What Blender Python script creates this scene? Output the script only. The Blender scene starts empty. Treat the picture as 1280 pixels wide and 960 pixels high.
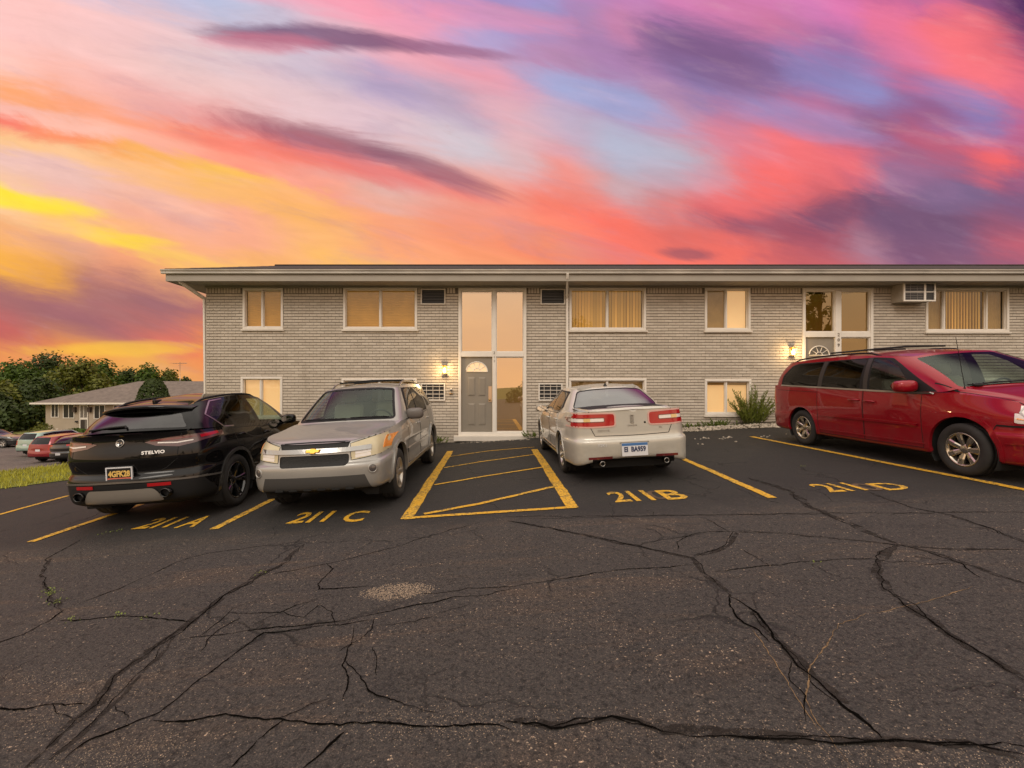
import bpy, bmesh, math, random
import numpy as np
from mathutils import Vector, Matrix, noise as mnoise
from mathutils.bvhtree import BVHTree

random.seed(7)
SC = bpy.context.scene
COL = SC.collection
R = math.radians
FPX = 569.0          # focal length in photograph pixels
PX0, PY0 = 612.0, 481.0
CAMZ = 1.55
SLOPE = 0.056        # the lot climbs gently to the right

# ------------------------------------------------------------------ camera
cam_data = bpy.data.cameras.new('camera')
cam = bpy.data.objects.new('camera', cam_data)
COL.objects.link(cam)
SC.camera = cam
cam_data.sensor_width = 36.0
cam_data.lens = 36.0 * FPX / 1280.0
cam_data.shift_x = (640 - PX0) / 1280.0
cam_data.shift_y = (PY0 - 480) / 1280.0
cam_data.clip_start = 0.05
cam_data.clip_end = 1500
cam.location = (0, 0, CAMZ)
cam.rotation_euler = (R(90), 0, 0)

# ------------------------------------------------------------------ world sky
def lin(c):
    out = []
    for v in c[:3]:
        v = v / 255.0
        out.append(v / 12.92 if v <= 0.04045 else ((v + 0.055) / 1.055) ** 2.4)
    return tuple(out)

class E:
    """tiny wrapper so that node maths reads like maths"""
    def __init__(s, nt, sock): s.nt = nt; s.s = sock
    def _op(s, op, o=None, o2=None, clamp=False):
        n = s.nt.nodes.new('ShaderNodeMath'); n.operation = op; n.use_clamp = clamp
        s.nt.links.new(s.s, n.inputs[0])
        for i, v in ((1, o), (2, o2)):
            if v is None: continue
            if isinstance(v, E): s.nt.links.new(v.s, n.inputs[i])
            else: n.inputs[i].default_value = v
        return E(s.nt, n.outputs[0])
    def __add__(s, o): return s._op('ADD', o)
    def __sub__(s, o): return s._op('SUBTRACT', o)
    def __mul__(s, o): return s._op('MULTIPLY', o)
    def __truediv__(s, o): return s._op('DIVIDE', o)
    def max(s, o): return s._op('MAXIMUM', o)
    def min(s, o): return s._op('MINIMUM', o)
    def abs(s): return s._op('ABSOLUTE')
    def pow(s, o): return s._op('POWER', o)
    def exp(s): return s._op('EXPONENT')
    def clamp01(s): return s._op('ADD', 0.0, clamp=True)
    def smooth(s, a, b, lo=0.0, hi=1.0):
        n = s.nt.nodes.new('ShaderNodeMapRange'); n.interpolation_type = 'SMOOTHSTEP'; n.clamp = True
        s.nt.links.new(s.s, n.inputs[0])
        for i, v in ((1, a), (2, b), (3, lo), (4, hi)): n.inputs[i].default_value = v
        return E(s.nt, n.outputs[0])
    def linear(s, a, b, lo=0.0, hi=1.0):
        n = s.nt.nodes.new('ShaderNodeMapRange'); n.clamp = True
        s.nt.links.new(s.s, n.inputs[0])
        for i, v in ((1, a), (2, b), (3, lo), (4, hi)): n.inputs[i].default_value = v
        return E(s.nt, n.outputs[0])

def n_combine(nt, x, y, z):
    n = nt.nodes.new('ShaderNodeCombineXYZ')
    for i, v in enumerate((x, y, z)):
        if isinstance(v, E): nt.links.new(v.s, n.inputs[i])
        else: n.inputs[i].default_value = v
    return n.outputs[0]

def n_noise(nt, vec, scale, detail=4, rough=0.55, dist=0.0):
    n = nt.nodes.new('ShaderNodeTexNoise')
    n.inputs['Scale'].default_value = scale
    n.inputs['Detail'].default_value = detail
    n.inputs['Roughness'].default_value = rough
    n.inputs['Distortion'].default_value = dist
    if vec is not None: nt.links.new(vec, n.inputs['Vector'])
    return E(nt, n.outputs['Fac'])

def n_mix(nt, fac, a, b, blend='MIX'):
    n = nt.nodes.new('ShaderNodeMix'); n.data_type = 'RGBA'; n.blend_type = blend
    for sock, v in ((n.inputs[0], fac), (n.inputs[6], a), (n.inputs[7], b)):
        if isinstance(v, E): nt.links.new(v.s, sock)
        elif isinstance(v, (int, float)): sock.default_value = v
        elif isinstance(v, tuple): sock.default_value = (*v[:3], 1.0)
        else: nt.links.new(v, sock)
    return n.outputs[2]

SKY_ROWS = [
 (-150, [(1150,(190,95,150)),(1212,(150,80,130)),(1280,(80,45,95))]),
 (-110, [(1000,(215,120,180)),(1052,(225,115,175)),(1120,(235,110,150)),(1200,(245,105,120)),(1280,(150,70,115))]),
 (-60,  [(800,(200,130,190)),(852,(215,125,180)),(950,(205,115,160)),(1050,(165,110,165)),(1150,(222,110,150)),(1220,(250,110,125)),(1280,(228,100,125))]),
 (-10,  [(600,(165,140,200)),(652,(158,148,205)),(720,(172,132,182)),(800,(196,126,168)),(850,(138,102,152)),(920,(134,98,148)),(1000,(138,124,180)),(1080,(142,135,192)),(1160,(150,95,142)),(1230,(145,120,178)),(1280,(195,95,140))]),
 (40,   [(452,(250,152,175)),(520,(240,155,182)),(600,(180,160,205)),(660,(188,138,180)),(740,(172,126,174)),(800,(168,122,170)),(880,(142,122,176)),(950,(156,122,170)),(1020,(195,105,142)),(1100,(152,88,128)),(1180,(188,90,120)),(1240,(242,90,95)),(1280,(172,85,120))]),
 (90,   [(200,(195,192,220)),(252,(185,190,220)),(330,(205,195,216)),(420,(228,182,196)),(520,(238,165,180)),(600,(236,155,172)),(680,(180,166,202)),(760,(175,152,192)),(850,(195,145,172)),(920,(222,125,146)),(1000,(246,105,110)),(1080,(236,100,110)),(1150,(158,110,148)),(1220,(128,96,134)),(1280,(134,92,130))]),
 (140,  [(52,(255,196,190)),(150,(245,196,195)),(260,(226,200,206)),(380,(206,186,202)),(480,(182,162,196)),(560,(190,165,190)),(640,(226,170,180)),(720,(205,166,186)),(800,(180,178,202)),(880,(190,172,188)),(960,(242,105,110)),(1020,(206,90,100)),(1100,(126,90,124)),(1180,(132,94,128)),(1240,(190,90,110))]),
 (190,  [(0,(255,196,190)),(120,(250,196,190)),(240,(240,196,192)),(360,(232,196,200)),(460,(226,192,200)),(560,(210,196,205)),(640,(222,182,186)),(720,(240,142,132)),(800,(205,166,172)),(860,(216,130,130)),(920,(162,86,106)),(1000,(166,80,100)),(1060,(174,120,140)),(1120,(130,88,120)),(1200,(140,92,120))]),
 (240,  [(0,(255,196,182)),(100,(252,182,166)),(200,(238,166,160)),(330,(232,150,145)),(420,(226,160,156)),(500,(222,165,158)),(600,(240,152,132)),(700,(250,120,96)),(780,(250,106,86)),(860,(226,100,90)),(940,(240,100,86)),(1000,(200,90,96))]),
 (266,  [(0,(255,164,104)),(120,(255,160,118)),(220,(255,152,122)),(320,(250,142,118)),(420,(240,156,140)),(500,(228,172,158)),(600,(244,148,124)),(700,(250,128,98)),(800,(250,108,88))]),
 (286,  [(0,(255,184,166)),(100,(255,186,164)),(200,(254,172,146)),(300,(252,146,118)),(400,(250,156,130)),(500,(236,168,148)),(600,(246,146,118)),(700,(250,138,94)),(800,(250,112,82))]),
 (302,  [(0,(250,122,98)),(90,(251,142,92)),(180,(254,176,84)),(280,(255,190,78)),(380,(252,176,104)),(500,(248,158,116)),(600,(250,146,104)),(700,(250,134,92))]),
 (322,  [(0,(255,196,134)),(90,(254,196,140)),(180,(254,188,128)),(280,(252,182,104)),(380,(253,178,92)),(500,(250,156,112)),(600,(250,148,98))]),
 (346,  [(0,(245,196,182)),(100,(240,190,178)),(200,(248,184,160)),(300,(250,168,134)),(400,(253,180,104)),(500,(252,160,106))]),
 (374,  [(0,(250,196,160)),(100,(244,184,166)),(200,(248,172,142)),(300,(250,168,130)),(400,(253,184,92))]),
 (400,  [(0,(255,224,36)),(80,(255,208,66)),(160,(252,178,118)),(240,(251,172,120)),(330,(252,176,100))]),
 (422,  [(0,(252,196,140)),(80,(254,190,110)),(160,(255,208,60)),(240,(252,190,96)),(330,(253,186,92))]),
 (440,  [(0,(250,176,112)),(80,(236,166,130)),(160,(246,160,112)),(300,(250,185,90))]),
 (480,  [(0,(248,172,50)),(60,(236,160,56)),(130,(182,116,106)),(200,(166,106,110)),(300,(190,110,100))]),
 (520,  [(0,(170,106,106)),(100,(170,101,106)),(200,(226,112,86)),(250,(240,132,60))]),
 (560,  [(0,(200,96,90)),(100,(240,152,56)),(180,(240,166,70)),(250,(236,152,80))]),
 (600,  [(0,(236,142,70)),(100,(236,152,80)),(200,(240,180,90))]),
]

world = bpy.data.worlds.new('World')
SC.world = world
world.use_nodes = True
def build_sky():
    nt = world.node_tree
    for n in list(nt.nodes): nt.nodes.remove(n)
    out = nt.nodes.new('ShaderNodeOutputWorld'); bg = nt.nodes.new('ShaderNodeBackground')
    nt.links.new(bg.outputs[0], out.inputs[0])
    tc = nt.nodes.new('ShaderNodeTexCoord')
    sp = nt.nodes.new('ShaderNodeSeparateXYZ'); nt.links.new(tc.outputs['Generated'], sp.inputs[0])
    x, y, z = (E(nt, sp.outputs[i]) for i in range(3))
    ya = y.abs().max(0.14)
    u = x / ya
    v = z.max(-0.03) / ya
    vec = n_combine(nt, u * 0.8, (v + u * 0.25) * 3.4, 0.0)
    n1 = n_noise(nt, vec, 2.2, 9, 0.62, 0.5)
    vec2 = n_combine(nt, u * 1.3 + 7.0, (v + u * 0.27) * 2.6, 3.0)
    n2 = n_noise(nt, vec2, 1.9, 8, 0.6, 0.3)
    vec3 = n_combine(nt, u * 1.0 + 2.0, (v + u * 0.25) * 4.2, 5.0)
    n3 = n_noise(nt, vec3, 3.6, 9, 0.66, 0.9)
    px = (u * FPX + PX0) + (n2 - 0.5) * 200.0
    q = (v * -FPX + PY0) - u * (0.25 * FPX) + (n1 - 0.5) * 66.0 + (n3 - 0.5) * 40.0
    U = px * (1 / 1280.0)
    col = None
    prev = None
    for qv, stops in SKY_ROWS:
        rp = nt.nodes.new('ShaderNodeValToRGB')
        rp.color_ramp.interpolation = 'EASE'
        el = rp.color_ramp.elements
        while len(el) < len(stops): el.new(0.5)
        pos = [min(max(s[0] / 1280.0, 0), 1) for s in stops]
        for e, p, s in zip(el, pos, stops):
            e.position = p; e.color = (*lin(s[1]), 1)
        nt.links.new(U.s, rp.inputs[0])
        if col is None: col = rp.outputs[0]
        else: col = n_mix(nt, q.smooth(prev, qv), col, rp.outputs[0])
        prev = qv
    # separate cloud banks (soft ellipses in direction space, ragged by noise)
    PX = u * FPX + PX0
    PY = v * -FPX + PY0
    banks = [
        (400, 47, 160, 11, 3.5, (116, 78, 116), .85), (560, 58, 90, 7, 7, (150, 95, 130), .7), (330, 52, 90, 9, 3, (226, 120, 140), .5),
        (455, 206, 200, 16, 15, (238, 104, 100), .75), (400, 174, 130, 15, 13, (150, 92, 112), .75), (540, 214, 110, 12, 20, (140, 92, 114), .72),
        (890, 78, 110, 30, 17, (126, 88, 132), .6), (930, 235, 90, 30, -8, (255, 98, 90), .7), (1215, 50, 80, 28, 30, (252, 106, 112), .6),
        (1150, 275, 150, 24, 3, (112, 80, 112), .6), (1050, 262, 60, 18, -14, (112, 76, 108), .6), (860, 316, 40, 6, 3, (125, 80, 100), .6),
        (330, 190, 130, 9, 11, (250, 112, 92), .6), (620, 20, 120, 14, 8, (240, 140, 170), .5), (820, 205, 110, 24, 14, (184, 186, 206), .45),
        (30, 254, 110, 9, 8, (255, 228, 20), .8), (170, 302, 70, 7, 6, (255, 214, 30), .75), (120, 390, 110, 26, 4, (160, 104, 110), .5),
        (150, 434, 120, 8, -2, (248, 190, 40), .7),
        (745, 118, 120, 17, 18, (152, 168, 216), .6), (1010, 152, 110, 18, 12, (152, 152, 208), .5), (1200, 118, 70, 14, 15, (146, 138, 200), .4), (740, 165, 110, 18, 16, (182, 186, 210), .4), (1190, 250, 60, 16, 6, (128, 110, 150), .4)]
    for cx, cy, rx, ry, ang, c, st in banks:
        a = R(ang)
        dx = PX - cx; dy = PY - cy + (n1 - 0.5) * 26.0
        e1 = (dx * math.cos(a) + dy * math.sin(a)) / rx
        e2 = (dy * math.cos(a) - dx * math.sin(a)) / (ry * 1.35)
        r2 = e1 * e1 + e2 * e2
        m = ((r2 * -1.0).exp() * 1.5 + (n3 - 0.5) * 1.6 - 0.22).clamp01()
        m = m * m.smooth(0, .6) * st
        col = n_mix(nt, m, col, lin(c))
    # fine streaks
    col = n_mix(nt, (n3 - 0.5) * 0.9 + 0.0, col, col, 'MIX')
    streak = n_noise(nt, vec3, 5.0, 9, 0.68, 0.5)
    wisp = n_noise(nt, n_combine(nt, u * 1.4 + 1.0, (v + u * 0.25) * 6.0, 9.0), 2.6, 9, 0.60, 0.35)
    col = n_mix(nt, wisp.smooth(.52, .78) * .16, col, (0.95, 0.55, 0.58))
    col = n_mix(nt, wisp.smooth(.47, .26) * .24, col, (0.42, 0.26, 0.38))
    hs = nt.nodes.new('ShaderNodeHueSaturation')
    nt.links.new(col, hs.inputs['Color'])
    hs.inputs['Saturation'].default_value = 0.95
    nt.links.new((streak.linear(.25, .75, .93, 1.09)).s, hs.inputs['Value'])
    col = hs.outputs[0]
    # overhead and behind, unseen: pale overcast brightened as fill, peach near the horizon
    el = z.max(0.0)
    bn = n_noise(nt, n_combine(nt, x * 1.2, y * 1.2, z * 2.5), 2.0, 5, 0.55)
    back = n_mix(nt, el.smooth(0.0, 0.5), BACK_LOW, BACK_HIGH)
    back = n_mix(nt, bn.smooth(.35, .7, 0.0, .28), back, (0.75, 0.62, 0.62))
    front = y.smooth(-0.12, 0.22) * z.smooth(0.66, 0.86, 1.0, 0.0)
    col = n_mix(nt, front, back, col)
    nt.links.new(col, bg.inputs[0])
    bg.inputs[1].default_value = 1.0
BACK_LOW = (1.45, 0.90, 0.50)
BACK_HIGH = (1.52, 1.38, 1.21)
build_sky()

# ------------------------------------------------------------------ one weak wide sun (light through the overcast)
sun_data = bpy.data.lights.new('sun', 'SUN')
sun = bpy.data.objects.new('sun', sun_data)
COL.objects.link(sun)
sun_data.energy = 0.9
sun_data.angle = R(25)
sun_data.color = (1.0, 0.9, 0.78)
sun.rotation_euler = (R(48), 0, R(-22))

vs = SC.view_settings
vs.view_transform = 'Standard'; vs.look = 'None'; vs.exposure = 0.0; vs.gamma = 1.0
vs.use_curve_mapping = False
SC.cycles.max_bounces = 6
SC.cycles.transparent_max_bounces = 10
SC.cycles.use_denoising = True
SC.cycles.caustics_reflective = False
SC.cycles.caustics_refractive = False
SC.cycles.sample_clamp_indirect = 6

# ------------------------------------------------------------------ small helpers
def on_lot(px, py):
    """ground point of the lot under a photograph pixel"""
    d = FPX * CAMZ / (py - PY0 + SLOPE * (px - PX0))
    return ((px - PX0) * d / FPX, d)

def plane_z(x): return SLOPE * x

BP0 = (-9.45, 9.55); BT = (0.785, 0.62); BN = (-0.62, 0.785)
def sa(x, y):
    dx, dy = x - BP0[0], y - BP0[1]
    return dx * BN[0] + dy * BN[1], dx * BT[0] + dy * BT[1]
def xy_of(s, a):
    return BP0[0] + BN[0] * s + BT[0] * a, BP0[1] + BN[1] * s + BT[1] * a
def gz(x, y):
    s, a = sa(x, y)
    g = np.interp(s, [-99, 0, 3.8, 20, 26, 48, 100], [0, 0, -0.02, -2.05, -2.5, -2.85, -3.4])
    return SLOPE * max(-13.0, min(x, 30)) + float(g)

def tag(o, label=None, cat=None, group=None, kind=None):
    if label: o['label'] = label
    if cat: o['category'] = cat
    if group: o['group'] = group
    if kind: o['kind'] = kind
    return o

def empty(name, loc=(0, 0, 0), rot=(0, 0, 0), parent=None):
    o = bpy.data.objects.new(name, None)
    o.empty_display_size = 0.2
    COL.objects.link(o); o.location = loc; o.rotation_euler = rot
    if parent: o.parent = parent
    return o

class MB:
    """collects geometry for one mesh object"""
    def __init__(s): s.v = []; s.f = []; s.m = []; s.sm = []
    def add(s, vs, fs, mi=0, smooth=False):
        b = len(s.v)
        s.v += [tuple(p) for p in vs]
        s.f += [[i + b for i in f] for f in fs]
        s.m += [mi] * len(fs); s.sm += [smooth] * len(fs)
    def box(s, x0, x1, y0, y1, z0, z1, mi=0, M=None, bev=0.0):
        if bev > 0 and min(x1-x0, y1-y0, z1-z0) > 2.2 * bev:
            b = bev
            vs = []; fs = []
            # bevelled box: 24 verts
            def ring(z, i):
                return [(x0+i, y0+i if False else y0+i, z)]
            X = (x0, x0+b, x1-b, x1); Y = (y0, y0+b, y1-b, y1); Z = (z0, z0+b, z1-b, z1)
            idx = {}
            def V(i, j, k):
                key = (i, j, k)
                if key not in idx:
                    idx[key] = len(vs); vs.append((X[i], Y[j], Z[k]))
                return idx[key]
            for k in (0, 3): fs.append([V(1,1,k), V(2,1,k), V(2,2,k), V(1,2,k)][::(-1 if k == 0 else 1)])
            for j in (0, 3): fs.append([V(1,j,1), V(2,j,1), V(2,j,2), V(1,j,2)][::(1 if j == 0 else -1)])
            for i in (0, 3): fs.append([V(i,1,1), V(i,2,1), V(i,2,2), V(i,1,2)][::(-1 if i == 0 else 1)])
            for k, kk in ((0, 1), (3, 2)):
                for j, jj in ((0, 1), (3, 2)): fs.append([V(1,jj,k), V(2,jj,k), V(2,j,kk), V(1,j,kk)])
                for i, ii in ((0, 1), (3, 2)): fs.append([V(ii,1,k), V(ii,2,k), V(i,2,kk), V(i,1,kk)])
            for i, ii in ((0, 1), (3, 2)):
                for j, jj in ((0, 1), (3, 2)): fs.append([V(ii,j,1), V(ii,j,2), V(i,jj,2), V(i,jj,1)])
            for i, ii in ((0, 1), (3, 2)):
                for j, jj in ((0, 1), (3, 2)):
                    for k, kk in ((0, 1), (3, 2)): fs.append([V(ii,jj,k), V(i,jj,kk), V(ii,j,kk)])
        else:
            vs = [(x0,y0,z0),(x1,y0,z0),(x1,y1,z0),(x0,y1,z0),(x0,y0,z1),(x1,y0,z1),(x1,y1,z1),(x0,y1,z1)]
            fs = [[0,3,2,1],[4,5,6,7],[0,1,5,4],[1,2,6,5],[2,3,7,6],[3,0,4,7]]
        if M is not None: vs = [M @ Vector(p) for p in vs]
        s.add(vs, fs, mi)
    def tube(s, pts, r, n=8, mi=0, caps=True, smooth=True):
        pts = [Vector(p) for p in pts]
        rs = r if isinstance(r, (list, tuple)) else [r] * len(pts)
        vs = []; fs = []
        ref = None
        for i, p in enumerate(pts):
            t = (pts[min(i+1, len(pts)-1)] - pts[max(i-1, 0)])
            if t.length < 1e-9: t = Vector((0, 0, 1))
            t.normalize()
            if ref is None:
                ref = Vector((0, 0, 1)) if abs(t.z) < .9 else Vector((1, 0, 0))
            a = t.cross(ref)
            if a.length < 1e-6: a = t.cross(Vector((0, 1, 0)))
            a.normalize(); b = a.cross(t).normalized()
            ref = b
            for k in range(n):
                w = 2 * math.pi * k / n
                vs.append(p + (a * math.cos(w) + b * math.sin(w)) * rs[i])
        for i in range(len(pts) - 1):
            for k in range(n):
                k2 = (k + 1) % n
                fs.append([i*n+k, i*n+k2, (i+1)*n+k2, (i+1)*n+k])
        if caps:
            fs.append(list(range(n))); fs.append([(len(pts)-1)*n + k for k in range(n)][::-1])
        s.add(vs, fs, mi, smooth)
    def grid(s, P, mi=0, smooth=True, flip=False):
        """P: rows of points"""
        nr, nc = len(P), len(P[0])
        vs = [p for row in P for p in row]
        fs = []
        for i in range(nr - 1):
            for j in range(nc - 1):
                f = [i*nc+j, i*nc+j+1, (i+1)*nc+j+1, (i+1)*nc+j]
                fs.append(f[::-1] if flip else f)
        s.add(vs, fs, mi, smooth)
    def lathe(s, prof, n=32, mi=0, axis='X', smooth=True, closed=False):
        """prof: (axial, radius) pairs"""
        vs = []; fs = []
        for a, r in prof:
            for k in range(n):
                w = 2*math.pi*k/n
                c, d = r*math.cos(w), r*math.sin(w)
                vs.append((a, c, d) if axis == 'X' else ((c, a, d) if axis == 'Y' else (c, d, a)))
        m = len(prof)
        for i in range(m - (0 if closed else 1)):
            i2 = (i + 1) % m
            for k in range(n):
                k2 = (k+1) % n
                fs.append([i*n+k, i*n+k2, i2*n+k2, i2*n+k])
        s.add(vs, fs, mi, smooth)
    def ball(s, c, r, n=10, mi=0):
        rx, ry, rz = r if isinstance(r, (list, tuple)) else (r, r, r)
        vs = []; fs = []
        h = n // 2 + 1
        for i in range(h + 1):
            th = math.pi * i / h
            for k in range(n):
                w = 2*math.pi*k/n
                vs.append((c[0]+rx*math.sin(th)*math.cos(w), c[1]+ry*math.sin(th)*math.sin(w), c[2]+rz*math.cos(th)))
        for i in range(h):
            for k in range(n):
                k2 = (k+1) % n
                fs.append([i*n+k, (i+1)*n+k, (i+1)*n+k2, i*n+k2])
        s.add(vs, fs, mi, True)
    def build(s, name, mats, parent=None, weld=0.0, fixn=False):
        me = bpy.data.meshes.new(name)
        me.from_pydata(s.v, [], s.f)
        if not isinstance(mats, (list, tuple)): mats = [mats]
        for m in mats: me.materials.append(m)
        me.polygons.foreach_set('material_index', s.m)
        me.polygons.foreach_set('use_smooth', s.sm)
        if weld or fixn:
            bm = bmesh.new(); bm.from_mesh(me)
            if weld: bmesh.ops.remove_doubles(bm, verts=bm.verts, dist=weld)
            if fixn: bmesh.ops.recalc_face_normals(bm, faces=bm.faces)
            bm.to_mesh(me); bm.free()
        me.update()
        o = bpy.data.objects.new(name, me)
        COL.objects.link(o)
        if parent: o.parent = parent
        return o

# ------------------------------------------------------------------ materials
def mat(name, color, rough=0.6, metal=0.0, spec=0.5, coat=0.0, emis=None, estr=0.0, var=0.0, vscale=6.0, bump=0.0, bscale=80.0, backdark=False):
    m = bpy.data.materials.new(name); m.use_nodes = True
    nt = m.node_tree; b = nt.nodes['Principled BSDF']
    b.inputs['Base Color'].default_value = (*color, 1)
    b.inputs['Roughness'].default_value = rough
    b.inputs['Metallic'].default_value = metal
    b.inputs['Specular IOR Level'].default_value = spec
    if coat: b.inputs['Coat Weight'].default_value = coat; b.inputs['Coat Roughness'].default_value = 0.03
    if emis: b.inputs['Emission Color'].default_value = (*emis, 1); b.inputs['Emission Strength'].default_value = estr
    tc = nt.nodes.new('ShaderNodeTexCoord')
    if var:
        f = n_noise(nt, tc.outputs['Object'], vscale, 6, 0.6)
        c0 = tuple(max(0, c * (1 - var)) for c in color); c1 = tuple(c * (1 + var) for c in color)
        nt.links.new(n_mix(nt, f.linear(.3, .7), c0, c1), b.inputs['Base Color'])
    if bump:
        f = n_noise(nt, tc.outputs['Object'], bscale, 4, 0.6)
        bp = nt.nodes.new('ShaderNodeBump'); bp.inputs['Strength'].default_value = bump; bp.inputs['Distance'].default_value = 0.01
        nt.links.new(f.s, bp.inputs['Height']); nt.links.new(bp.outputs[0], b.inputs['Normal'])
    if backdark:
        ge = nt.nodes.new('ShaderNodeNewGeometry')
        d = nt.nodes.new('ShaderNodeBsdfDiffuse'); d.inputs[0].default_value = (.03, .03, .03, 1)
        mx = nt.nodes.new('ShaderNodeMixShader')
        nt.links.new(ge.outputs['Backfacing'], mx.inputs[0]); nt.links.new(b.outputs[0], mx.inputs[1]); nt.links.new(d.outputs[0], mx.inputs[2])
        nt.links.new(mx.outputs[0], nt.nodes['Material Output'].inputs[0])
    return m

def glass(name, tint=(.6, .65, .62), refl=1.0, base=0.04, rough=0.01, gtint=(1, 1, 1)):
    """clear sheet glass: tinted see-through plus a fresnel mirror"""
    m = bpy.data.materials.new(name); m.use_nodes = True
    nt = m.node_tree
    nt.nodes.remove(nt.nodes['Principled BSDF'])
    tr = nt.nodes.new('ShaderNodeBsdfTransparent'); tr.inputs[0].default_value = (*tint, 1)
    gl = nt.nodes.new('ShaderNodeBsdfGlossy'); gl.inputs[0].default_value = (*gtint, 1); gl.inputs['Roughness'].default_value = rough
    lw = nt.nodes.new('ShaderNodeLayerWeight'); lw.inputs[0].default_value = 0.5
    f = E(nt, lw.outputs['Facing']).pow(4.5) * (0.9 * refl) + base
    mx = nt.nodes.new('ShaderNodeMixShader')
    nt.links.new(f.clamp01().s, mx.inputs[0]); nt.links.new(tr.outputs[0], mx.inputs[1]); nt.links.new(gl.outputs[0], mx.inputs[2])
    nt.links.new(mx.outputs[0], nt.nodes['Material Output'].inputs[0])
    return m

def text_mesh(body, size=1.0, depth=0.0, name='t', bold=0.0, spacing=1.0, align='CENTER'):
    cu = bpy.data.curves.new(name, 'FONT')
    cu.body = body; cu.size = size; cu.extrude = depth; cu.offset = bold; cu.space_character = spacing
    cu.align_x = align; cu.align_y = 'CENTER'; cu.resolution_u = 3
    o = bpy.data.objects.new(name, cu); COL.objects.link(o)
    dg = bpy.context.evaluated_depsgraph_get()
    me = bpy.data.meshes.new_from_object(o.evaluated_get(dg))
    bpy.data.objects.remove(o); bpy.data.curves.remove(cu)
    return me

def mesh_obj(name, me, m, parent=None):
    me.materials.clear(); me.materials.append(m)
    me.name = name
    o = bpy.data.objects.new(name, me); COL.objects.link(o)
    if parent: o.parent = parent
    return o
# ------------------------------------------------------------------ ground, lot, paint, cracks
def asphalt_material(name, dark, light, worn, foreground=True):
    m = bpy.data.materials.new(name); m.use_nodes = True
    nt = m.node_tree; b = nt.nodes['Principled BSDF']
    tc = nt.nodes.new('ShaderNodeTexCoord'); P = tc.outputs['Object']
    sp = nt.nodes.new('ShaderNodeSeparateXYZ'); nt.links.new(P, sp.inputs[0])
    x, y = E(nt, sp.outputs[0]), E(nt, sp.outputs[1])
    big = n_noise(nt, P, 0.55, 6, 0.62, 0.6)
    mid = n_noise(nt, P, 4.0, 6, 0.65)
    fine = n_noise(nt, P, 70.0, 4, 0.75)
    pits = n_noise(nt, P, 34.0, 3, 0.7)
    speck = n_noise(nt, P, 62.0, 2, 0.5)
    col = n_mix(nt, (big * .75 + mid * .25).smooth(.36, .64), dark, light)
    if foreground:
        # sealed stalls are blacker than the worn aisle; ragged border
        aisle = (y * -1.0 + (mid - .5) * .5 + (big - .5) * .7).smooth(-5.5, -4.8)
        col = n_mix(nt, aisle * .85, n_mix(nt, 0.55, col, (.0175, .0158, .015)), n_mix(nt, 0.75, col, worn))
        # bands of brown grit, oil and pale dust
        grit = n_noise(nt, n_combine(nt, x * .35, y * 1.5, 0.0), 1.6, 7, 0.68, 0.8)
        col = n_mix(nt, grit.smooth(.50, .70) * aisle * .42, col, (.080, .053, .034))
        stain = n_noise(nt, P, 1.3, 5, 0.6, 1.0)
        col = n_mix(nt, stain.smooth(.56, .72) * .6, col, (.02, .019, .019))
        pale = (grit * .5 + n_noise(nt, P, 3.0, 5, .7) * .5)
        thr = pale.linear(.42, .66, .71, .60)
        sp_f = ((speck - thr) * 14.0).clamp01() * aisle.linear(0, 1, .35, .9)
        col = n_mix(nt, sp_f, col, (.30, .235, .175))
    else:
        col = n_mix(nt, (speck - .66).linear(0, .1, 0, .6), col, (.2, .16, .13))
    rough_g = (aisle.linear(0, 1, .35, 1.0) if foreground else 0.6)
    col = n_mix(nt, fine.smooth(.48, .66) * rough_g * .75, col, n_mix(nt, 1.0, col, (2.5, 2.3, 2.1), 'MULTIPLY'))
    col = n_mix(nt, pits.smooth(.50, .36) * rough_g * .8, col, n_mix(nt, 1.0, col, (.30, .30, .30), 'MULTIPLY'))
    tiny = n_noise(nt, P, 150.0, 3, 0.8)
    col = n_mix(nt, tiny.smooth(.52, .64) * rough_g * .8, col, n_mix(nt, 1.0, col, (2.6, 2.35, 2.1), 'MULTIPLY'))
    col = n_mix(nt, tiny.smooth(.46, .34) * rough_g * .85, col, n_mix(nt, 1.0, col, (.25, .25, .25), 'MULTIPLY'))
    # hairline crazing in patches
    vo = nt.nodes.new('ShaderNodeTexVoronoi'); vo.feature = 'DISTANCE_TO_EDGE'; vo.inputs['Scale'].default_value = 1.15
    wob = nt.nodes.new('ShaderNodeTexNoise'); wob.inputs['Scale'].default_value = 2.6; wob.inputs['Detail'].default_value = 5
    nt.links.new(P, wob.inputs['Vector'])
    ad = nt.nodes.new('ShaderNodeVectorMath'); ad.operation = 'MULTIPLY_ADD'
    nt.links.new(wob.outputs['Color'], ad.inputs[0]); ad.inputs[1].default_value = (.55, .55, .0); nt.links.new(P, ad.inputs[2])
    nt.links.new(ad.outputs[0], vo.inputs['Vector'])
    cr = E(nt, vo.outputs['Distance']).smooth(.002, .012, 1, 0)
    cr = cr * n_noise(nt, P, .8, 3, .5).smooth(.48, .60)
    col = n_mix(nt, cr * .8, col, (.010, .009, .008))
    nt.links.new(col, b.inputs['Base Color'])
    nt.links.new((big * .3 + fine * .25 + .5).s, b.inputs['Roughness'])
    b.inputs['Specular IOR Level'].default_value = 0.35
    h = fine * .6 + mid * .8 - cr * 1.5 + speck * .6
    bp = nt.nodes.new('ShaderNodeBump'); bp.inputs['Strength'].default_value = .8; bp.inputs['Distance'].default_value = .014
    nt.links.new(h.s, bp.inputs['Height']); nt.links.new(bp.outputs[0], b.inputs['Normal'])
    return m

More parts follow.
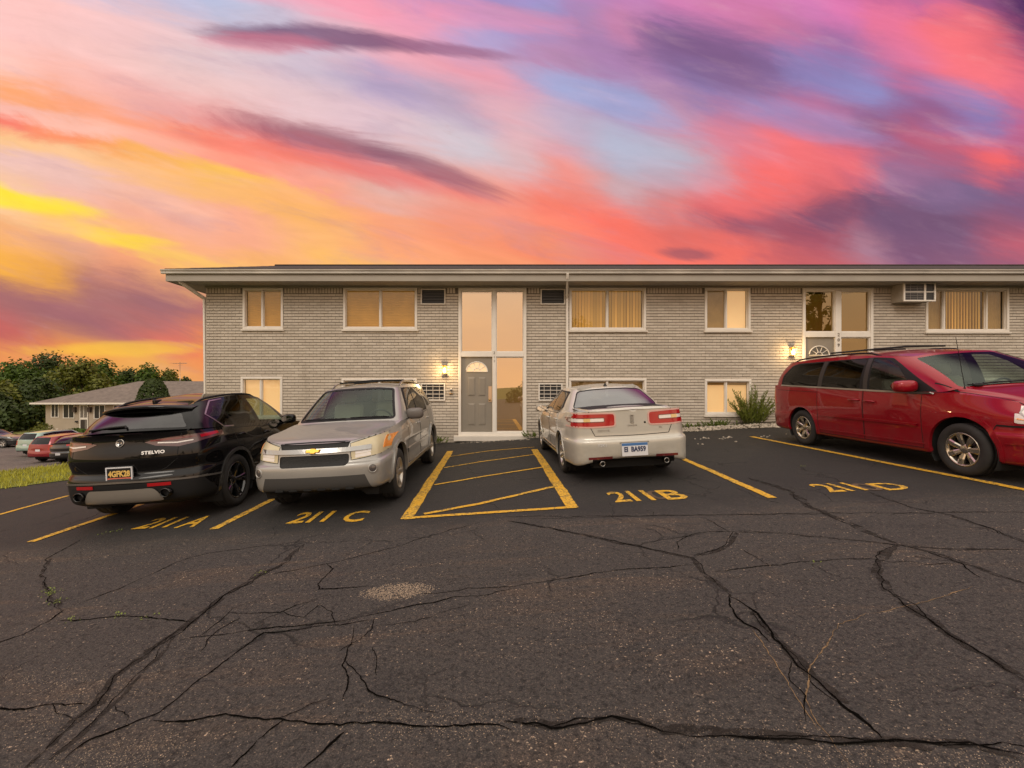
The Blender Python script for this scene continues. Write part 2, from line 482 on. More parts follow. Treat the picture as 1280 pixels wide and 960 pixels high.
M_ASPH = asphalt_material('asphalt', (.0205, .0192, .0186), (.0335, .031, .0293), (.042, .0380, .0355))
M_ASPH2 = asphalt_material('old_asphalt', (.085, .074, .066), (.125, .108, .095), (.1, .09, .08), False)
M_GRASSG = mat('turf', (.13, .14, .018), .95, var=.35, vscale=1.5, bump=.8, bscale=30)
M_BLADE = mat('grass_blade', (.36, .34, .03), .8, var=.4, vscale=.7)
M_SOIL = mat('soil', (.07, .055, .035), .95, var=.3, vscale=3)

def sheet(name, ss, aa, m, dz):
    P = []
    for s in ss:
        row = []
        for a in aa:
            x, y = xy_of(s, a)
            row.append((x, y, gz(x, y) + dz))
        P.append(row)
    b = MB(); b.grid(P, flip=True)
    return b.build(name, m)

def build_ground():
    # terrain: one sheet to the horizon
    xs = [-400, -250, -160, -110] + list(np.arange(-90, 61, 3.0)) + [80, 120, 200, 400]
    ys = [-300, -150, -80] + list(np.arange(-50, 121, 3.0)) + [160, 240, 400, 700]
    P = [[(x, y, gz(x, y) - .10) for x in xs] for y in ys]
    b = MB(); b.grid(P)
    tag(b.build('ground', M_GRASSG), kind='structure')
    # the parking lot plane up to the bank and the building
    e0 = xy_of(0, -32); e1 = xy_of(0, 3.6)
    poly = [(e0[0], e0[1]), (e1[0], e1[1]), (-6.3, 12.76), (26, 12.76), (26, -26), (-34.6, -26)]
    b = MB(); b.add([(x, y, plane_z(x)) for x, y in poly], [list(range(len(poly)))[::-1]])
    o = tag(b.build('parking_lot', M_ASPH), kind='structure')
    sheet('lower_lot', list(np.arange(3.9, 45, 2.0)), list(np.arange(-30, 34, 2.0)), M_ASPH2, -.03)['kind'] = 'structure'
    # grass bank between the lots
    sheet('grass_bank', [-.05, 1, 2, 3, 3.95], list(np.arange(-26, 12, 1.0)), M_GRASSG, .012)['kind'] = 'structure'
    rnd = random.Random(3)
    b = MB()
    for i in range(26000):
        s = rnd.uniform(-.06, 3.95); a = rnd.uniform(-7, 7.0)
        if mnoise.noise(Vector((s * 1.4, a * 1.4, 0))) < -.35 and rnd.random() < .6: continue
        x, y = xy_of(s + .06 * math.sin(a * 5.0), a)
        z = gz(x, y)
        h = rnd.uniform(.05, .12); w = rnd.uniform(.006, .012); t = rnd.uniform(0, 6.28)
        lx, ly = rnd.gauss(0, .03), rnd.gauss(0, .03)
        c, d = math.cos(t) * w, math.sin(t) * w
        b.add([(x-c, y-d, z), (x+c, y+d, z), (x+lx, y+ly, z+h)], [[0, 1, 2]])
    tag(b.build('grass', M_BLADE), 'bright short grass growing on the bank between the two lots', 'grass', kind='stuff')

build_ground()

# yellow paint
def paint_material():
    m = bpy.data.materials.new('yellow_paint'); m.use_nodes = True
    nt = m.node_tree; b = nt.nodes['Principled BSDF']
    tc = nt.nodes.new('ShaderNodeTexCoord'); P = tc.outputs['Object']
    w = n_noise(nt, P, 26, 5, .7); w2 = n_noise(nt, P, 3.0, 4, .6); w3 = n_noise(nt, P, 110, 2, .6)
    c = n_mix(nt, w2.smooth(.3, .7), (.60, .315, .012), (.70, .40, .03))
    c = n_mix(nt, (w * .6 + w2 * .25 + w3 * .25).smooth(.535, .63) * .88, c, (.06, .045, .03))
    nt.links.new(c, b.inputs['Base Color'])
    b.inputs['Roughness'].default_value = .75
    bp = nt.nodes.new('ShaderNodeBump'); bp.inputs['Strength'].default_value = .4; bp.inputs['Distance'].default_value = .006
    nt.links.new(w3.s, bp.inputs['Height']); nt.links.new(bp.outputs[0], b.inputs['Normal'])
    return m
M_YEL = paint_material()
M_FADED = mat('faded_paint', (.085, .052, .030), .8, var=.4, vscale=12)
M_CRACK = mat('crack_void', (.0045, .004, .0035), 1.0, spec=.0, var=.3, vscale=5)
M_TAR = mat('crack_sealer', (.024, .0195, .0165), .88, spec=.2, var=.5, vscale=14)
M_SAND = mat('crack_sand', (.17, .105, .05), .95, var=.6, vscale=30)

def break_up(m, lo, hi, scale):
    """holes in a thin smear so that its border crumbles into the surface below"""
    nt = m.node_tree; b = nt.nodes['Principled BSDF']
    tc = nt.nodes.new('ShaderNodeTexCoord')
    f = n_noise(nt, tc.outputs['Object'], scale, 5, .7)
    nt.links.new(f.smooth(lo, hi).s, b.inputs['Alpha'])
break_up(M_TAR, .36, .62, 9.0)
break_up(M_CRACK, .30, .42, 30.0)
break_up(M_SAND, .28, .48, 40.0)

def ribbon(name, pts, w, m, dz, jag=0.0, wob=0.0, seed=1, step=.04, taper=True):
    """flat strip on the lot along ground points; ragged edges"""
    rnd = random.Random(seed)
    P = [Vector((p[0], p[1], 0)) for p in pts]
    out = []
    for i in range(len(P) - 1):
        L = (P[i+1] - P[i]).length
        n = max(1, int(L / step))
        for k in range(n): out.append(P[i].lerp(P[i+1], k / n))
    out.append(P[-1])
    n = len(out)
    mb = MB(); vs = []
    off = 0
    for i, p in enumerate(out):
        t = out[min(i+1, n-1)] - out[max(i-1, 0)]
        if t.length < 1e-6: t = Vector((1, 0, 0))
        t.normalize(); nn = Vector((-t.y, t.x, 0))
        off += rnd.gauss(0, wob); off *= .93
        ww = w * (1 + jag * 2.2 * mnoise.noise(Vector((i * step * 5.0, seed * 3.7, 0))) + jag * .35 * rnd.gauss(0, 1)) if jag else w
        e = min(i, n - 1 - i) / max(1, n * .12)
        if taper: ww *= min(1, .3 + e)
        ww = max(ww, w * .25)
        for sgn in (-1, 1):
            q = p + nn * (off + sgn * ww * .5 * (1 + jag * 1.2 * mnoise.noise(Vector((i * step * 9.0, seed * 1.3, sgn * 5))) + jag * .25 * rnd.gauss(0, 1)))
            vs.append((q.x, q.y, plane_z(q.x) + dz))
    fs = [[2*i, 2*i+1, 2*i+3, 2*i+2] for i in range(n - 1)]
    mb.add(vs, fs)
    return mb, mb.build(name, m, fixn=False)

def px_line(pts): return [on_lot(*p) for p in pts]

def build_paint():
    lines = [
        ([(-150, 684), (85, 620)], .085), ([(38, 678), (150, 640), (230, 612)], .10), ([(267, 662), (332, 629), (420, 585)], .105),
        ([(966, 623), (850, 572), (770, 536.5)], .105), ([(1330, 622.5), (1100, 577.5), (939, 546)], .105),
        ([(508, 649), (532, 612), (563, 564)], .15), ([(716, 635), (694, 602), (668, 562)], .145),
        ([(506, 648.5), (560, 644.5), (720, 634)], .085),
        ([(530, 643), (600, 630), (694, 608.5)], .08), ([(543, 606.5), (610, 595), (678, 584.5)], .065),
        ([(555, 585), (600, 577.5), (671, 568)], .06), ([(562, 571), (610, 564), (668, 559)], .055)]
    for k, (pp, w) in enumerate(lines):
        mb, o = ribbon('parking_line', px_line(pp), w, M_YEL, .006 + .0006 * (k % 5), jag=.05, wob=.0018, seed=20 + k, taper=False)
        tag(o, kind='structure')
    def word(txt, px0, px1, py0, py1, m=M_YEL, dz=.0068, sx=1.0):
        me = text_mesh(txt, 1.0, 0.0, 'space_number', bold=.018, align='LEFT', spacing=.80)
        co = np.array([v.co[:] for v in me.vertices])
        lo, hi = co.min(0), co.max(0)
        (xa, ya), (xb, yb) = on_lot(px0, py1), on_lot(px1, py1)
        _, yt = on_lot((px0 + px1) / 2, py0); _, yb0 = on_lot((px0+px1)/2, py1)
        for v in me.vertices:
            fx = (v.co.x - lo[0]) / (hi[0] - lo[0]); fy = (v.co.y - lo[1]) / (hi[1] - lo[1])
            X = xa + (xb - xa) * fx; Y = yb0 + (yt - yb0) * fy
            v.co = (X, Y, plane_z(X) + dz)
        o = mesh_obj('space_number', me, m)
        return tag(o, kind='structure')
    word('211', 166, 204, 649, 661); word('A', 218, 240, 647, 660)
    word('211', 358, 403, 641, 654); word('C', 424, 451, 640, 653)
    word('211', 768, 823, 613.5, 627); word('B', 834, 866, 612, 624.5); word('0', 818, 842, 613, 624.5, M_FADED, .0062)
    word('211', 1034, 1092, 603, 614.5); word('D', 1108, 1150, 602.5, 612.5); word('0', 1086, 1114, 603, 613.5, M_FADED, .0062)
build_paint()

LB = lambda pts: [on_lot(x / 2, 600 + y / 2) for x, y in pts]
RB = lambda pts: [on_lot(640 + x / 2, 600 + y / 2) for x, y in pts]
def wander(pts, amp, seed):
    """extra kinks between traced points"""
    rnd = random.Random(seed); out = []
    for i in range(len(pts) - 1):
        a, b = Vector(pts[i]), Vector(pts[i+1])
        L = (b - a).length; n = max(1, int(L / .11)); nn = Vector((-(b-a).y, (b-a).x)) / max(L, 1e-6)
        for k in range(n):
            p = a.lerp(b, k / n)
            if k: p = p + nn * rnd.gauss(0, amp)
            out.append((p.x, p.y))
    out.append(tuple(pts[-1]))
    return out

def build_cracks():
    T, C = 'tar', 'crack'
    S = [
     (T, .10, LB([(760,160),(700,215),(640,245),(560,290),(480,355),(400,410),(290,490),(250,560),(160,630),(60,720)])),
     (T, .05, LB([(440,390),(370,470),(280,560),(200,640),(120,700)])),
     (C, .016, LB([(640,245),(560,290),(480,355),(400,410)])),
     (C, .013, LB([(1200,105),(1080,140),(940,180),(820,208),(700,230),(650,240)])),
     (T, .05, LB([(200,150),(130,190),(100,240),(125,290),(160,325)])), (C, .018, LB([(160,325),(130,350),(60,385),(0,405),(-80,440)])),
     (C, .014, LB([(160,325),(250,290),(380,235),(440,208),(520,185),(640,168),(760,155)])),
     (C, .020, LB([(150,352),(230,348),(300,340),(380,350),(470,358)])),
     (C, .016, LB([(1290,270),(1130,290),(1000,320),(900,340),(800,355),(690,370),(560,385),(450,400)])),
     (C, .018, LB([(820,210),(832,222),(812,245),(795,275),(860,272),(920,268)])), (C, .012, LB([(1050,285),(1170,272),(1290,268)])),
     (C, .018, LB([(930,350),(860,362),(660,385),(600,430),(540,475),(480,520),(400,580),(310,615),(220,650),(150,700)])),
     (C, .022, LB([(-60,565),(0,570),(60,575),(110,562),(150,558),(220,560)])),
     (C, .020, LB([(380,605),(480,605),(560,590),(640,595),(700,595),(760,605),(850,615),(920,606),(1000,605),(1100,612),(1280,625)])),
     (C, .014, LB([(885,365),(868,420),(850,470),(860,510),(850,550)])), (C, .012, LB([(860,450),(900,500),(930,535),(990,558),(1095,590)])),
     (C, .022, LB([(860,630),(830,660),(800,690),(760,725)])), (C, .018, LB([(710,600),(660,640),(620,675),(580,720)])),
     (C, .010, LB([(560,330),(620,335),(700,330),(780,300)])), (C, .010, LB([(600,345),(540,380),(500,430)])), (C, .010, LB([(940,345),(900,400),(840,430)])),
     (C, .009, LB([(830,545),(780,560),(740,580),(700,596)])), (C, .009, LB([(310,615),(320,590),(280,570)])), (C, .009, LB([(130,560),(140,590),(180,600)])),
     (C, .009, LB([(930,420),(945,455),(940,490)])), (C, .009, LB([(1180,310),(1080,345),(980,362),(900,372)])),
     (C, .010, LB([(500,390),(580,320),(640,300)])), (C, .009, LB([(700,330),(760,345),(800,310),(830,330),(840,360)])),
     (C, .017, RB([(-10,270),(100,252),(200,235),(330,220),(450,212)])), (C, .013, RB([(500,230),(600,220),(700,210),(800,203),(900,198),(1040,212),(1130,208)])),
     (T, .075, RB([(-10,102),(140,130),(280,160),(400,185),(450,195),(480,235),(545,290)])),
     (C, .014, RB([(-10,102),(140,130),(280,160),(400,185)])),
     (C, .026, RB([(545,290),(580,312),(610,335),(640,375),(660,400),(700,440),(740,480),(790,520),(830,560),(880,605),(930,645)])),
     (C, .020, RB([(545,290),(560,340),(590,362),(620,375),(645,405),(660,410)])), (T, .11, RB([(600,330),(660,400),(740,480),(830,560)])),
     (T, .075, RB([(455,190),(500,178),(540,160),(560,130)])), (C, .014, RB([(560,130),(500,128),(440,140),(410,155),(410,175)])), (C, .010, RB([(320,162),(370,152),(440,140)])),
     (T, .05, RB([(545,130),(620,130),(700,135),(800,145),(900,155),(1060,172),(1290,175)])), (C, .012, RB([(480,95),(520,118),(545,130)])),
     (T, .15, RB([(590,-5),(640,10),(700,30),(740,65),(830,105),(960,160)])), (T, .085, RB([(960,160),(1070,185),(1200,235),(1300,268)])), (C, .012, RB([(1040,180),(1130,212),(1170,245)])),
     (T, .11, RB([(965,162),(925,182),(908,205),(910,235),(950,285),(1040,345),(1100,390),(1200,450),(1300,515)])), (C, .012, RB([(950,285),(1040,345),(1100,390),(1200,450),(1300,515)])),
     (T, .075, RB([(-20,605),(100,620),(250,595),(380,630),(540,640),(730,650),(900,655),(1150,665),(1290,692)])),
     (C, .020, RB([(-10,605),(50,608),(100,620),(180,612),(250,595),(300,605),(380,630)])), (C, .018, RB([(540,640),(640,648),(730,650),(900,655),(1050,658),(1150,665),(1220,685),(1290,698)])), (C, .018, RB([(1150,662),(1210,655),(1290,655)])),
     ('sand', .010, RB([(1150,265),(1090,288),(1040,300),(960,318),(880,330),(820,360),(790,395),(770,430),(745,470),(740,510),(735,550),(755,585),(770,610),(795,640),(810,670),(845,722)])),
     ('sand', .009, RB([(600,375),(630,410),(650,450),(690,500),(720,540),(745,580),(775,625)])),
     (T, .045, RB([(-10,92),(350,90),(500,88),(730,85),(1000,82),(1290,80)])), (C, .010, RB([(40,98),(350,90),(730,85)])),
     (T, .05, RB([(890,30),(1000,70),(1100,88),(1200,122),(1290,158)])), (C, .010, RB([(1000,70),(1100,88),(1200,122),(1290,158)])),
     (C, .008, RB([(1000,190),(1060,200),(1140,205)])), (C, .008, RB([(580,175),(610,195),(640,215)])), (C, .009, RB([(700,455),(690,500),(735,540),(740,610)])),
     (C, .012, RB([(335,75),(355,80),(350,92)])), (C, .010, RB([(560,20),(610,45),(670,60)])),
    ]
    groups = {T: MB(), C: MB(), 'sand': MB()}
    S = S + [(C, .009, pts) for kind, w, pts in S if kind == T]
    for k, (kind, w, pts) in enumerate(S):
        amp = {T: .010, C: .016, 'sand': .012}[kind]
        mb, o = ribbon('tmp', wander(pts, amp, k), w * (.55 if kind == T else .50), M_TAR, {T: .0015, C: .0032, 'sand': .0024}[kind] + .00011 * (k % 8), jag={T: .30, C: .42, 'sand': .5}[kind], wob=.004, seed=100 + k, step=.022)
        bpy.data.objects.remove(o)
        groups[kind].add(mb.v, mb.f)
    for kind, nm, m in ((T, 'crack_sealer', M_TAR), (C, 'asphalt_cracks', M_CRACK), ('sand', 'sandy_crack', M_SAND)):
        tag(groups[kind].build(nm, m), kind='structure')
    # worn patch of bare stone, and loose grit along the cracks
    rnd = random.Random(12)
    b = MB()
    def stone(x, y, r, z0=0.0):
        n = 5
        ph = rnd.uniform(0, 6)
        vs = []
        for k in range(n):
            w = ph + 6.283 * k / n; rr = r * rnd.uniform(.7, 1.2)
            vs.append((x + math.cos(w) * rr, y + math.sin(w) * rr, plane_z(x) + z0))
        vs.append((x, y, plane_z(x) + z0 + r * rnd.uniform(.5, .9)))
        b.add(vs, [[k, (k + 1) % n, n] for k in range(n)])
    cx, cy = on_lot(497, 739)
    for i in range(1500):
        a = rnd.uniform(0, 6.283); rr = math.sqrt(rnd.random())
        x, y = cx + .30 * rr * math.cos(a) * rnd.uniform(.6, 1.1), cy + .14 * rr * math.sin(a) * rnd.uniform(.7, 1.2)
        stone(x, y, rnd.uniform(.002, .0065))
    for band, n, sp in ((LB([(0,640),(130,600),(300,560),(400,470)]), 420, .16), (LB([(120,720),(300,690),(420,675)]), 420, .14), (LB([(-20,490),(120,500),(240,520)]), 260, .14),
                        (LB([(900,600),(1280,615)]), 420, .12), (RB([(0,600),(400,620),(700,645)]), 420, .12), (RB([(0,330),(300,360),(600,430)]), 330, .45), (LB([(430,190),(480,185)]), 60, .1),
                        (RB([(700,700),(1280,690)]), 300, .12), (RB([(950,640),(1280,560)]), 200, .3), (LB([(380,470),(520,350)]), 200, .14)):
        for i in range(n * 2):
            t = rnd.random() * (len(band) - 1); k = int(t); f = t - k
            k2 = min(k + 1, len(band) - 1)
            x = band[k][0] * (1-f) + band[k2][0] * f + rnd.gauss(0, sp)
            y = band[k][1] * (1-f) + band[k2][1] * f + rnd.gauss(0, sp * .55)
            stone(x, y, rnd.uniform(.0012, .0034))
    for i in range(1400):
        x, y = rnd.uniform(-5.5, 6.0), rnd.uniform(1.6, 5.4)
        stone(x, y, rnd.uniform(.0010, .0028))
    tag(b.build('grit', mat('grit', (.25, .19, .14), .95, spec=.1, var=.6, vscale=60)), 'pale loose grit scattered on the worn asphalt aisle', 'grit', kind='stuff')
    # weeds in the crack at the left
    b = MB()
    for (px, py), n in (((65, 742), 40), ((72, 752), 36), ((62, 738), 26), ((88, 776), 20), ((148, 770), 18), ((182, 772), 16), ((326, 716), 14), ((145, 664), 26), ((130, 667), 12), ((1020, 704), 6), ((1001, 583), 10)):
        gx, gy = on_lot(px, py)
        for i in range(n):
            x, y = gx + rnd.gauss(0, .035), gy + rnd.gauss(0, .03)
            t = rnd.uniform(0, 6.283); L = rnd.uniform(.008, .024); w = L * .3
            d = Vector((math.cos(t), math.sin(t), rnd.uniform(.2, .9))).normalized(); s = Vector((-math.sin(t), math.cos(t), 0)) * w
            p = Vector((x, y, plane_z(x) + .003))
            b.add([p, p + d*L*.5 + s, p + d*L, p + d*L*.5 - s], [[0, 1, 2, 3]])
    tag(b.build('weeds', mat('weed_leaf', (.12, .15, .02), .7, var=.3, vscale=20)), 'tiny green weeds sprouting from asphalt cracks', 'weeds', kind='stuff')
build_cracks()
# ------------------------------------------------------------------ the brick apartment building
WY = 12.7
KM = FPX / WY
BX = lambda px: (px - PX0) / KM
BZ = lambda py: CAMZ + (PY0 - py) / KM
WX0, WX1, WDEPTH = BX(257.5), 21.0, 11.0
def brick_material():
    m = mat('painted_brick', (.5, .45, .39), .72, bump=.35, bscale=60)
    nt = m.node_tree; b = nt.nodes['Principled BSDF']
    tc = nt.nodes.new('ShaderNodeTexCoord'); P = tc.outputs['Object']
    sp = nt.nodes.new('ShaderNodeSeparateXYZ'); nt.links.new(P, sp.inputs[0])
    x, z = E(nt, sp.outputs[0]), E(nt, sp.outputs[2])
    r = E(nt, nt.nodes.new('ShaderNodeNewGeometry').outputs['Random Per Island'])
    col = n_mix(nt, r, (.50, .435, .355), (.61, .54, .45))
    col = n_mix(nt, r.smooth(.93, 1.0) * .45, col, (.33, .28, .225))
    big = n_noise(nt, P, .7, 5, .6)
    col = n_mix(nt, big.smooth(.40, .68) * .35, col, (.40, .345, .275))
    run = n_noise(nt, n_combine(nt, x * 2.6, 0.0, z * .28), 1.7, 6, .65, .3)     # water runs
    col = n_mix(nt, run.smooth(.55, .74) * .40, col, (.30, .25, .19))
    splash = (z + (big - .5) * 1.2).smooth(-.1, .75, 1, 0)                            # dirt splashed up from the ground
    col = n_mix(nt, splash * .38, col, (.27, .22, .155))
    nt.links.new(col, b.inputs['Base Color'])
    return m
M_BRICK = brick_material()
M_MORTAR = mat('painted_mortar', (.155, .13, .105), .9, var=.25, vscale=8)
M_TRIM = mat('cream_trim', (.66, .60, .52), .5, var=.06, vscale=3)
M_WHITE = mat('white_vinyl', (.74, .69, .62), .42, var=.04, vscale=4)
M_SOFFIT = mat('soffit_paint', (.345, .31, .262), .7, var=.08, vscale=1.5)
M_GUTTER = mat('gutter_paint', (.49, .45, .395), .45, var=.22, vscale=1.1)
M_SHING = mat('roof_shingles', (.036, .026, .022), .95, var=.4, vscale=9, bump=.8, bscale=40)
M_DOOR = mat('grey_door_paint', (.235, .205, .165), .5, var=.06, vscale=2)
M_DARK = mat('dark_plastic', (.02, .02, .022), .5)
M_METAL = mat('dull_metal', (.42, .40, .37), .38, metal=.8, var=.15, vscale=10)
M_BRASS = mat('brass', (.45, .29, .10), .3, metal=1.0)
M_PANE = glass('window_glass', (.88, .84, .74), .5, .06)
M_PANE_STRONG = glass('stair_glass', (.80, .66, .48), 1.0, .50, gtint=(1.0, .84, .66))
M_BLIND = mat('tan_blind_glow', (.52, .28, .055), .8, var=.14, vscale=2.5, emis=(.75, .40, .07), estr=.13)  # weak warm emission stands in for room light behind the shade
def slat_material(m, v):
    nt = m.node_tree; b = nt.nodes['Principled BSDF']
    r = E(nt, nt.nodes.new('ShaderNodeNewGeometry').outputs['Random Per Island'])
    c = b.inputs['Base Color'].default_value[:3]
    nt.links.new(n_mix(nt, r, tuple(x * (1 - v) for x in c), tuple(min(1, x * (1 + v)) for x in c)), b.inputs['Base Color'])
    return m
M_BLINDV = mat('vertical_blind_glow', (.66, .41, .12), .75, emis=(.80, .46, .11), estr=.16)  # slats glow faintly in place of lamplight from the room
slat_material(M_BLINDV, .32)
M_BLINDLIT = mat('lit_blind', (.80, .60, .36), .8, var=.06, vscale=2, emis=(1.0, .62, .30), estr=.50)  # the blind itself emits the light of the room behind
M_INSIDE = mat('glowing_interior', (.30, .22, .13), .9, emis=(.9, .55, .22), estr=.22)  # lobby surfaces emit warm light, standing in for indoor lamps
M_AMBERIN = mat('glowing_stairwell', (.22, .15, .06), .9, emis=(.8, .48, .12), estr=.10)  # stairwell surfaces given a faint glow instead of indoor lamps
M_CURTAIN = mat('tan_curtain_glow', (.36, .24, .10), .85, var=.15, vscale=4, emis=(.6, .36, .1), estr=.06)  # a trace of room light is added as emission

OPEN = []   # x0,x1,z0,z1 of every opening
def opening(px0, px1, py0, py1):
    r = (BX(px0), BX(px1), BZ(py1), BZ(py0)); OPEN.append(r); return r

building = empty('apartment_building', (0, WY, 0))
tag(building, 'long two storey apartment building of painted grey brick under a low hipped roof', 'building')
def bpart(mb, name, m, parent=None, **k):
    """geometry is authored in world space; the building root sits at its front wall"""
    o = mb.build(name, m, None, **k)
    o.parent = parent or building
    for v in o.data.vertices: v.co.y -= WY
    return o

def brick_wall(name, x0, x1, z0, z1, opens, rnd):
    b = MB()
    H, G, Lb = .0655, .0145, .202
    front = WY
    k = 0
    z = z0
    def brick(a, c, za, zb):
        if c - a < .012: return
        j = rnd.gauss(0, .0012); t = rnd.gauss(0, .0011)
        f0 = front + j
        e = .004
        vs = [(a, WY + .016, za), (c, WY + .016, za), (c, WY + .016, zb), (a, WY + .016, zb),
              (a + .0015, f0 + t, za + e), (c - .0015, f0 - t, za + e), (c - .0015, f0 - t, zb - e), (a + .0015, f0 + t, zb - e)]
        b.add(vs, [[4, 5, 6, 7], [0, 1, 5, 4], [1, 2, 6, 5], [2, 3, 7, 6], [3, 0, 4, 7]], 0)
    zs = z1 - .19
    while z + H < zs:
        x = x0 - (0 if k % 2 else (Lb + .0045) / 2)
        zc = z + H / 2
        cuts = [(o[0], o[1]) for o in opens if o[2] < zc < o[3]]
        while x < x1:
            segs = [(max(x, x0), min(x + Lb, x1))]
            for c0, c1 in cuts:
                ns = []
                for a, c in segs:
                    if c <= c0 or a >= c1: ns.append((a, c)); continue
                    if a < c0: ns.append((a, c0))
                    if c > c1: ns.append((c1, c))
                segs = ns
            for a, c in segs: brick(a, c, z, z + H)
            x += Lb + .0045
        z += H + G; k += 1
    # soldier course under the frieze
    x = x0
    while x < x1:
        c = x + .066
        if not any(o[0] - .01 < c and o[1] + .01 > x and o[3] > zs + .05 for o in opens): brick(x, min(c, x1), z + .004, z1 - .005)
        x += .081
    # mortar bed behind the bricks, cut round the openings
    xs = sorted({x0, x1} | {v for o in opens for v in o[:2] if x0 < v < x1})
    zz = sorted({z0, z1} | {v for o in opens for v in o[2:] if z0 < v < z1})
    for i in range(len(xs) - 1):
        for j in range(len(zz) - 1):
            cx, cz = (xs[i] + xs[i+1]) / 2, (zz[j] + zz[j+1]) / 2
            if any(o[0] < cx < o[1] and o[2] < cz < o[3] for o in opens): continue
            b.add([(xs[i], WY + .011, zz[j]), (xs[i+1], WY + .011, zz[j]), (xs[i+1], WY + .011, zz[j+1]), (xs[i], WY + .011, zz[j+1])], [[0, 1, 2, 3]], 1)
    # reveals
    for o in opens:
        a, c, d, e = o
        y0, y1 = WY + .011, WY + .16
        b.add([(a,y0,d),(a,y1,d),(a,y1,e),(a,y0,e)], [[0,1,2,3]], 1); b.add([(c,y0,d),(c,y1,d),(c,y1,e),(c,y0,e)], [[3,2,1,0]], 1)
        b.add([(a,y0,e),(a,y1,e),(c,y1,e),(c,y0,e)], [[0,1,2,3]], 1); b.add([(a,y0,d),(a,y1,d),(c,y1,d),(c,y0,d)], [[3,2,1,0]], 1)
    return b

WIN = []
def window(px0, px1, py0, py1, splits, blind, label=None, fr=3.0, seed=0, interior=False):
    x0, x1, z0, z1 = opening(px0, px1, py0, py1)
    WIN.append((x0, x1, z0, z1, splits, blind, label, seed))

# upper row
window(303.5, 354, 360, 411.5, [.47], 'tan')
window(429, 521.5, 359, 412, [.5], 'tan')
window(711.5, 807.5, 359, 413, [.5], 'vert')
window(881, 938, 359, 413.5, [.48], 'half')
window(1157, 1261, 360, 415, [.22, .76], 'three')
window(1370, 1466, 359, 413, [.5], 'vert')
# lower row
window(301, 353, 471, 523, [.47], 'lit')
window(427, 521, 473, 525, [.5], 'dark')
window(711, 808, 473, 525, [.5], 'dark')
window(881, 939, 474, 519, [.47], 'litlow')
window(1157, 1261, 473, 525, [.5], 'lit')
window(1370, 1466, 473, 525, [.5], 'dark')
ENT = [opening(573, 658, 360, 545), opening(1003, 1091, 360, 541)]
ACO = [opening(526, 557, 361, 381), opening(675.5, 706.5, 361, 381), opening(526, 556.5, 479, 501), opening(673, 703, 479, 501), opening(1114, 1152, 357.5, 379.5)]

rndb = random.Random(5)
walls = brick_wall('wall', WX0, WX1, -1.1, BZ(357), OPEN, rndb)
bpart(walls, 'wall', [M_BRICK, M_MORTAR])
sw = brick_wall('side_wall', 0, WDEPTH, -1.4, BZ(357), [], rndb)
sw.v = [(WX0 + (y - WY) , WY + WDEPTH - x, z) for x, y, z in sw.v]
bpart(sw, 'side_wall', [M_BRICK, M_MORTAR])
b = MB(); b.box(WX0 + .03, WX1, WY + .9, WY + WDEPTH, -1.2, 4.3)
bpart(b, 'rear_wall', M_MORTAR)

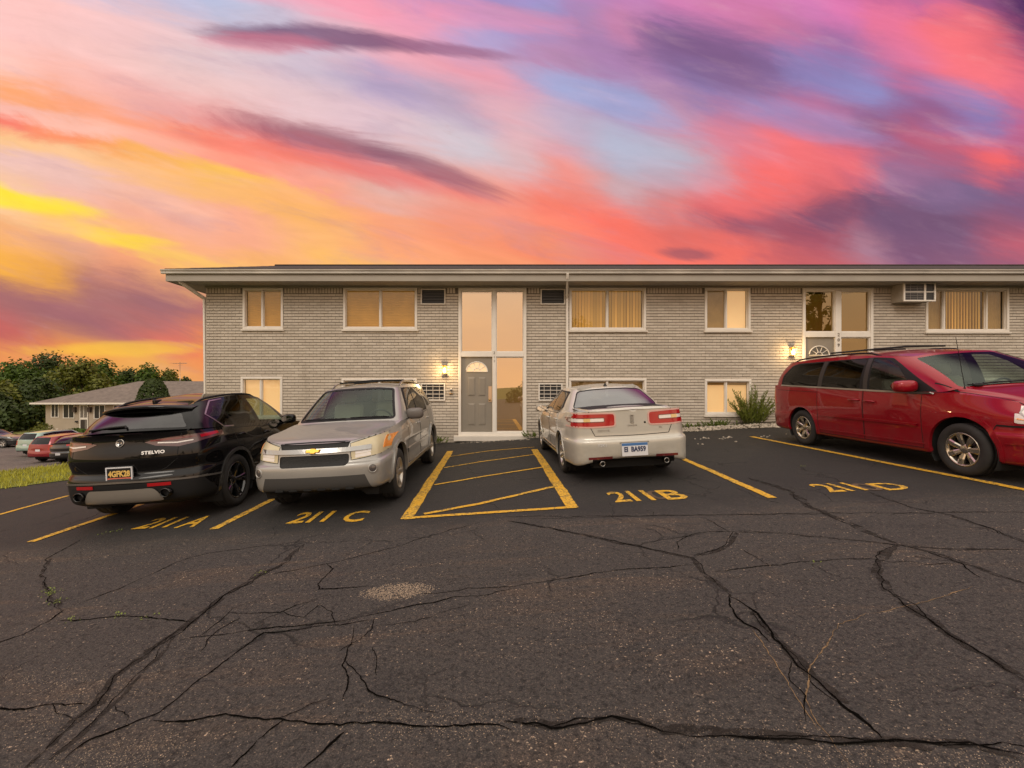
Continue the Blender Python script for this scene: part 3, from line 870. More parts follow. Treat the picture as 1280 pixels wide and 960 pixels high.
def build_windows():
    rnd = random.Random(9)
    for x0, x1, z0, z1, splits, blind, label, seed in WIN:
        root = empty('window', ((x0 + x1) / 2, 0, (z0 + z1) / 2), parent=building)
        off = Vector(((x0 + x1) / 2, WY, (z0 + z1) / 2))
        def sub(mb, name, m):
            mb.v = [tuple(Vector(p) - off) for p in mb.v]
            return mb.build(name, m, root)
        f = MB(); t = .062
        ya, yb = WY - .022, WY + .10
        f.box(x0, x1, ya, yb, z1 - t, z1, bev=.006); f.box(x0, x1, ya, yb, z0, z0 + t, bev=.006)
        f.box(x0, x0 + t, ya + .002, yb, z0 + t, z1 - t, bev=.006); f.box(x1 - t, x1, ya + .002, yb, z0 + t, z1 - t, bev=.006)
        ix0, ix1, iz0, iz1 = x0 + t, x1 - t, z0 + t, z1 - t
        edges = [ix0] + [ix0 + (ix1 - ix0) * s for s in splits] + [ix1]
        for s in edges[1:-1]: f.box(s - .022, s + .022, WY + .015, yb - .004, iz0, iz1, bev=.005)
        for k in range(len(edges) - 1):     # sash rails
            a, c = edges[k] + (.022 if k else 0), edges[k+1] - (.022 if k < len(edges) - 2 else 0)
            yy = WY + .035 + .018 * (k % 2)
            f.box(a, c, yy, yb - .006, iz0, iz0 + .025); f.box(a, c, yy, yb - .006, iz1 - .025, iz1)
            f.box(a, a + .018, yy, yb - .007, iz0 + .025, iz1 - .025); f.box(c - .018, c, yy, yb - .007, iz0 + .025, iz1 - .025)
        sub(f, 'frame', M_WHITE)
        s = MB(); s.box(x0 - .035, x1 + .035, WY - .055, WY + .02, z0 - .05, z0 - .002, bev=.006)
        sub(s, 'sill', M_TRIM)
        p = MB(); p.add([(ix0, WY + .072, iz0), (ix1, WY + .072, iz0), (ix1, WY + .072, iz1), (ix0, WY + .072, iz1)], [[0, 1, 2, 3]])
        sub(p, 'pane', M_PANE)
        bl = MB()
        yb2 = WY + .145
        def fold(a, c, period, amp, mi=0):
            n = max(2, int((c - a) / period) * 4)
            P = [[], []]
            for i in range(n + 1):
                x = a + (c - a) * i / n
                w = (i / 4.0) % 1.0
                y = yb2 + (w if period < .2 else math.sin(i * .8) * .5) * amp + rnd.gauss(0, .0015)
                P[0].append((x, y, iz0)); P[1].append((x, y, iz1))
            bl.grid(P, mi, smooth=False)
        def slats(a, c, mi=0):
            x = a + .02
            while x < c:
                w, an = .046, R(rnd.uniform(18, 34))
                dx, dy = w * math.cos(an), w * math.sin(an)
                xa, xb = max(a, x - dx), min(c, x + dx)
                bl.add([(xa, yb2 - dy, iz0), (xb, yb2 + dy, iz0), (xb, yb2 + dy, iz1), (xa, yb2 - dy, iz1)], [[0, 1, 2, 3]], mi)
                x += rnd.uniform(.080, .088)
            bl.add([(a, yb2 + .09, iz0), (c, yb2 + .09, iz0), (c, yb2 + .09, iz1), (a, yb2 + .09, iz1)], [[0, 1, 2, 3]], 1)
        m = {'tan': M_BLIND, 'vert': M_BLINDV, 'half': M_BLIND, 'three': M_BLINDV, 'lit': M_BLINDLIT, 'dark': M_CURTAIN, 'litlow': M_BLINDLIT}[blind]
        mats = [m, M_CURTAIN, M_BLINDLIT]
        if blind == 'tan':
            # cellular shade: shallow horizontal pleats
            P = []
            n = 46
            for i in range(n + 1):
                z = iz0 + (iz1 - iz0) * i / n
                P.append([(x, yb2 + (.012 if i % 2 else 0) + rnd.gauss(0, .001), z) for x in (ix0, ix1)])
            bl.grid(P, 0, smooth=False)
        elif blind == 'vert': slats(ix0, ix1)
        elif blind == 'half':
            fold(ix0, edges[1], .4, .012, 1); fold(edges[1], ix1, .4, .004, 2)
        elif blind == 'three':
            fold(ix0, edges[1], .12, .03, 1); slats(edges[1], edges[2]); fold(edges[2], ix1, .12, .03, 1)
        elif blind == 'litlow':
            fold(ix0, edges[1], .5, .006, 0); fold(edges[1], ix1, .5, .006, 0)
            bl.box(ix0, ix1, yb2 - .03, yb2 - .01, iz1 - .10, iz1, 1)
        else: fold(ix0, ix1, .5, .008)
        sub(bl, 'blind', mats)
build_windows()

def build_entries():
    rnd = random.Random(2)
    for k, (x0, x1, z0, z1) in enumerate(ENT):
        if k == 0: xm0, xm1, zt0, zt1, num, lab = BX(615.5), BX(620), BZ(446), BZ(440), '211', None
        else: xm0, xm1, zt0, zt1, num, lab = BX(1043.5), BX(1051), BZ(421.5), BZ(415), '209', None
        fr = MB(); t = .075; ya, yb = WY - .03, WY + .12
        fr.box(x0, x0 + t, ya, yb, z0, z1, bev=.006); fr.box(x1 - t, x1, ya, yb, z0, z1, bev=.006)
        fr.box(x0 + t, x1 - t, ya + .002, yb, z1 - t, z1, bev=.006)
        fr.box(x0 + t, x1 - t, ya + .002, yb, z0, z0 + .11, bev=.006)
        fr.box(xm0, xm1, ya + .004, yb, z0 + .11, z1 - t, bev=.006)
        fr.box(x0 + t, xm0, ya + .006, yb, zt0, zt1, bev=.006); fr.box(xm1, x1 - t, ya + .006, yb, zt0, zt1, bev=.006)
        for a, c in ((x0 + t, xm0), (xm1, x1 - t)):
            for (d, e) in ((zt1, z1 - t),) + (((z0 + .11, zt0),) if a > x0 + t + .01 else ()):
                fr.box(a, a + .025, WY + .01, yb - .01, d, e); fr.box(c - .025, c, WY + .01, yb - .01, d, e)
                fr.box(a + .025, c - .025, WY + .01, yb - .01, d, d + .025); fr.box(a + .025, c - .025, WY + .01, yb - .01, e - .025, e)
        ef = bpart(fr, 'entrance_frame', M_WHITE)
        pm = M_PANE_STRONG if k == 0 else M_PANE_DARK
        for a, c, d, e in ((x0 + t, xm0, zt1, z1 - t), (xm1, x1 - t, zt1, z1 - t), (xm1, x1 - t, z0 + .11, zt0)):
            g = MB(); tilt = rnd.uniform(-.004, .004)
            g.add([(a, WY + .06, d), (c, WY + .06 + tilt, d), (c, WY + .06, e), (a, WY + .06 - tilt, e)], [[0, 1, 2, 3]])
            bpart(g, 'pane', pm, ef)
        # lobby behind the glass
        ib = MB()
        ib.add([(x0 + .02, WY + .85, z0), (x1 - .02, WY + .85, z0), (x1 - .02, WY + .85, z1), (x0 + .02, WY + .85, z1)], [[0, 1, 2, 3]])
        ib.box(x0 + .02, x1 - .02, WY + .13, WY + .84, z0 - .06, z0)
        ib.add([(x0 + .02, WY + .12, z0), (x0 + .02, WY + .85, z0), (x0 + .02, WY + .85, z1), (x0 + .02, WY + .12, z1)], [[0, 1, 2, 3]])
        ib.add([(x1 - .02, WY + .12, z0), (x1 - .02, WY + .85, z0), (x1 - .02, WY + .85, z1), (x1 - .02, WY + .12, z1)], [[3, 2, 1, 0]])
        ib.box(x0 + .02, x1 - .02, WY + .5, WY + .86, zt0 - .1, zt1 + .1)
        bpart(ib, 'lobby', M_INSIDE if k == 0 else M_AMBERIN)
        # door
        dx0, dx1, dz0, dz1 = x0 + t + .006, xm0 - .006, z0 + .115, zt0 - .008
        W = dx1 - dx0; H = dz1 - dz0
        d = MB(); yf = WY + .035
        d.box(dx0, dx1, yf, yf + .04, dz0, dz1)
        cx = (dx0 + dx1) / 2
        def raised(a, c, e, f):
            d.box(a, c, yf - .004, yf + .01, e, f)
            i = .035
            d.add([(a, yf - .004, e), (c, yf - .004, e), (c, yf - .004, f), (a, yf - .004, f), (a + i, yf - .016, e + i), (c - i, yf - .016, e + i), (c - i, yf - .016, f - i), (a + i, yf - .016, f - i)],
                  [[4, 5, 6, 7], [0, 1, 5, 4], [1, 2, 6, 5], [2, 3, 7, 6], [3, 0, 4, 7]])
        for sx in (-1, 1):
            a = cx + sx * W * .17 - W * .12; c = a + W * .24
            raised(a, c, dz0 + H * .09, dz0 + H * .38); raised(a, c, dz0 + H * .48, dz0 + H * .73)
        do = bpart(d, 'door', M_DOOR)
        # fanlight
        fz = dz0 + H * .805; rr = W * .345
        fl = MB()
        n = 18
        pts = [(cx + rr * math.cos(math.pi * i / n), yf - .006, fz + rr * .92 * math.sin(math.pi * i / n)) for i in range(n + 1)]
        fl.tube(pts + [pts[0]], .016, 6)
        ri = rr * .32
        fl.tube([(cx + ri * math.cos(math.pi * i / 10), yf - .006, fz + ri * math.sin(math.pi * i / 10)) for i in range(11)], .010, 5)
        for ang in (36, 72, 108, 144):
            a = R(ang); fl.tube([(cx + ri * math.cos(a), yf - .006, fz + ri * math.sin(a)), (cx + rr * math.cos(a), yf - .006, fz + rr * .92 * math.sin(a))], .009, 5)
        bpart(fl, 'fanlight_frame', M_WHITE, do)
        gl = MB(); gl.add([(cx, yf - .003, fz)] + [(p[0], yf - .003, p[2]) for p in pts], [[0, i + 1, i + 2] for i in range(n)])
        bpart(gl, 'fanlight_pane', M_FAN if k == 0 else M_FAND, do)
        h = MB()
        h.lathe([(yf - .07, 0), (yf - .07, .02), (yf - .055, .03), (yf - .035, .02), (yf - .03, .012), (yf - .005, .012), (yf - .005, .032), (yf, .032)], 16, axis='Y')
        h.v = [(x + dx1 - .07, y, z + dz0 + H * .43) for x, y, z in h.v]
        bpart(h, 'handle', M_BRASS, do)
        if k == 0:
            p = MB(); p.box(dx1 - .105, dx1 - .01, yf - .006, yf, dz0 + H * .40, dz0 + H * .61, bev=.002)
            bpart(p, 'strike_plate', M_PLATE, do)
        th = MB(); th.box(x0 - .12 if k == 0 else x0, x1 + .02, WY - .16, WY - .031, z0 - .13, z0 + .02, bev=.01)
        bpart(th, 'threshold', M_TRIM)
        # house number down the mullion
        nm = MB()
        zc = BZ(443) if k == 0 else BZ(420.5)
        objs = []
        for i, ch in enumerate(num):
            me = text_mesh(ch, .125 if k else .10, .004, 'n')
            zo = zc + .04 - i * (.145 if k else .115)
            vs = [(v.co.x + (xm0 + xm1) / 2, ya - .004 - v.co.z, v.co.y + zo) for v in me.vertices]
            dg = MB(); dg.add(vs, [list(p.vertices) for p in me.polygons]); bpart(dg, 'house_digit', M_NUM, ef)
        pass
M_PANE_DARK = glass('amber_glass', (.66, .52, .26), 1.0, .17, gtint=(1, .86, .6))
M_FAN = mat('fanlight_glow', (.6, .45, .28), .3, emis=(1, .66, .36), estr=.5)
M_FAND = mat('fanlight_dim', (.10, .095, .085), .15)
M_PLATE = mat('strike_metal', (.72, .50, .32), .35, metal=.6)
M_NUM = mat('number_metal', (.16, .14, .12), .4, metal=.6)
build_entries()

# roof, gutter, soffit, frieze -----------------------------------------------
def build_roof():
    o_ = .66
    ex0, ex1, ey0, ey1 = WX0 - o_, WX1 + o_, WY - o_, WY + WDEPTH + o_
    ez = BZ(336) - (BZ(336) - CAMZ) * (o_ / WY)     # eave height seen at the nearer plane
    hd = (ey1 - ey0) / 2
    pitch = .274
    rz = ez + hd * pitch
    b = MB()
    A, B_, C_, D = (ex0, ey0, ez), (ex1, ey0, ez), (ex1, ey1, ez), (ex0, ey1, ez)
    E_, F_ = (ex0, (ey0 + ey1) / 2, rz), (ex1, (ey0 + ey1) / 2, rz)
    # shingle courses step up slightly so the edge line is not a ruler line
    n = 40; m_ = 120
    def slope(P0, P1, Q1, Q0):
        rows = []
        for i in range(n + 1):
            t = i / n
            rows.append([tuple(Vector(P0).lerp(Vector(Q0), t).lerp(Vector(P1).lerp(Vector(Q1), t), j / m_) + Vector((0, 0, .012 * mnoise.noise(Vector((j * .35, i * .9, 3))) + .004 * (i % 2)))) for j in range(m_ + 1)])
        b.grid(rows, smooth=False)
    slope(A, B_, F_, E_); slope(C_, D, E_, F_)
    for P0, P1, P2 in ((A, D, E_), (B_, C_, F_)):
        b.add([(P0[0], P0[1] + .05, ez), (P1[0], P1[1] - .05, ez), (P2[0], P2[1], rz - .02)], [[0, 1, 2]])
    b.box(ex0 - .01, ex1 + .01, ey0 - .02, ey0 + .3, ez - .028, ez + .004)
    b.box(ex0 - .02, ex0 + .3, ey0 + .3, ey1, ez - .028, ez + .004)
    b.tube([E_, F_], .06, 6)
    bpart(b, 'roof', M_SHING)
    # K-style gutter along the front
    g = MB()
    prof = [(0, .0), (0, -.105), (-.055, -.112), (-.072, -.085), (-.060, -.055), (-.088, -.028), (-.094, 0), (-.088, .004), (-.080, -.01)]
    for nm in (0,):
        P = [[(x, ey0 + .012 + p[0], ez - .03 + p[1]) for p in prof] for x in np.linspace(ex0 - .09, ex1, 40)]
        g.grid(P, smooth=False)
        g.add([(ex0 - .09, ey0 + .012 + p[0], ez - .03 + p[1]) for p in prof], [list(range(len(prof)))])
    for x in np.arange(ex0 + 1.7, ex1, 3.05):      # slip joints
        P = [[(x + dx, ey0 + .012 + p[0] * 1.03 - .002, ez - .03 + p[1] * 1.03) for p in prof] for dx in (0, .05)]
        g.grid(P, smooth=False)
    bpart(g, 'gutter', M_GUTTER)
    s = MB()
    sz = BZ(357.5)
    s.box(ex0 + .01, ex1, ey0 + .02, WY + .3, sz, sz + .03)
    s.box(ex0 + .01, WX0 + .3, WY + .3, ey1, sz, sz + .03)
    s.box(ex0, ex1, ey0 + .005, ey0 + .022, sz - .01, ez - .03); s.box(ex0 - .006, ex0 + .012, ey0 + .022, ey1, sz - .01, ez - .03)
    # vented panel joints
    x = ex0
    while x < ex1:
        s.box(x, x + .012, ey0 + .03, WY - .02, sz - .006, sz + .002); x += .40
    bpart(s, 'soffit', M_SOFFIT)
    f = MB()
    f.box(WX0 - .012, WX1, WY - .03, WY + .02, BZ(360.0), sz - .001)
    bpart(f, 'frieze_board', M_SOFFIT)
    # downspouts: one down the wall, one elbow at the left corner
    d = MB()
    def spout(pts, w=.042, t=.032):
        for i in range(len(pts) - 1):
            a, c = Vector(pts[i]), Vector(pts[i+1])
            dr = (c - a); L = dr.length; dr.normalize()
            q = dr.to_track_quat('Z', 'X').to_matrix().to_4x4()
            q.translation = a
            d.box(-w, w, -t, t, -.01, L + .01, M=q, bev=.008)
    x = BX(708.5)
    spout([(x * .955, ey0 - .03, ez - .13), (x * .955, ey0 + .02, ez - .24), (x, WY - .045, sz - .34), (x, WY - .045, plane_z(x) + .12), (x, WY - .17, plane_z(x) + .05)])
    bpart(d, 'downspout', M_WHITE)
    d = MB()
    spout([(WX0 - .36, ey0 + .08, ez - .11), (WX0 - .34, ey0 + .10, sz - .02), (WX0 - .075, WY + .06, sz - .34), (WX0 - .06, WY + .12, -.9)])
    bpart(d, 'downspout', M_WHITE)
build_roof()

# air conditioners, wall lamps, door bell ----------------------------------------
def build_ac():
    for k, (x0, x1, z0, z1) in enumerate(ACO):
        if k == 4: continue
        cx, cz = (x0 + x1) / 2, (z0 + z1) / 2
        w, h = (x1 - x0) / 2, (z1 - z0) / 2
        root = empty('air_conditioner', (cx, WY, cz))
        tag(root, ['dark louvred through-wall air conditioner upstairs, between a wide window and the tall stair glass', 'dark louvred through-wall air conditioner upstairs, just left of the white downspout',
                   'white barred air conditioner low in the wall under the lit lamp beside the grey door', 'barred air conditioner low in the wall behind the champagne sedan roof'][k], 'air conditioner', 'through-wall air conditioners')
        f = MB(); t = .035
        f.box(-w, w, -.04, .05, -h, -h + t, bev=.004); f.box(-w, w, -.04, .05, h - t, h, bev=.004)
        f.box(-w, -w + t, -.038, .05, -h + t, h - t, bev=.004); f.box(w - t, w, -.038, .05, -h + t, h - t, bev=.004)
        f.build('frame', M_TRIM if k < 2 else M_WHITE, root)
        bk = MB(); bk.box(-w + t, w - t, .03, .10, -h + t, h - t); bk.build('core', M_DARK, root)
        g = MB()
        n = 5 if k < 2 else 4
        for i in range(n):
            z = -h + t + (2 * h - 2 * t) * (i + .5) / n
            g.box(-w + t, w - t, -.012, .02, z - .012, z + .005)
        if k >= 2:
            for i in range(3):
                x = -w + t + (2 * w - 2 * t) * (i + .7) / 3.4; g.box(x - .006, x + .006, -.018, -.013, -h + t, h - t)
        g.build('louvre', mat('ac_louvre', (.055, .052, .05), .5) if k < 2 else M_TRIM, root)
        # brick ledge
    # the projecting unit upstairs at the right
    x0, x1, z0, z1 = ACO[4]
    yo = WY - .40
    root = empty('air_conditioner', ((x0 + x1) / 2, WY, (z0 + z1) / 2))
    tag(root, 'boxy air conditioner sticking out of the wall above the red minivan', 'air conditioner')
    off = Vector(((x0 + x1) / 2, WY, (z0 + z1) / 2))
    def sub(mb, n, m): mb.v = [tuple(Vector(p) - off) for p in mb.v]; return mb.build(n, m, root)
    c = MB(); c.box(x0, x1, yo + .03, WY + .1, z0, z1, bev=.01); sub(c, 'casing', mat('ac_casing', (.36, .32, .27), .55, var=.15, vscale=6))
    f = MB(); t = .03
    f.box(x0 - .01, x1 + .01, yo, yo + .035, z0 - .01, z0 + t, bev=.004); f.box(x0 - .01, x1 + .01, yo, yo + .035, z1 - t, z1 + .01, bev=.004)
    f.box(x0 - .01, x0 + t, yo + .001, yo + .035, z0 + t, z1 - t); f.box(x1 - t, x1 + .01, yo + .001, yo + .035, z0 + t, z1 - t)
    W = x1 - x0
    f.box(x0 + W * .64, x0 + W * .70, yo + .001, yo + .033, z0 + t, z1 - t)
    f.box(x0 + t, x1 - t, yo + .002, yo + .03, (z0 + z1) / 2 - .012, (z0 + z1) / 2 + .012)
    sub(f, 'face_frame', M_WHITE)
    g = MB(); g.box(x0 + t, x1 - t, yo + .022, yo + .0295, z0 + t, z1 - t); sub(g, 'grille_back', M_DARK)
    l = MB()
    for i in range(9):
        z = z0 + t + (z1 - z0 - 2 * t) * (i + .5) / 9; l.box(x0 + t, x0 + W * .64, yo + .012, yo + .021, z - .006, z + .003)
    for i in range(2): l.box(x0 + W * (.2 + .22 * i), x0 + W * (.21 + .22 * i), yo + .008, yo + .012, z0 + t, z1 - t)
    sub(l, 'louvre', mat('ac_slat', (.22, .2, .19), .5))
build_ac()

def build_lamps():
    M_LAMPGL = mat('lamp_glow', (1, .8, .5), .4, emis=(1.0, .72, .28), estr=14.0)
    for k, (px, py) in enumerate(((556, 463), (989, 440))):
        x, z = BX(px), BZ(py)
        root = empty('wall_lamp', (x, WY, z))
        tag(root, ['lit wall lantern beside the grey front door marked 211', 'lit wall lantern on the brick just above the rear of the red minivan'][k], 'wall lamp', 'lit wall lanterns by the doors')
        b = MB(); b.box(-.045, .045, -.02, .0, -.02, .13, bev=.005); b.box(-.06, .06, -.16, -.02, .115, .135, bev=.004)
        for sx in (-.052, .052):
            for y in (-.15, -.03): b.tube([(sx, y, -.09), (sx, y, .118)], .005, 6)
        b.box(-.058, .058, -.156, -.024, -.10, -.088, bev=.003)
        b.build('lantern_frame', M_BRASS, root)
        g = MB(); g.lathe([(-.07, .0), (-.068, .028), (-.03, .038), (.02, .034), (.06, .02), (.07, 0)], 16, axis='Z')
        g.v = [(a, c - .09, d) for a, c, d in g.v]
        g.build('bulb', M_LAMPGL, root)
        ld = bpy.data.lights.new('lamp_light', 'POINT'); lo = bpy.data.objects.new('lamp_light', ld); COL.objects.link(lo)
        ld.energy = 17; ld.color = (1.0, .66, .30); ld.shadow_soft_size = .06
        lo.parent = root; lo.location = (0, -.24, .0)
    x, z = BX(564), BZ(487)
    root = empty('hose_tap', (x, WY, z)); tag(root, 'small outdoor tap on the brick between the barred unit and the grey door', 'tap')
    t = MB(); t.lathe([(-.07, 0), (-.07, .035), (-.05, .04), (-.03, .02), (0, .02)], 14, axis='Y'); t.build('tap_body', M_METAL, root)
    t = MB(); t.box(-.055, .055, -.03, -.005, -.13, -.10, bev=.005); t.build('tap_plate', M_BRASS, root)
build_lamps()
# ------------------------------------------------------------------ trees, hedges, neighbouring building, bed of stones
def leaf_mat(name, c, var=.35):
    m = bpy.data.materials.new(name); m.use_nodes = True
    nt = m.node_tree; b = nt.nodes['Principled BSDF']
    oi = nt.nodes.new('ShaderNodeNewGeometry')
    r = E(nt, oi.outputs['Random Per Island'])
    nt.links.new(n_mix(nt, r, tuple(x * (1 - var) for x in c), tuple(x * (1 + var) for x in c)), b.inputs['Base Color'])
    b.inputs['Roughness'].default_value = .6; b.inputs['Specular IOR Level'].default_value = .3
    tr = nt.nodes.new('ShaderNodeBsdfTranslucent'); tr.inputs[0].default_value = (c[0] * 1.3, c[1] * 1.4, c[2] * .8, 1)
    mx = nt.nodes.new('ShaderNodeMixShader'); mx.inputs[0].default_value = .25
    nt.links.new(b.outputs[0], mx.inputs[1]); nt.links.new(tr.outputs[0], mx.inputs[2]); nt.links.new(mx.outputs[0], nt.nodes['Material Output'].inputs[0])
    return m
M_BARK = mat('bark', (.06, .045, .033), .95, var=.4, vscale=6, bump=.8, bscale=20)
M_LEAFA = leaf_mat('leaf_mid_green', (.066, .112, .012)); M_LEAFB = leaf_mat('leaf_dark_green', (.045, .068, .014)); M_LEAFC = leaf_mat('leaf_yellow_green', (.115, .125, .016))

def add_leaf(b, p, nrm, L, w, rnd):
    a = nrm.orthogonal().normalized()
    a.rotate(Matrix.Rotation(rnd.uniform(0, 6.283), 3, nrm))
    c = nrm.cross(a)
    b.add([p - a * L * .5, p + c * w * .5 + a * L * .05, p + a * L * .5, p - c * w * .5 + a * L * .05], [[0, 1, 2, 3]])

def tree(name, loc, h, r, m, label, seed, leaf=.30, n=2600, crown0=.25, group=None, lobes=15, squash=.8):
    rnd = random.Random(seed)
    root = empty(name, loc); tag(root, label, 'tree', group)
    t = MB()
    top = Vector((rnd.gauss(0, .2), rnd.gauss(0, .2), h * .72))
    pts = [Vector((0, 0, -.4)), Vector((.05, 0, h * .2)), top * .6 + Vector((rnd.gauss(0, .15), 0, 0)), top]
    tr = h * .024
    t.tube(pts, [tr * 1.3, tr, tr * .65, tr * .2], 8)
    cl = []
    for i in range(lobes):
        az = 6.283 * (i * .618 + rnd.random() * .2); zz = crown0 + (1 - crown0) * ((i + .5) / lobes) ** .9
        prof = math.sin(min(1, (zz - crown0) / (1 - crown0) * 1.02 + .12) * math.pi) ** .6
        rad = r * prof * rnd.uniform(.45, .85)
        c = Vector((math.cos(az) * rad, math.sin(az) * rad, h * zz * .93))
        cl.append((c, r * rnd.uniform(.28, .46)))
        base = pts[1].lerp(top, max(0, min(1, (zz - .2) * .9)))
        t.tube([base, base.lerp(c, .5) + Vector((0, 0, -.1 * r)), c], [tr * .45, tr * .28, tr * .08], 5, caps=False)
    t.build('trunk', M_BARK, root)
    b = MB()
    for i in range(n):
        c, rr = cl[rnd.randrange(len(cl))]
        d = Vector((rnd.gauss(0, 1), rnd.gauss(0, 1), rnd.gauss(0, 1))).normalized()
        k = rr * (rnd.random() ** .45) * (1 + .35 * mnoise.noise(d * 2.3 + c))
        p = c + Vector((d.x, d.y, d.z * squash)) * k
        nr = (d + Vector((0, 0, .5)) + Vector((rnd.gauss(0, .6), rnd.gauss(0, .6), rnd.gauss(0, .6)))).normalized()
        L = leaf * rnd.uniform(.6, 1.3)
        add_leaf(b, p, nr, L, L * .62, rnd)
    b.build('crown', m, root)
    return root

def build_trees():
    # far belt on the left, each tree where it stands
    spec = [  # px, depth, top py, crown radius (m), mat, leaf, n, label
        (-40, 62, 452, 6.0, M_LEAFB, 'dark tree at the left end of the belt, cut by the photo edge'),
        (22, 64, 450, 5.6, M_LEAFA, 'bushy green tree behind the far parked cars, with a ragged flat top'),
        (62, 70, 439, 5.6, M_LEAFB, 'tallest dark tree of the belt, behind the left end of the neighbouring roof'),
        (100, 66, 447, 5.2, M_LEAFC, 'yellowish green tree above the left slope of the neighbouring roof'),
        (128, 74, 449, 4.6, M_LEAFA, 'green tree with a rounded top beside the tallest of the belt'),
        (160, 84, 460, 4.4, M_LEAFB, 'low dark tree showing over the roof left of the clipped conifer'),
        (186, 80, 456, 4.4, M_LEAFA, 'open airy tree rising behind the clipped conifer'),
        (212, 86, 460, 3.6, M_LEAFC, 'small tree showing over the roof near the aerial'),
        (232, 90, 470, 3.0, M_LEAFB, 'lowest dark treetop over the roof, right behind the aerial'),
        (10, 56, 478, 4.6, M_LEAFC, 'lower leafy tree in front of the dark belt, behind the far cars'),
        (46, 58, 470, 4.2, M_LEAFB, 'dense dark tree filling the gap left of the neighbouring building'),
        (-14, 52, 492, 4.0, M_LEAFB, 'dark low tree beside the road at the far left'),
    ]
    for i, (px, d, py, r, m, lab) in enumerate(spec):
        x = (px - PX0) * d / FPX
        zt = CAMZ + (PY0 - py) * d / FPX
        zb = gz(x, d) - .1
        tree('tree', (x, d, zb), (zt - zb) / 1.075, r, m, lab, 40 + i, leaf=.50, n=6500, crown0=.04, group='trees beyond the neighbouring building', lobes=18, squash=.9)
    # trees behind the photographer, seen only mirrored in the stair glass
    for i, (x, y, h, r) in enumerate(((9.5, -22, 8, 4), (-22, -26, 8, 4.2), (29.0, -15, 10.5, 2.0), (-9, -24, 8, 4.2), (-16, -22, 8, 4.5))):
        tree('tree', (x, y, gz(x, y) - .1), h, r, [M_LEAFA, M_LEAFB][i % 2], 'tall tree standing behind the camera, out of the photo' if i != 2 else 'leafy tree across the lot, mirrored in the upper stair glass of 209', 80 + i, leaf=.4, n=1500, crown0=.2, group='trees behind the camera')
build_trees()

def leafy_lump(name, loc, rx, ry, h, m, label, seed, n, leaf, shape='dome', cat='shrub'):
    rnd = random.Random(seed)
    root = empty(name, loc); tag(root, label, cat)
    b = MB()
    for i in range(n):
        if shape == 'egg':
            t = rnd.random() ** .85; w = math.sqrt(max(0, 1 - ((t - .38) / .64) ** 2)) if t > .38 else .86 + .14 * math.sin(t / .38 * 1.57)
            a = rnd.uniform(0, 6.283); k = (1 - .22 * rnd.random() ** 2) * (1 + .06 * mnoise.noise(Vector((a * 2, t * 6, seed))))
            p = Vector((math.cos(a) * rx * w * k, math.sin(a) * ry * w * k, t * h)); d = Vector((math.cos(a), math.sin(a), .5))
        else:
            a = rnd.uniform(0, 6.283); e = math.asin(rnd.random()); k = (1 - .4 * rnd.random() ** 2) * (1 + .25 * mnoise.noise(Vector((math.cos(a) * 2, math.sin(a) * 2, e * 2 + seed))))
            p = Vector((math.cos(a) * math.cos(e) * rx * k, math.sin(a) * math.cos(e) * ry * k, math.sin(e) * h * k)); d = Vector((math.cos(a), math.sin(a), 1))
        nr = (d.normalized() + Vector((rnd.gauss(0, .5), rnd.gauss(0, .5), rnd.gauss(0, .5)))).normalized()
        L = leaf * rnd.uniform(.6, 1.3)
        add_leaf(b, p, nr, L, L * .6, rnd)
    b.build('foliage', m, root)
    s = MB(); s.tube([(0, 0, -.3), (0, 0, h * .7)], [.07, .03], 6); s.build('stem', M_BARK, root)
    return root

def build_hedges():
    d = 40.0; x = (192 - PX0) * d / FPX
    leafy_lump('conifer', (x, d, gz(x, d)), 1.42, 1.42, CAMZ + (PY0 - 474) * d / FPX - gz(x, d), M_LEAFB, 'clipped egg-shaped conifer in front of the neighbouring roof', 5, 5200, .26, 'egg', 'conifer')
    d = 38.0; x = (53 - PX0) * d / FPX
    leafy_lump('shrub', (x, d, gz(x, d)), 1.05, .9, 1.75, M_LEAFC, 'rounded yellowish shrub behind the far parked cars', 6, 1300, .2)
    d = 43.0; x = (95 - PX0) * d / FPX
    leafy_lump('shrub', (x, d, gz(x, d)), 1.5, .7, .95, M_LEAFA, 'low green hedge under the neighbouring building windows', 7, 1300, .2)
build_hedges()

for _x, _y, _r, _h in ((1.9, -14, .8, 1.1), (2.9, -14.6, .9, 1.7)):
    leafy_lump('shrub', (_x, _y, plane_z(_x)), _r, .7, _h, M_LEAFA, 'bush across the lot, %s in the glass beside the grey door' % ('mirrored low' if _h < 1.5 else 'mirrored taller'), 11, 900, .16)

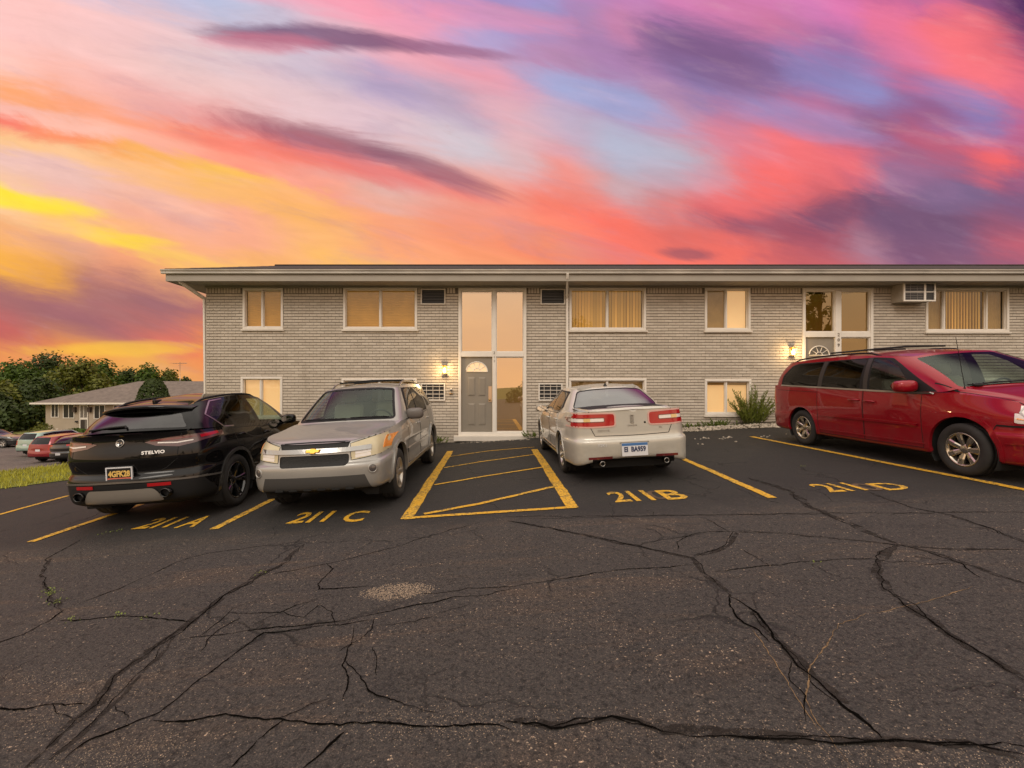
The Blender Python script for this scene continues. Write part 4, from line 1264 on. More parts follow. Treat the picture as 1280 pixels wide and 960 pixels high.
def build_neighbour():
    d = 45.0; k = FPX / d
    X = lambda px: (px - PX0) / k
    Z = lambda py: CAMZ + (PY0 - py) / k
    x0, x1 = X(57), X(57) + 26
    zb = gz(X(60), d) - .5
    root = empty('house', (x0, d, gz(x0, d))); tag(root, 'low cream two storey building with a brown hipped roof beyond the lower lot', 'building')
    off = Vector((x0, d, gz(x0, d)))
    def sub(mb, n, m, par=None):
        mb.v = [tuple(Vector(p) - off) for p in mb.v]
        return mb.build(n, m, par or root)
    ze = Z(503)
    M_CREAM = mat('cream_siding', (.40, .33, .255), .8, var=.08, vscale=.8)
    M_NROOF = mat('brown_shingles', (.155, .125, .103), .95, var=.25, vscale=2.5)
    wins = [(X(65), X(73), Z(521), Z(505.5), 1), (X(80), X(92.5), Z(522), Z(506), 1), (X(118.5), X(131), Z(523), Z(507), 1), (X(143), X(156), Z(523), Z(507), 1), (X(65), X(72), Z(546), Z(537), 0), (X(80), X(92), Z(547), Z(539), 0), (X(170), X(184), Z(523), Z(507), 1)]
    w = MB(); w.box(x0, x1, d, d + 10, zb, ze)
    sub(w, 'wall', M_CREAM)
    for a, c, e, f, up in wins:
        fr = MB(); t = .07
        fr.box(a, c, d - .05, d - .002, e - t, e, bev=0); fr.box(a, c, d - .05, d - .002, f, f + t); fr.box(a - t, a, d - .05, d - .002, e - t, f + t); fr.box(c, c + t, d - .05, d - .002, e - t, f + t)
        fr.box((a + c) / 2 - .03, (a + c) / 2 + .03, d - .045, d - .003, e, f)
        o = sub(fr, 'window', M_WHITE)
        g = MB(); g.box(a, c, d - .02, d - .004, e, f); sub(g, 'pane', mat('far_glass', (.035, .033, .033), .15), o)
    fr = MB(); a, c, e, f = X(100), X(110.5), Z(545), Z(506)
    fr.box(a, a + .08, d - .06, d - .002, e, f); fr.box(c - .08, c, d - .06, d - .002, e, f); fr.box(a, c, d - .058, d - .003, f - .08, f); fr.box(a + .08, c - .08, d - .056, d - .004, Z(524.5), Z(522)); fr.box((a + c) / 2 - .03, (a + c) / 2 + .03, d - .055, d - .005, Z(522), f)
    o = sub(fr, 'entrance_frame', M_WHITE)
    g = MB(); g.box(a, c, d - .02, d - .004, e, f); sub(g, 'entrance_glass', mat('far_entrance_glass', (.18, .16, .14), .2), o)
    g = MB(); g.box(a + .1, (a + c) / 2 + .06, d - .04, d - .021, e, Z(525)); sub(g, 'door', mat('far_door', (.03, .022, .018), .5), o)
    
    for xa, xb in ((92.5, 96), (111.5, 115)):
        g = MB(); g.box(X(xa), X(xb), d - .25, d, Z(515), Z(509)); sub(g, 'vent_box', mat('far_vent', (.06, .04, .03), .7))
    g = MB(); g.box(X(95), X(97.5), d - .15, d, Z(528), Z(526)); sub(g, 'porch_lamp', M_DARK)
    # roof
    ov = .7; ex0, ex1, ey0, ey1 = x0 - ov, x1 + ov, d - ov, d + 10 + ov
    hd = (ey1 - ey0) / 2; rz = CAMZ + (PY0 - 476.5) * (d + 5) / FPX
    rb = MB()
    A, B_, C_, D = (ex0, ey0, ze), (ex1, ey0, ze), (ex1, ey1, ze), (ex0, ey1, ze)
    E_, F_ = (ex0 + hd + .4, d + 5, rz), (ex1 - hd, d + 5, rz)
    for q in ((A, B_, F_, E_), (C_, D, E_, F_)): rb.add(q, [[0, 1, 2, 3]])
    rb.add([B_, C_, F_], [[0, 1, 2]]); rb.add([D, A, E_], [[0, 1, 2]])
    sub(rb, 'roof', M_NROOF)
    gb = MB(); gb.box(ex0 - .05, ex1, ey0 - .1, ey0, ze - .16, ze - .002); gb.box(ex0, ex1, ey0, d - .001, ze - .17, ze - .13); gb.box(ex0 - .1, ex0 - .051, ey0 - .1, ey1, ze - .16, ze - .004); gb.box(ex0 - .05, x0 - .001, d, ey1, ze - .17, ze - .13)
    sub(gb, 'gutter', M_WHITE)
    # aerial on the ridge
    ax = X(225) * (d + 5) / d; ay = d + 5
    ar = empty('roof_aerial', (ax, ay, rz)); tag(ar, 'thin television aerial standing on the ridge of the neighbouring roof', 'aerial')
    m = MB(); m.tube([(0, 0, -.1), (0, 0, 2.1)], .022, 6); m.build('mast', M_METAL, ar)
    m = MB(); m.tube([(-.75, 0, 1.95), (.75, 0, 2.0)], .018, 6)
    for i in range(7):
        xx = -.7 + i * .23; m.tube([(xx, -.5 + .05 * i, 1.96), (xx, .5 - .05 * i, 1.96)], .012, 5)
    m.tube([(-.2, 0, 1.75), (.3, 0, 1.78)], .012, 5)
    m.build('antenna_array', M_METAL, ar)
build_neighbour()

def build_bed():
    rnd = random.Random(31)
    # white stones along the wall
    b = MB()
    M_STONE = mat('white_stone', (.40, .345, .275), .9, var=.5, vscale=9)
    def stone(x, y, r, zb):
        n = 6; ph = rnd.uniform(0, 6); vs = []
        for lev, rr0 in ((0, 1.0), (.5, .95), (.85, .55)):
            for k in range(n):
                w = ph + 6.283 * k / n; rr = r * rr0 * rnd.uniform(.75, 1.15)
                vs.append((x + math.cos(w) * rr, y + math.sin(w) * rr, zb + r * lev * .9))
        vs.append((x, y, zb + r * .9))
        fs = []
        for l in range(2):
            for k in range(n): fs.append([l*n+k, l*n+(k+1)%n, (l+1)*n+(k+1)%n, (l+1)*n+k])
        for k in range(n): fs.append([2*n+k, 2*n+(k+1)%n, 3*n])
        b.add(vs, fs)
    def edge(x): return 12.18 - .07 * max(0, x - 5.4) + .08 * math.sin(x * 3.1) - (.35 if x < 1.6 else 0) * 0
    base = MB(); P = [[], [], []]
    for x in np.linspace(3.2, 9.6, 60):
        e = edge(x)
        P[0].append((x, e, plane_z(x) + .003)); P[1].append((x, e + .12, plane_z(x) + .05)); P[2].append((x, WY + .01, plane_z(x) + .09))
    base.grid(P); tag(base.build('planting_bed', M_SOIL), kind='structure')
    for i in range(1500):
        x = rnd.uniform(3.3, 9.5); e = edge(x); y = e + abs(rnd.gauss(0, .16)); y = min(y, 12.66)
        f = (y - e) / (WY - e)
        stone(x, y, rnd.uniform(.012, .034), plane_z(x) + .004 + (.05 * min(1, f * 4)) + .035 * f)
    for px, py, n in ((880, 548, 5), (873, 549, 3), (898, 549, 3), (910, 547, 5), (920, 552, 2), (955, 546, 4), (962, 545, 3), (986, 543, 3), (876, 555, 2), (908, 548, 3)):
        gx, gy = on_lot(px, py)
        for i in range(n): 
            x = gx + rnd.gauss(0, .06); stone(x, gy + rnd.gauss(0, .05), rnd.uniform(.012, .03), plane_z(x))
    for i in range(60):
        x = rnd.uniform(-.8, 1.15); stone(x, 12.40 + rnd.gauss(0, .05), rnd.uniform(.008, .02), plane_z(x))
    tag(b.build('white_stones', M_STONE), 'white landscaping stones along the foot of the wall', 'stones', kind='stuff')
    # the spiky shrub under the lit basement window
    def spiky(name, loc, n, L0, L1, spread, m, label, seed, cat='shrub', lw=.020, ll=.11):
        rnd = random.Random(seed)
        root = empty(name, loc); tag(root, label, cat)
        st, lf = MB(), MB()
        for i in range(n):
            a = rnd.uniform(0, 6.283); r0 = rnd.uniform(0, .22) * spread
            tilt = rnd.uniform(.05, .9) * spread
            L = rnd.uniform(L0, L1) * (1 - .25 * tilt)
            base = Vector((math.cos(a) * r0, math.sin(a) * r0 * .4, 0))
            d = Vector((math.cos(a) * tilt, math.sin(a) * tilt * .35, 1)).normalized()
            curve = Vector((math.cos(a) * .18, 0, -.12)) * L * rnd.uniform(0, 1.2)
            P = [base + d * L * t + curve * t * t for t in np.linspace(0, 1, 7)]
            st.tube(P, [.006, .0055, .005, .0045, .004, .003, .0015], 4, caps=False)
            nl = int(L / .018)
            for k in range(nl):
                t = .18 + .82 * k / nl
                p = base + d * L * t + curve * t * t
                out = Vector((rnd.gauss(0, 1), rnd.gauss(0, .8), .2)).normalized()
                dd = (d * .9 + out * .75).normalized()
                l = ll * (1.1 - .55 * t) * rnd.uniform(.7, 1.2)
                s = dd.cross(Vector((rnd.gauss(0, 1), rnd.gauss(0, 1), .3))).normalized() * lw * .5
                lf.add([p, p + dd * l * .45 + s, p + dd * l, p + dd * l * .45 - s], [[0, 1, 2, 3]])
        st.build('stem', mat('green_stem', (.08, .085, .02), .8), root); lf.build('foliage', m, root)
    x, y = BX(934), 12.45
    spiky('shrub', (x, y, plane_z(x) + .05), 80, .40, 1.22, 1.2, leaf_mat('shrub_leaf', (.145, .17, .022)), 'spiky green shrub with upright shoots under the lit basement window', 3)
    for i, (px, py, n, h, lab) in enumerate(((862, 541, 16, .22, 'small bright weed clump at the rear corner of the champagne sedan'), (889, 543, 30, .30, 'low leafy weed clump on the white stones left of the spiky shrub'), (900, 544, 20, .2, 'smaller leafy weed clump touching the left side of the spiky shrub'), (548, 552, 22, .25, 'weed clump at the wall foot behind the silver car rear wheel'), (668, 546, 16, .25, 'weed clump at the wall foot beside the sedan front wheel'))):
        x = BX(px); spiky('weed_clump', (x, 12.5 if i < 3 else 12.42, plane_z(x) + .04), n, h * .5, h, 1.6, leaf_mat('weed_green', (.11, .15, .02)), lab, 60 + i, 'weed', .03, .07)
build_bed()
# ------------------------------------------------------------------ car building kit
def cr_curve(P, n, g0=None, g1=None, breaks=()):
    """centripetal Catmull-Rom through P, n samples per span; g0/g1 ghost points"""
    P = [np.array(p, float) for p in P]
    idx = [0] + sorted(breaks) + [len(P) - 1]
    out = []
    for bi in range(len(idx) - 1):
        i0, i1 = idx[bi], idx[bi + 1]
        seg = P[i0:i1 + 1]
        a = g0 if (bi == 0 and g0 is not None) else (2 * seg[0] - seg[1])
        c = g1 if (bi == len(idx) - 2 and g1 is not None) else (2 * seg[-1] - seg[-2])
        Q = [np.array(a, float)] + seg + [np.array(c, float)]
        for k in range(1, len(Q) - 2):
            p0, p1, p2, p3 = Q[k-1], Q[k], Q[k+1], Q[k+2]
            t0 = 0; t1 = t0 + max(1e-4, np.linalg.norm(p1-p0)) ** .5; t2 = t1 + max(1e-4, np.linalg.norm(p2-p1)) ** .5; t3 = t2 + max(1e-4, np.linalg.norm(p3-p2)) ** .5
            last = (bi == len(idx) - 2 and k == len(Q) - 3)
            for j in range(n + (1 if last else 0)):
                t = t1 + (t2 - t1) * j / n
                A1 = (t1-t)/(t1-t0)*p0 + (t-t0)/(t1-t0)*p1; A2 = (t2-t)/(t2-t1)*p1 + (t-t1)/(t2-t1)*p2; A3 = (t3-t)/(t3-t2)*p2 + (t-t2)/(t3-t2)*p3
                B1 = (t2-t)/(t2-t0)*A1 + (t-t0)/(t2-t0)*A2; B2 = (t3-t)/(t3-t1)*A2 + (t-t1)/(t3-t1)*A3
                out.append((t2-t)/(t2-t1)*B1 + (t-t1)/(t2-t1)*B2)
    return out

def resample(C, n):
    C = np.array(C, float)
    s = np.concatenate([[0], np.cumsum(np.linalg.norm(np.diff(C, axis=0), axis=1))])
    t = np.linspace(0, s[-1], n)
    return np.stack([np.interp(t, s, C[:, k]) for k in range(3)], 1)

def rpoly(pts, r=.03, n=3):
    """polygon with rounded corners"""
    out = []
    N = len(pts)
    for i in range(N):
        p0, p, p1 = (np.array(pts[(i + k) % N], float) for k in (-1, 0, 1))
        a, b = p0 - p, p1 - p
        la, lb = np.linalg.norm(a), np.linalg.norm(b)
        rr = min(r, la * .45, lb * .45)
        A, B = p + a / la * rr, p + b / lb * rr
        for k in range(n + 1):
            t = k / n
            out.append(tuple((1-t)**2 * A + 2*t*(1-t) * p + t*t * B))
    return out

def in_poly(x, y, poly):
    c = False; j = len(poly) - 1
    for i in range(len(poly)):
        xi, yi = poly[i]; xj, yj = poly[j]
        if (yi > y) != (yj > y) and x < (xj - xi) * (y - yi) / (yj - yi) + xi: c = not c
        j = i
    return c

def interp_keys(d, n=13):
    ks = sorted(d); return np.interp(range(n), ks, [d[k] for k in ks])

class Car:
    def __init__(s, name, label, cat, length, W, Lf, Lr, paint, group=None):
        s.root = empty(name); tag(s.root, label, cat, group)
        s.len, s.W, s.Lf, s.Lr = length, W, Lf, Lr
        s.Lm = (Lf + Lr) / 2
        s.paint = paint; s.sh = {}; s.gap = MB()
    def Y(s, L): return s.Lm - L
    def L(s, y): return s.Lm - y
    def place(s, x, y, heading, roll=True, z=None, extra=0.0):
        """heading: 0 = nose away from the camera (+Y), pi = nose towards it"""
        h = heading
        n = Vector((-SLOPE, 0, 1)).normalized() if roll else Vector((0, 0, 1))
        f = Vector((math.sin(h), math.cos(h), 0)); f = (f - n * f.dot(n)).normalized()
        r = f.cross(n)
        M = Matrix(((r.x, f.x, n.x, x), (r.y, f.y, n.y, y), (r.z, f.z, n.z, plane_z(x) + .004 if z is None else z), (0, 0, 0, 1)))
        s.root.matrix_world = M
    # --- surfaces
    def grid_bm(s, grids):
        bm = bmesh.new()
        for G in grids:
            nr, nc = len(G), len(G[0])
            for sg in (1, -1):
                V = [[bm.verts.new((sg * G[j][i][1], s.Lm - G[j][i][0], G[j][i][2])) for i in range(nc)] for j in range(nr)]
                for j in range(nr - 1):
                    for i in range(nc - 1):
                        q = [V[j][i], V[j+1][i], V[j+1][i+1], V[j][i+1]]
                        if sg < 0: q.reverse()
                        try: bm.faces.new(q)
                        except ValueError: pass
        # weld the centre line only
        cen = [v for v in bm.verts if abs(v.co.x) < 1e-4]
        bmesh.ops.remove_doubles(bm, verts=cen, dist=1e-4)
        bmesh.ops.dissolve_degenerate(bm, edges=bm.edges, dist=1e-5)
        bm.normal_update()
        return bm
    def finish_bm(s, bm, test):
        f = max(bm.faces, key=lambda f: test(f.calc_center_median()))
        return bm
    def shell(s, name, rows, nu=6, nv=5, breaks=()):
        """rows: lists of (L,w,z), bottom to top; first and last column on the centre line"""
        D = []
        for r in rows:
            r = [np.array(p, float) for p in r]
            g0 = r[1] * np.array([1, -1, 1]); g1 = r[-2] * np.array([1, -1, 1])
            D.append(cr_curve(r, nu, g0, g1))
        nc = len(D[0])
        idx = [0] + sorted(breaks) + [len(rows) - 1]
        grids = []
        for bi in range(len(idx) - 1):
            i0, i1 = idx[bi], idx[bi+1]
            cols = [cr_curve([D[j][c] for j in range(i0, i1 + 1)], nv) for c in range(nc)]
            grids.append([[cols[c][j] for c in range(nc)] for j in range(len(cols[0]))])
        bm = s.grid_bm(grids)
        # outward: test a face halfway down the side
        best = max(bm.faces, key=lambda f: f.calc_center_median().x)
        if best.normal.x < 0: bmesh.ops.reverse_faces(bm, faces=bm.faces)
        s._store(bm, name)
        return D
    def coons(s, name, front, rear, center, side, nu=14, nv=20):
        """patch: front/rear run centre->side, center/side run front->rear"""
        F, Rr, C, S = resample(front, nu), resample(rear, nu), resample(center, nv), resample(side, nv)
        G = []
        for j in range(nv):
            v = j / (nv - 1); row = []
            for i in range(nu):
                u = i / (nu - 1)
                p = (1-v)*F[i] + v*Rr[i] + (1-u)*C[j] + u*S[j] - ((1-u)*(1-v)*F[0] + u*(1-v)*F[-1] + (1-u)*v*Rr[0] + u*v*Rr[-1])
                if i == 0: p[1] = 0
                row.append(p)
            G.append(row)
        bm = s.grid_bm([G])
        if sum(f.normal.z for f in bm.faces) < 0: bmesh.ops.reverse_faces(bm, faces=bm.faces)
        s._store(bm, name)
    def _store(s, bm, name):
        bm.normal_update()
        ly = bm.verts.layers.float_vector.new('nrm')
        for v in bm.verts: v[ly] = v.normal
        s.sh[name] = bm
    def freeze(s):
        """ray target of the uncut skin"""
        V = []; Fc = []
        for bm in s.sh.values():
            b = len(V)
            bm.verts.index_update()
            V += [v.co.copy() for v in bm.verts]
            Fc += [[v.index + b for v in f.verts] for f in bm.faces]
        s.bvh = BVHTree.FromPolygons(V, Fc)
    # --- cutting
    def _proj(s, view):
        if view == 'side': return lambda c: (s.Lm - c.y, c.z)
        if view in ('front', 'rear'): return lambda c: (c.x, c.z)
        return lambda c: (c.x, s.Lm - c.y)
    def _plane(s, view, p, q):
        d = (q[0]-p[0], q[1]-p[1]); n = (-d[1], d[0])
        if view == 'side': return Vector((0, s.Lm - p[0], p[1])), Vector((0, -n[0], n[1]))
        if view in ('front', 'rear'): return Vector((p[0], 0, p[1])), Vector((n[0], 0, n[1]))
        return Vector((p[0], s.Lm - p[1], 0)), Vector((n[0], -n[1], 0))
    def cut(s, shell, view, poly, accept):
        bm = s.sh[shell]; pr = s._proj(view)
        a0, a1 = min(p[0] for p in poly) - .01, max(p[0] for p in poly) + .01
        b0, b1 = min(p[1] for p in poly) - .01, max(p[1] for p in poly) + .01
        fs = []
        for f in bm.faces:
            c = f.calc_center_median()
            if not accept(c, f.normal): continue
            qs = [pr(v.co) for v in f.verts]
            if max(q[0] for q in qs) < a0 or min(q[0] for q in qs) > a1 or max(q[1] for q in qs) < b0 or min(q[1] for q in qs) > b1: continue
            fs.append(f)
        geom = set(fs)
        for i in range(len(poly)):
            co, no = s._plane(view, poly[i], poly[(i+1) % len(poly)])
            if no.length < 1e-7: continue
            g = list(geom) + list({e for f in geom for e in f.edges}) + list({v for f in geom for v in f.verts})
            r = bmesh.ops.bisect_plane(bm, geom=g, dist=1e-5, plane_co=co, plane_no=no.normalized())
            geom = {x for x in r['geom'] if isinstance(x, bmesh.types.BMFace)} | {f for f in geom if f.is_valid}
        return [f for f in geom if f.is_valid and in_poly(*pr(f.calc_center_median()), poly)]
    def take(s, shell, faces, name, m, parent=None, off=0.0, label=None):
        bm = s.sh[shell]; ly = bm.verts.layers.float_vector['nrm']
        idx = {}; V = []; N = []; Fc = []
        for f in faces:
            r = []
            for v in f.verts:
                if v not in idx:
                    idx[v] = len(V); n = Vector(v[ly]); n.normalize()
                    V.append(v.co + n * off); N.append(n)
                r.append(idx[v])
            Fc.append(r)
        bmesh.ops.delete(bm, geom=faces, context='FACES')
        if not Fc: return None
        me = bpy.data.meshes.new(name); me.from_pydata(V, [], Fc)
        me.materials.append(m)
        me.polygons.foreach_set('use_smooth', [True] * len(Fc))
        me.normals_split_custom_set_from_vertices(N)
        o = bpy.data.objects.new(name, me); COL.objects.link(o); o.parent = parent or s.root
        if label: o['label'] = label
        return o
    def sides(s, shell, poly, name, m, nmin=.2, off=0.0, lmin=-9, lmax=99, parents=None, zmin=-9):
        out = []
        for sg in (1, -1):
            fs = s.cut(shell, 'side', poly, lambda c, n: c.x * sg > .15 and n.x * sg > nmin and lmin < s.L(c.y) < lmax and c.z > zmin)
            o = s.take(shell, fs, name, m, off=off, parent=(parents[0 if sg > 0 else 1] if parents else None))
            out.append(o)
        return out
    def end(s, shell, view, poly, name, m, nmin=.1, off=0.0, mirror=False, lmin=-9, lmax=99, parent=None):
        sgn = 1 if view == 'front' else -1
        out = []
        for k in ((1, -1) if mirror else (1,)):
            pl = [(p[0] * k, p[1]) for p in poly]
            fs = s.cut(shell, view, pl, lambda c, n: n.y * sgn > nmin and lmin < s.L(c.y) < lmax)
            out.append(s.take(shell, fs, name, m, off=off, parent=parent))
        return out
    def rest(s, shell, name, m):
        return s.take(shell, list(s.sh[shell].faces), name, m)
    # --- things laid on the skin
    def hit(s, view, a, b, sg=1):
        if view == 'side': o, d = Vector((sg * 3, s.Lm - a, b)), Vector((-sg, 0, 0))
        elif view == 'front': o, d = Vector((a, 6, b)), Vector((0, -1, 0))
        elif view == 'rear': o, d = Vector((a, -6, b)), Vector((0, 1, 0))
        else: o, d = Vector((a, s.Lm - b, 5)), Vector((0, 0, -1))
        r = s.bvh.ray_cast(o, d)
        if r[0] is None: return None
        n = r[1]
        if n.dot(d) > 0: n = -n
        return r[0], n
    def strip(s, mb, view, pts, w, h=.003, sg=1, step=.05, closed=False, mi=0, base=.0005):
        pts = [np.array(p, float) for p in pts]
        if closed: pts = pts + [pts[0]]
        P = []
        for i in range(len(pts) - 1):
            n = max(1, int(np.linalg.norm(pts[i+1] - pts[i]) / step))
            P += [pts[i] + (pts[i+1] - pts[i]) * k / n for k in range(n)]
        P.append(pts[-1])
        rows = []
        for i, p in enumerate(P):
            a, c = P[max(i-1, 0)], P[min(i+1, len(P)-1)]
            if closed and i in (0, len(P)-1): a, c = P[-2], P[1]
            t = c - a; l = np.linalg.norm(t)
            if l < 1e-9: continue
            nn = np.array([-t[1], t[0]]) / l
            H = [s.hit(view, *(p + nn * k), sg) for k in (-w/2, w/2)]
            if None in H: 
                if len(rows) > 1: s._emit(mb, rows, mi, nrm)
                rows = []; continue
            (p0, n0), (p1, n1) = H
            nrm = n0
            rows.append([p0 + n0 * base, p0 + n0 * h, p1 + n1 * h, p1 + n1 * base])
        if len(rows) > 1: s._emit(mb, rows, mi, nrm)
    def _emit(s, mb, rows, mi, nrm):
        a, b = rows[-2], rows[-1]
        fn = (a[2] - a[1]).cross(b[1] - a[1])
        mb.grid(rows, mi, smooth=False, flip=fn.dot(nrm) < 0)
    def gapline(s, view, pts, w=.009, both=True, closed=False):
        for sg in ((1, -1) if (both and view == 'side') else (1,)):
            b = MB(); s.strip(b, view, pts, w, .0016, sg, closed=closed)
            if b.v: b.build('panel_seam', M_GAP, s.root)
    def mirror_gap(s, view, pts, w=.009, closed=False):
        s.strip(s.gap, view, pts, w, .0016, closed=closed); s.strip(s.gap, view, [(-a, b) for a, b in pts], w, .0016, closed=closed)
    def arch(s, L, zc, r, m, lipw=.04, liph=.014, name='wheel_arch', shell='body'):
        poly = [(L + r * math.cos(2*math.pi*k/36), zc + r * math.sin(2*math.pi*k/36)) for k in range(36)]
        lip = {}
        for sg in (1, -1):
            mb = MB()
            pts = [(L + (r + lipw * .45) * math.cos(R(a)), zc + (r + lipw * .45) * math.sin(R(a))) for a in range(-18, 199, 6)]
            s.strip(mb, 'side', pts, lipw, liph, sg, base=-.03)
            if mb.v: mb.build(name, m, s.root)
            fs = s.cut(shell, 'side', poly, lambda c, n: c.x * sg > .3)
            bmesh.ops.delete(s.sh[shell], geom=fs, context='FACES')
            ln = MB()
            x0, x1 = sg * (s.W - .03), sg * (s.W - .36)
            A = [R(a) for a in range(-30, 211, 10)]
            rr = r + .012
            ln.grid([[(x, s.Lm - L + rr * math.cos(a), zc + rr * math.sin(a)) for a in A] for x in (x0, x1)])
            ln.add([(x1, s.Lm - L + rr * math.cos(a), zc + rr * math.sin(a)) for a in A], [list(range(len(A)))])
            ln.build('wheel_well', M_WELL, s.root)
    def wheel(s, L, sg, R_, width, rimR, style, m_rim, z=None):
        z = R_ if z is None else z
        w = width / 2
        root = empty('wheel', (sg * (s.W - w - .018), s.Lm - L, z), (0, 0, 0 if sg > 0 else math.pi), s.root)
        t = MB()
        sh = R_ - rimR
        t.lathe([(w*.80, rimR - .004), (w*.90, rimR + sh*.10), (w*1.0, rimR + sh*.42), (w*.99, rimR + sh*.62), (w*.90, rimR + sh*.86), (w*.78, R_ - .006), (w*.70, R_), (w*.34, R_), (w*.32, R_ - .007), (w*.28, R_ - .007), (w*.26, R_), (-w*.26, R_), (-w*.28, R_ - .007), (-w*.32, R_-.007), (-w*.34, R_), (-w*.70, R_), (-w*.90, rimR + sh*.86), (-w, rimR + sh*.5), (-w*.8, rimR)], 48)
        t.build('tyre', M_TYRE, root)
        m = MB()
        m.lathe([(w*.80, rimR - .003), (w*.86, rimR + .004), (w*.88, rimR - .008), (w*.80, rimR - .022), (w*.50, rimR - .03), (-w*.2, rimR - .045), (-w*.8, rimR - .02)], 48)
        n = style['n']
        hubx = w * style.get('hub', .55)
        for k in range(n):
            a = 2*math.pi*k/n + style.get('ph', 0)
            pairs = ((-.16, .16),) if not style.get('twin') else ((-.24, -.06), (.06, .24))
            for o0, o1 in pairs:
                ws0, ws1 = style['w0'], style['w1']
                def P(rad, da, x): 
                    aa = a + da
                    return (x, rad * math.cos(aa), rad * math.sin(aa))
                r0, r1 = style.get('r0', .055), rimR - .012
                vs = []
                for rad, wd, x in ((r0, ws0, hubx), ((r0 + r1) * .5, (ws0 + ws1) / 2, w * style.get('midx', .62)), (r1, ws1, w * .80)):
                    c0 = (o0 + o1) / 2 * (1 if style.get('twin') else 0)
                    ctr = (o0 + o1) / 2 if style.get('twin') else 0
                    dd = wd / 2 / rad
                    shift = ctr * (.35 + .65 * rad / r1) + style.get('sweep', 0) * (rad / r1)
                    vs += [P(rad, shift - dd, x - .006), P(rad, shift - dd * .55, x + .004), P(rad, shift + dd * .55, x + .004), P(rad, shift + dd, x - .006), P(rad, shift + dd * .9, x - .035), P(rad, shift - dd * .9, x - .035)]
                fs = []
                for j in range(2):
                    for i in range(6): fs.append([j*6+i, j*6+(i+1)%6, (j+1)*6+(i+1)%6, (j+1)*6+i])
                m.add(vs, fs, 0, False)
        m.lathe([(hubx - .04, .075), (hubx, .072), (hubx + .006, .05), (hubx + .012, .035), (hubx + .013, 0)], 24)
        m.build('rim', m_rim, root, fixn=True)
        nb = style.get('nuts', 5); q = MB()
        for k in range(nb):
            a = 2*math.pi*(k+.5)/nb; q.lathe([(hubx - .012, .009), (hubx + .006, .009), (hubx + .008, 0)], 8); q.v[-24:] = [(x, y + .052*math.cos(a), z_ + .052*math.sin(a)) for x, y, z_ in q.v[-24:]]
        q.build('wheel_nuts', M_DARK, root)
        d = MB(); d.lathe([(-w*.1, 0), (-w*.1, rimR * .70), (-w*.18, rimR * .70)], 32); d.lathe([(-w*.35, 0), (-w*.35, rimR - .03)], 32, mi=1)
        d.build('brake_disc', [M_DISC, M_WELL], root)
        return root
    def under(s, z=.24, inset=.10, l0=.25, l1=None):
        b = MB(); l1 = l1 or s.len - .2
        b.box(-(s.W - .36), s.W - .36, s.Y(l1), s.Y(l0), z, z + .25)
        b.box(-(s.W - inset), s.W - inset, s.Y(s.Lr - .48), s.Y(s.Lf + .48), z + .002, z + .2)
        b.build('underbody', M_WELL, s.root)
    def interior(s, l_dash, l_front, l_rear, l_end, hw, zf, zbelt, m_seat, lhd=True, wheel=True):
        f = MB(); f.box(-hw, hw, s.Y(l_end), s.Y(l_dash - .3), zf, zf + .06); f.build('cabin_floor', M_CABIN, s.root)
        d = MB(); 
        pr = [(l_dash - .45, zbelt - .04), (l_dash - .15, zbelt + .0), (l_dash + .1, zbelt - .02), (l_dash + .2, zbelt - .12), (l_dash + .1, zbelt - .45)]
        d.grid([[(x, s.Y(L), z - .03 * (x / hw) ** 2) for x in np.linspace(-hw, hw, 9)] for L, z in pr])
        d.build('dashboard', M_CABIN, s.root)
        def seat(x, L, w, name):
            b = MB(); y = s.Y(L)
            M1 = Matrix.Translation((x, y, zf + .06)) 
            b.box(-w/2, w/2, -.1, .42, .12, .32, M=M1, bev=.05)
            M2 = Matrix.Translation((x, y - .08, zf + .34)) @ Matrix.Rotation(R(14), 4, 'X')
            b.box(-w/2, w/2, -.08, .06, -.06, .56, M=M2, bev=.045)
            for xx in ((0,) if w < .7 else (-.38, .38)):
                b.box(xx - .13, xx + .13, -.06, .05, .60, .80, M=M2, bev=.04)
            b.build(name, m_seat, s.root)
        seat(-.38, l_front, .52, 'seat'); seat(.38, l_front, .52, 'seat')
        if l_rear: seat(0, l_rear, 1.22, 'rear_bench')
        if wheel:
            w = MB(); x = -.38
            c = Vector((x, s.Y(l_dash + .38), zbelt + .0)); M = Matrix.Translation(c) @ Matrix.Rotation(R(65), 4, 'X')
            w.tube([M @ Vector((.185*math.cos(a), .185*math.sin(a), 0)) for a in np.linspace(0, 6.283, 25)], .016, 6, caps=False)
            w.box(-.17, .17, -.02, .02, -.015, .01, M=M); w.box(-.06, .06, -.07, .07, -.03, .012, M=M, bev=.01)
            w.build('steering_wheel', M_CABIN, s.root)
    def wing_mirror(s, L, z, out, m_shell, size=(.12, .085, .075), sides=(1, -1)):
        for sg in sides:
            h = s.hit('side', L, z, sg)
            x0 = abs(h[0].x) if h else s.W - .06
            b = MB()
            c = (sg * (x0 + out), s.Y(L), z + .02)
            superball(b, c, size, .62)
            st = MB(); st.box(min(sg * (x0 - .02), sg * (x0 + out * .7)), max(sg * (x0 - .02), sg * (x0 + out * .7)), s.Y(L) - .02, s.Y(L) + .055, z - .055, z - .018, bev=.008)
            o = b.build('wing_mirror', m_shell, s.root, fixn=True)
            st.build('mirror_arm', M_BLACKPL, o)
            g = MB(); yb = s.Y(L) - size[1] * .985
            q = [(c[0] + size[0]*.82*math.cos(a)**1, yb - .002, c[2] + size[2]*.8*math.sin(a)) for a in np.linspace(0, 6.283, 17)[:-1]]
            g.add(q, [list(range(16))]); g.build('mirror_glass', M_MIRROR, o)
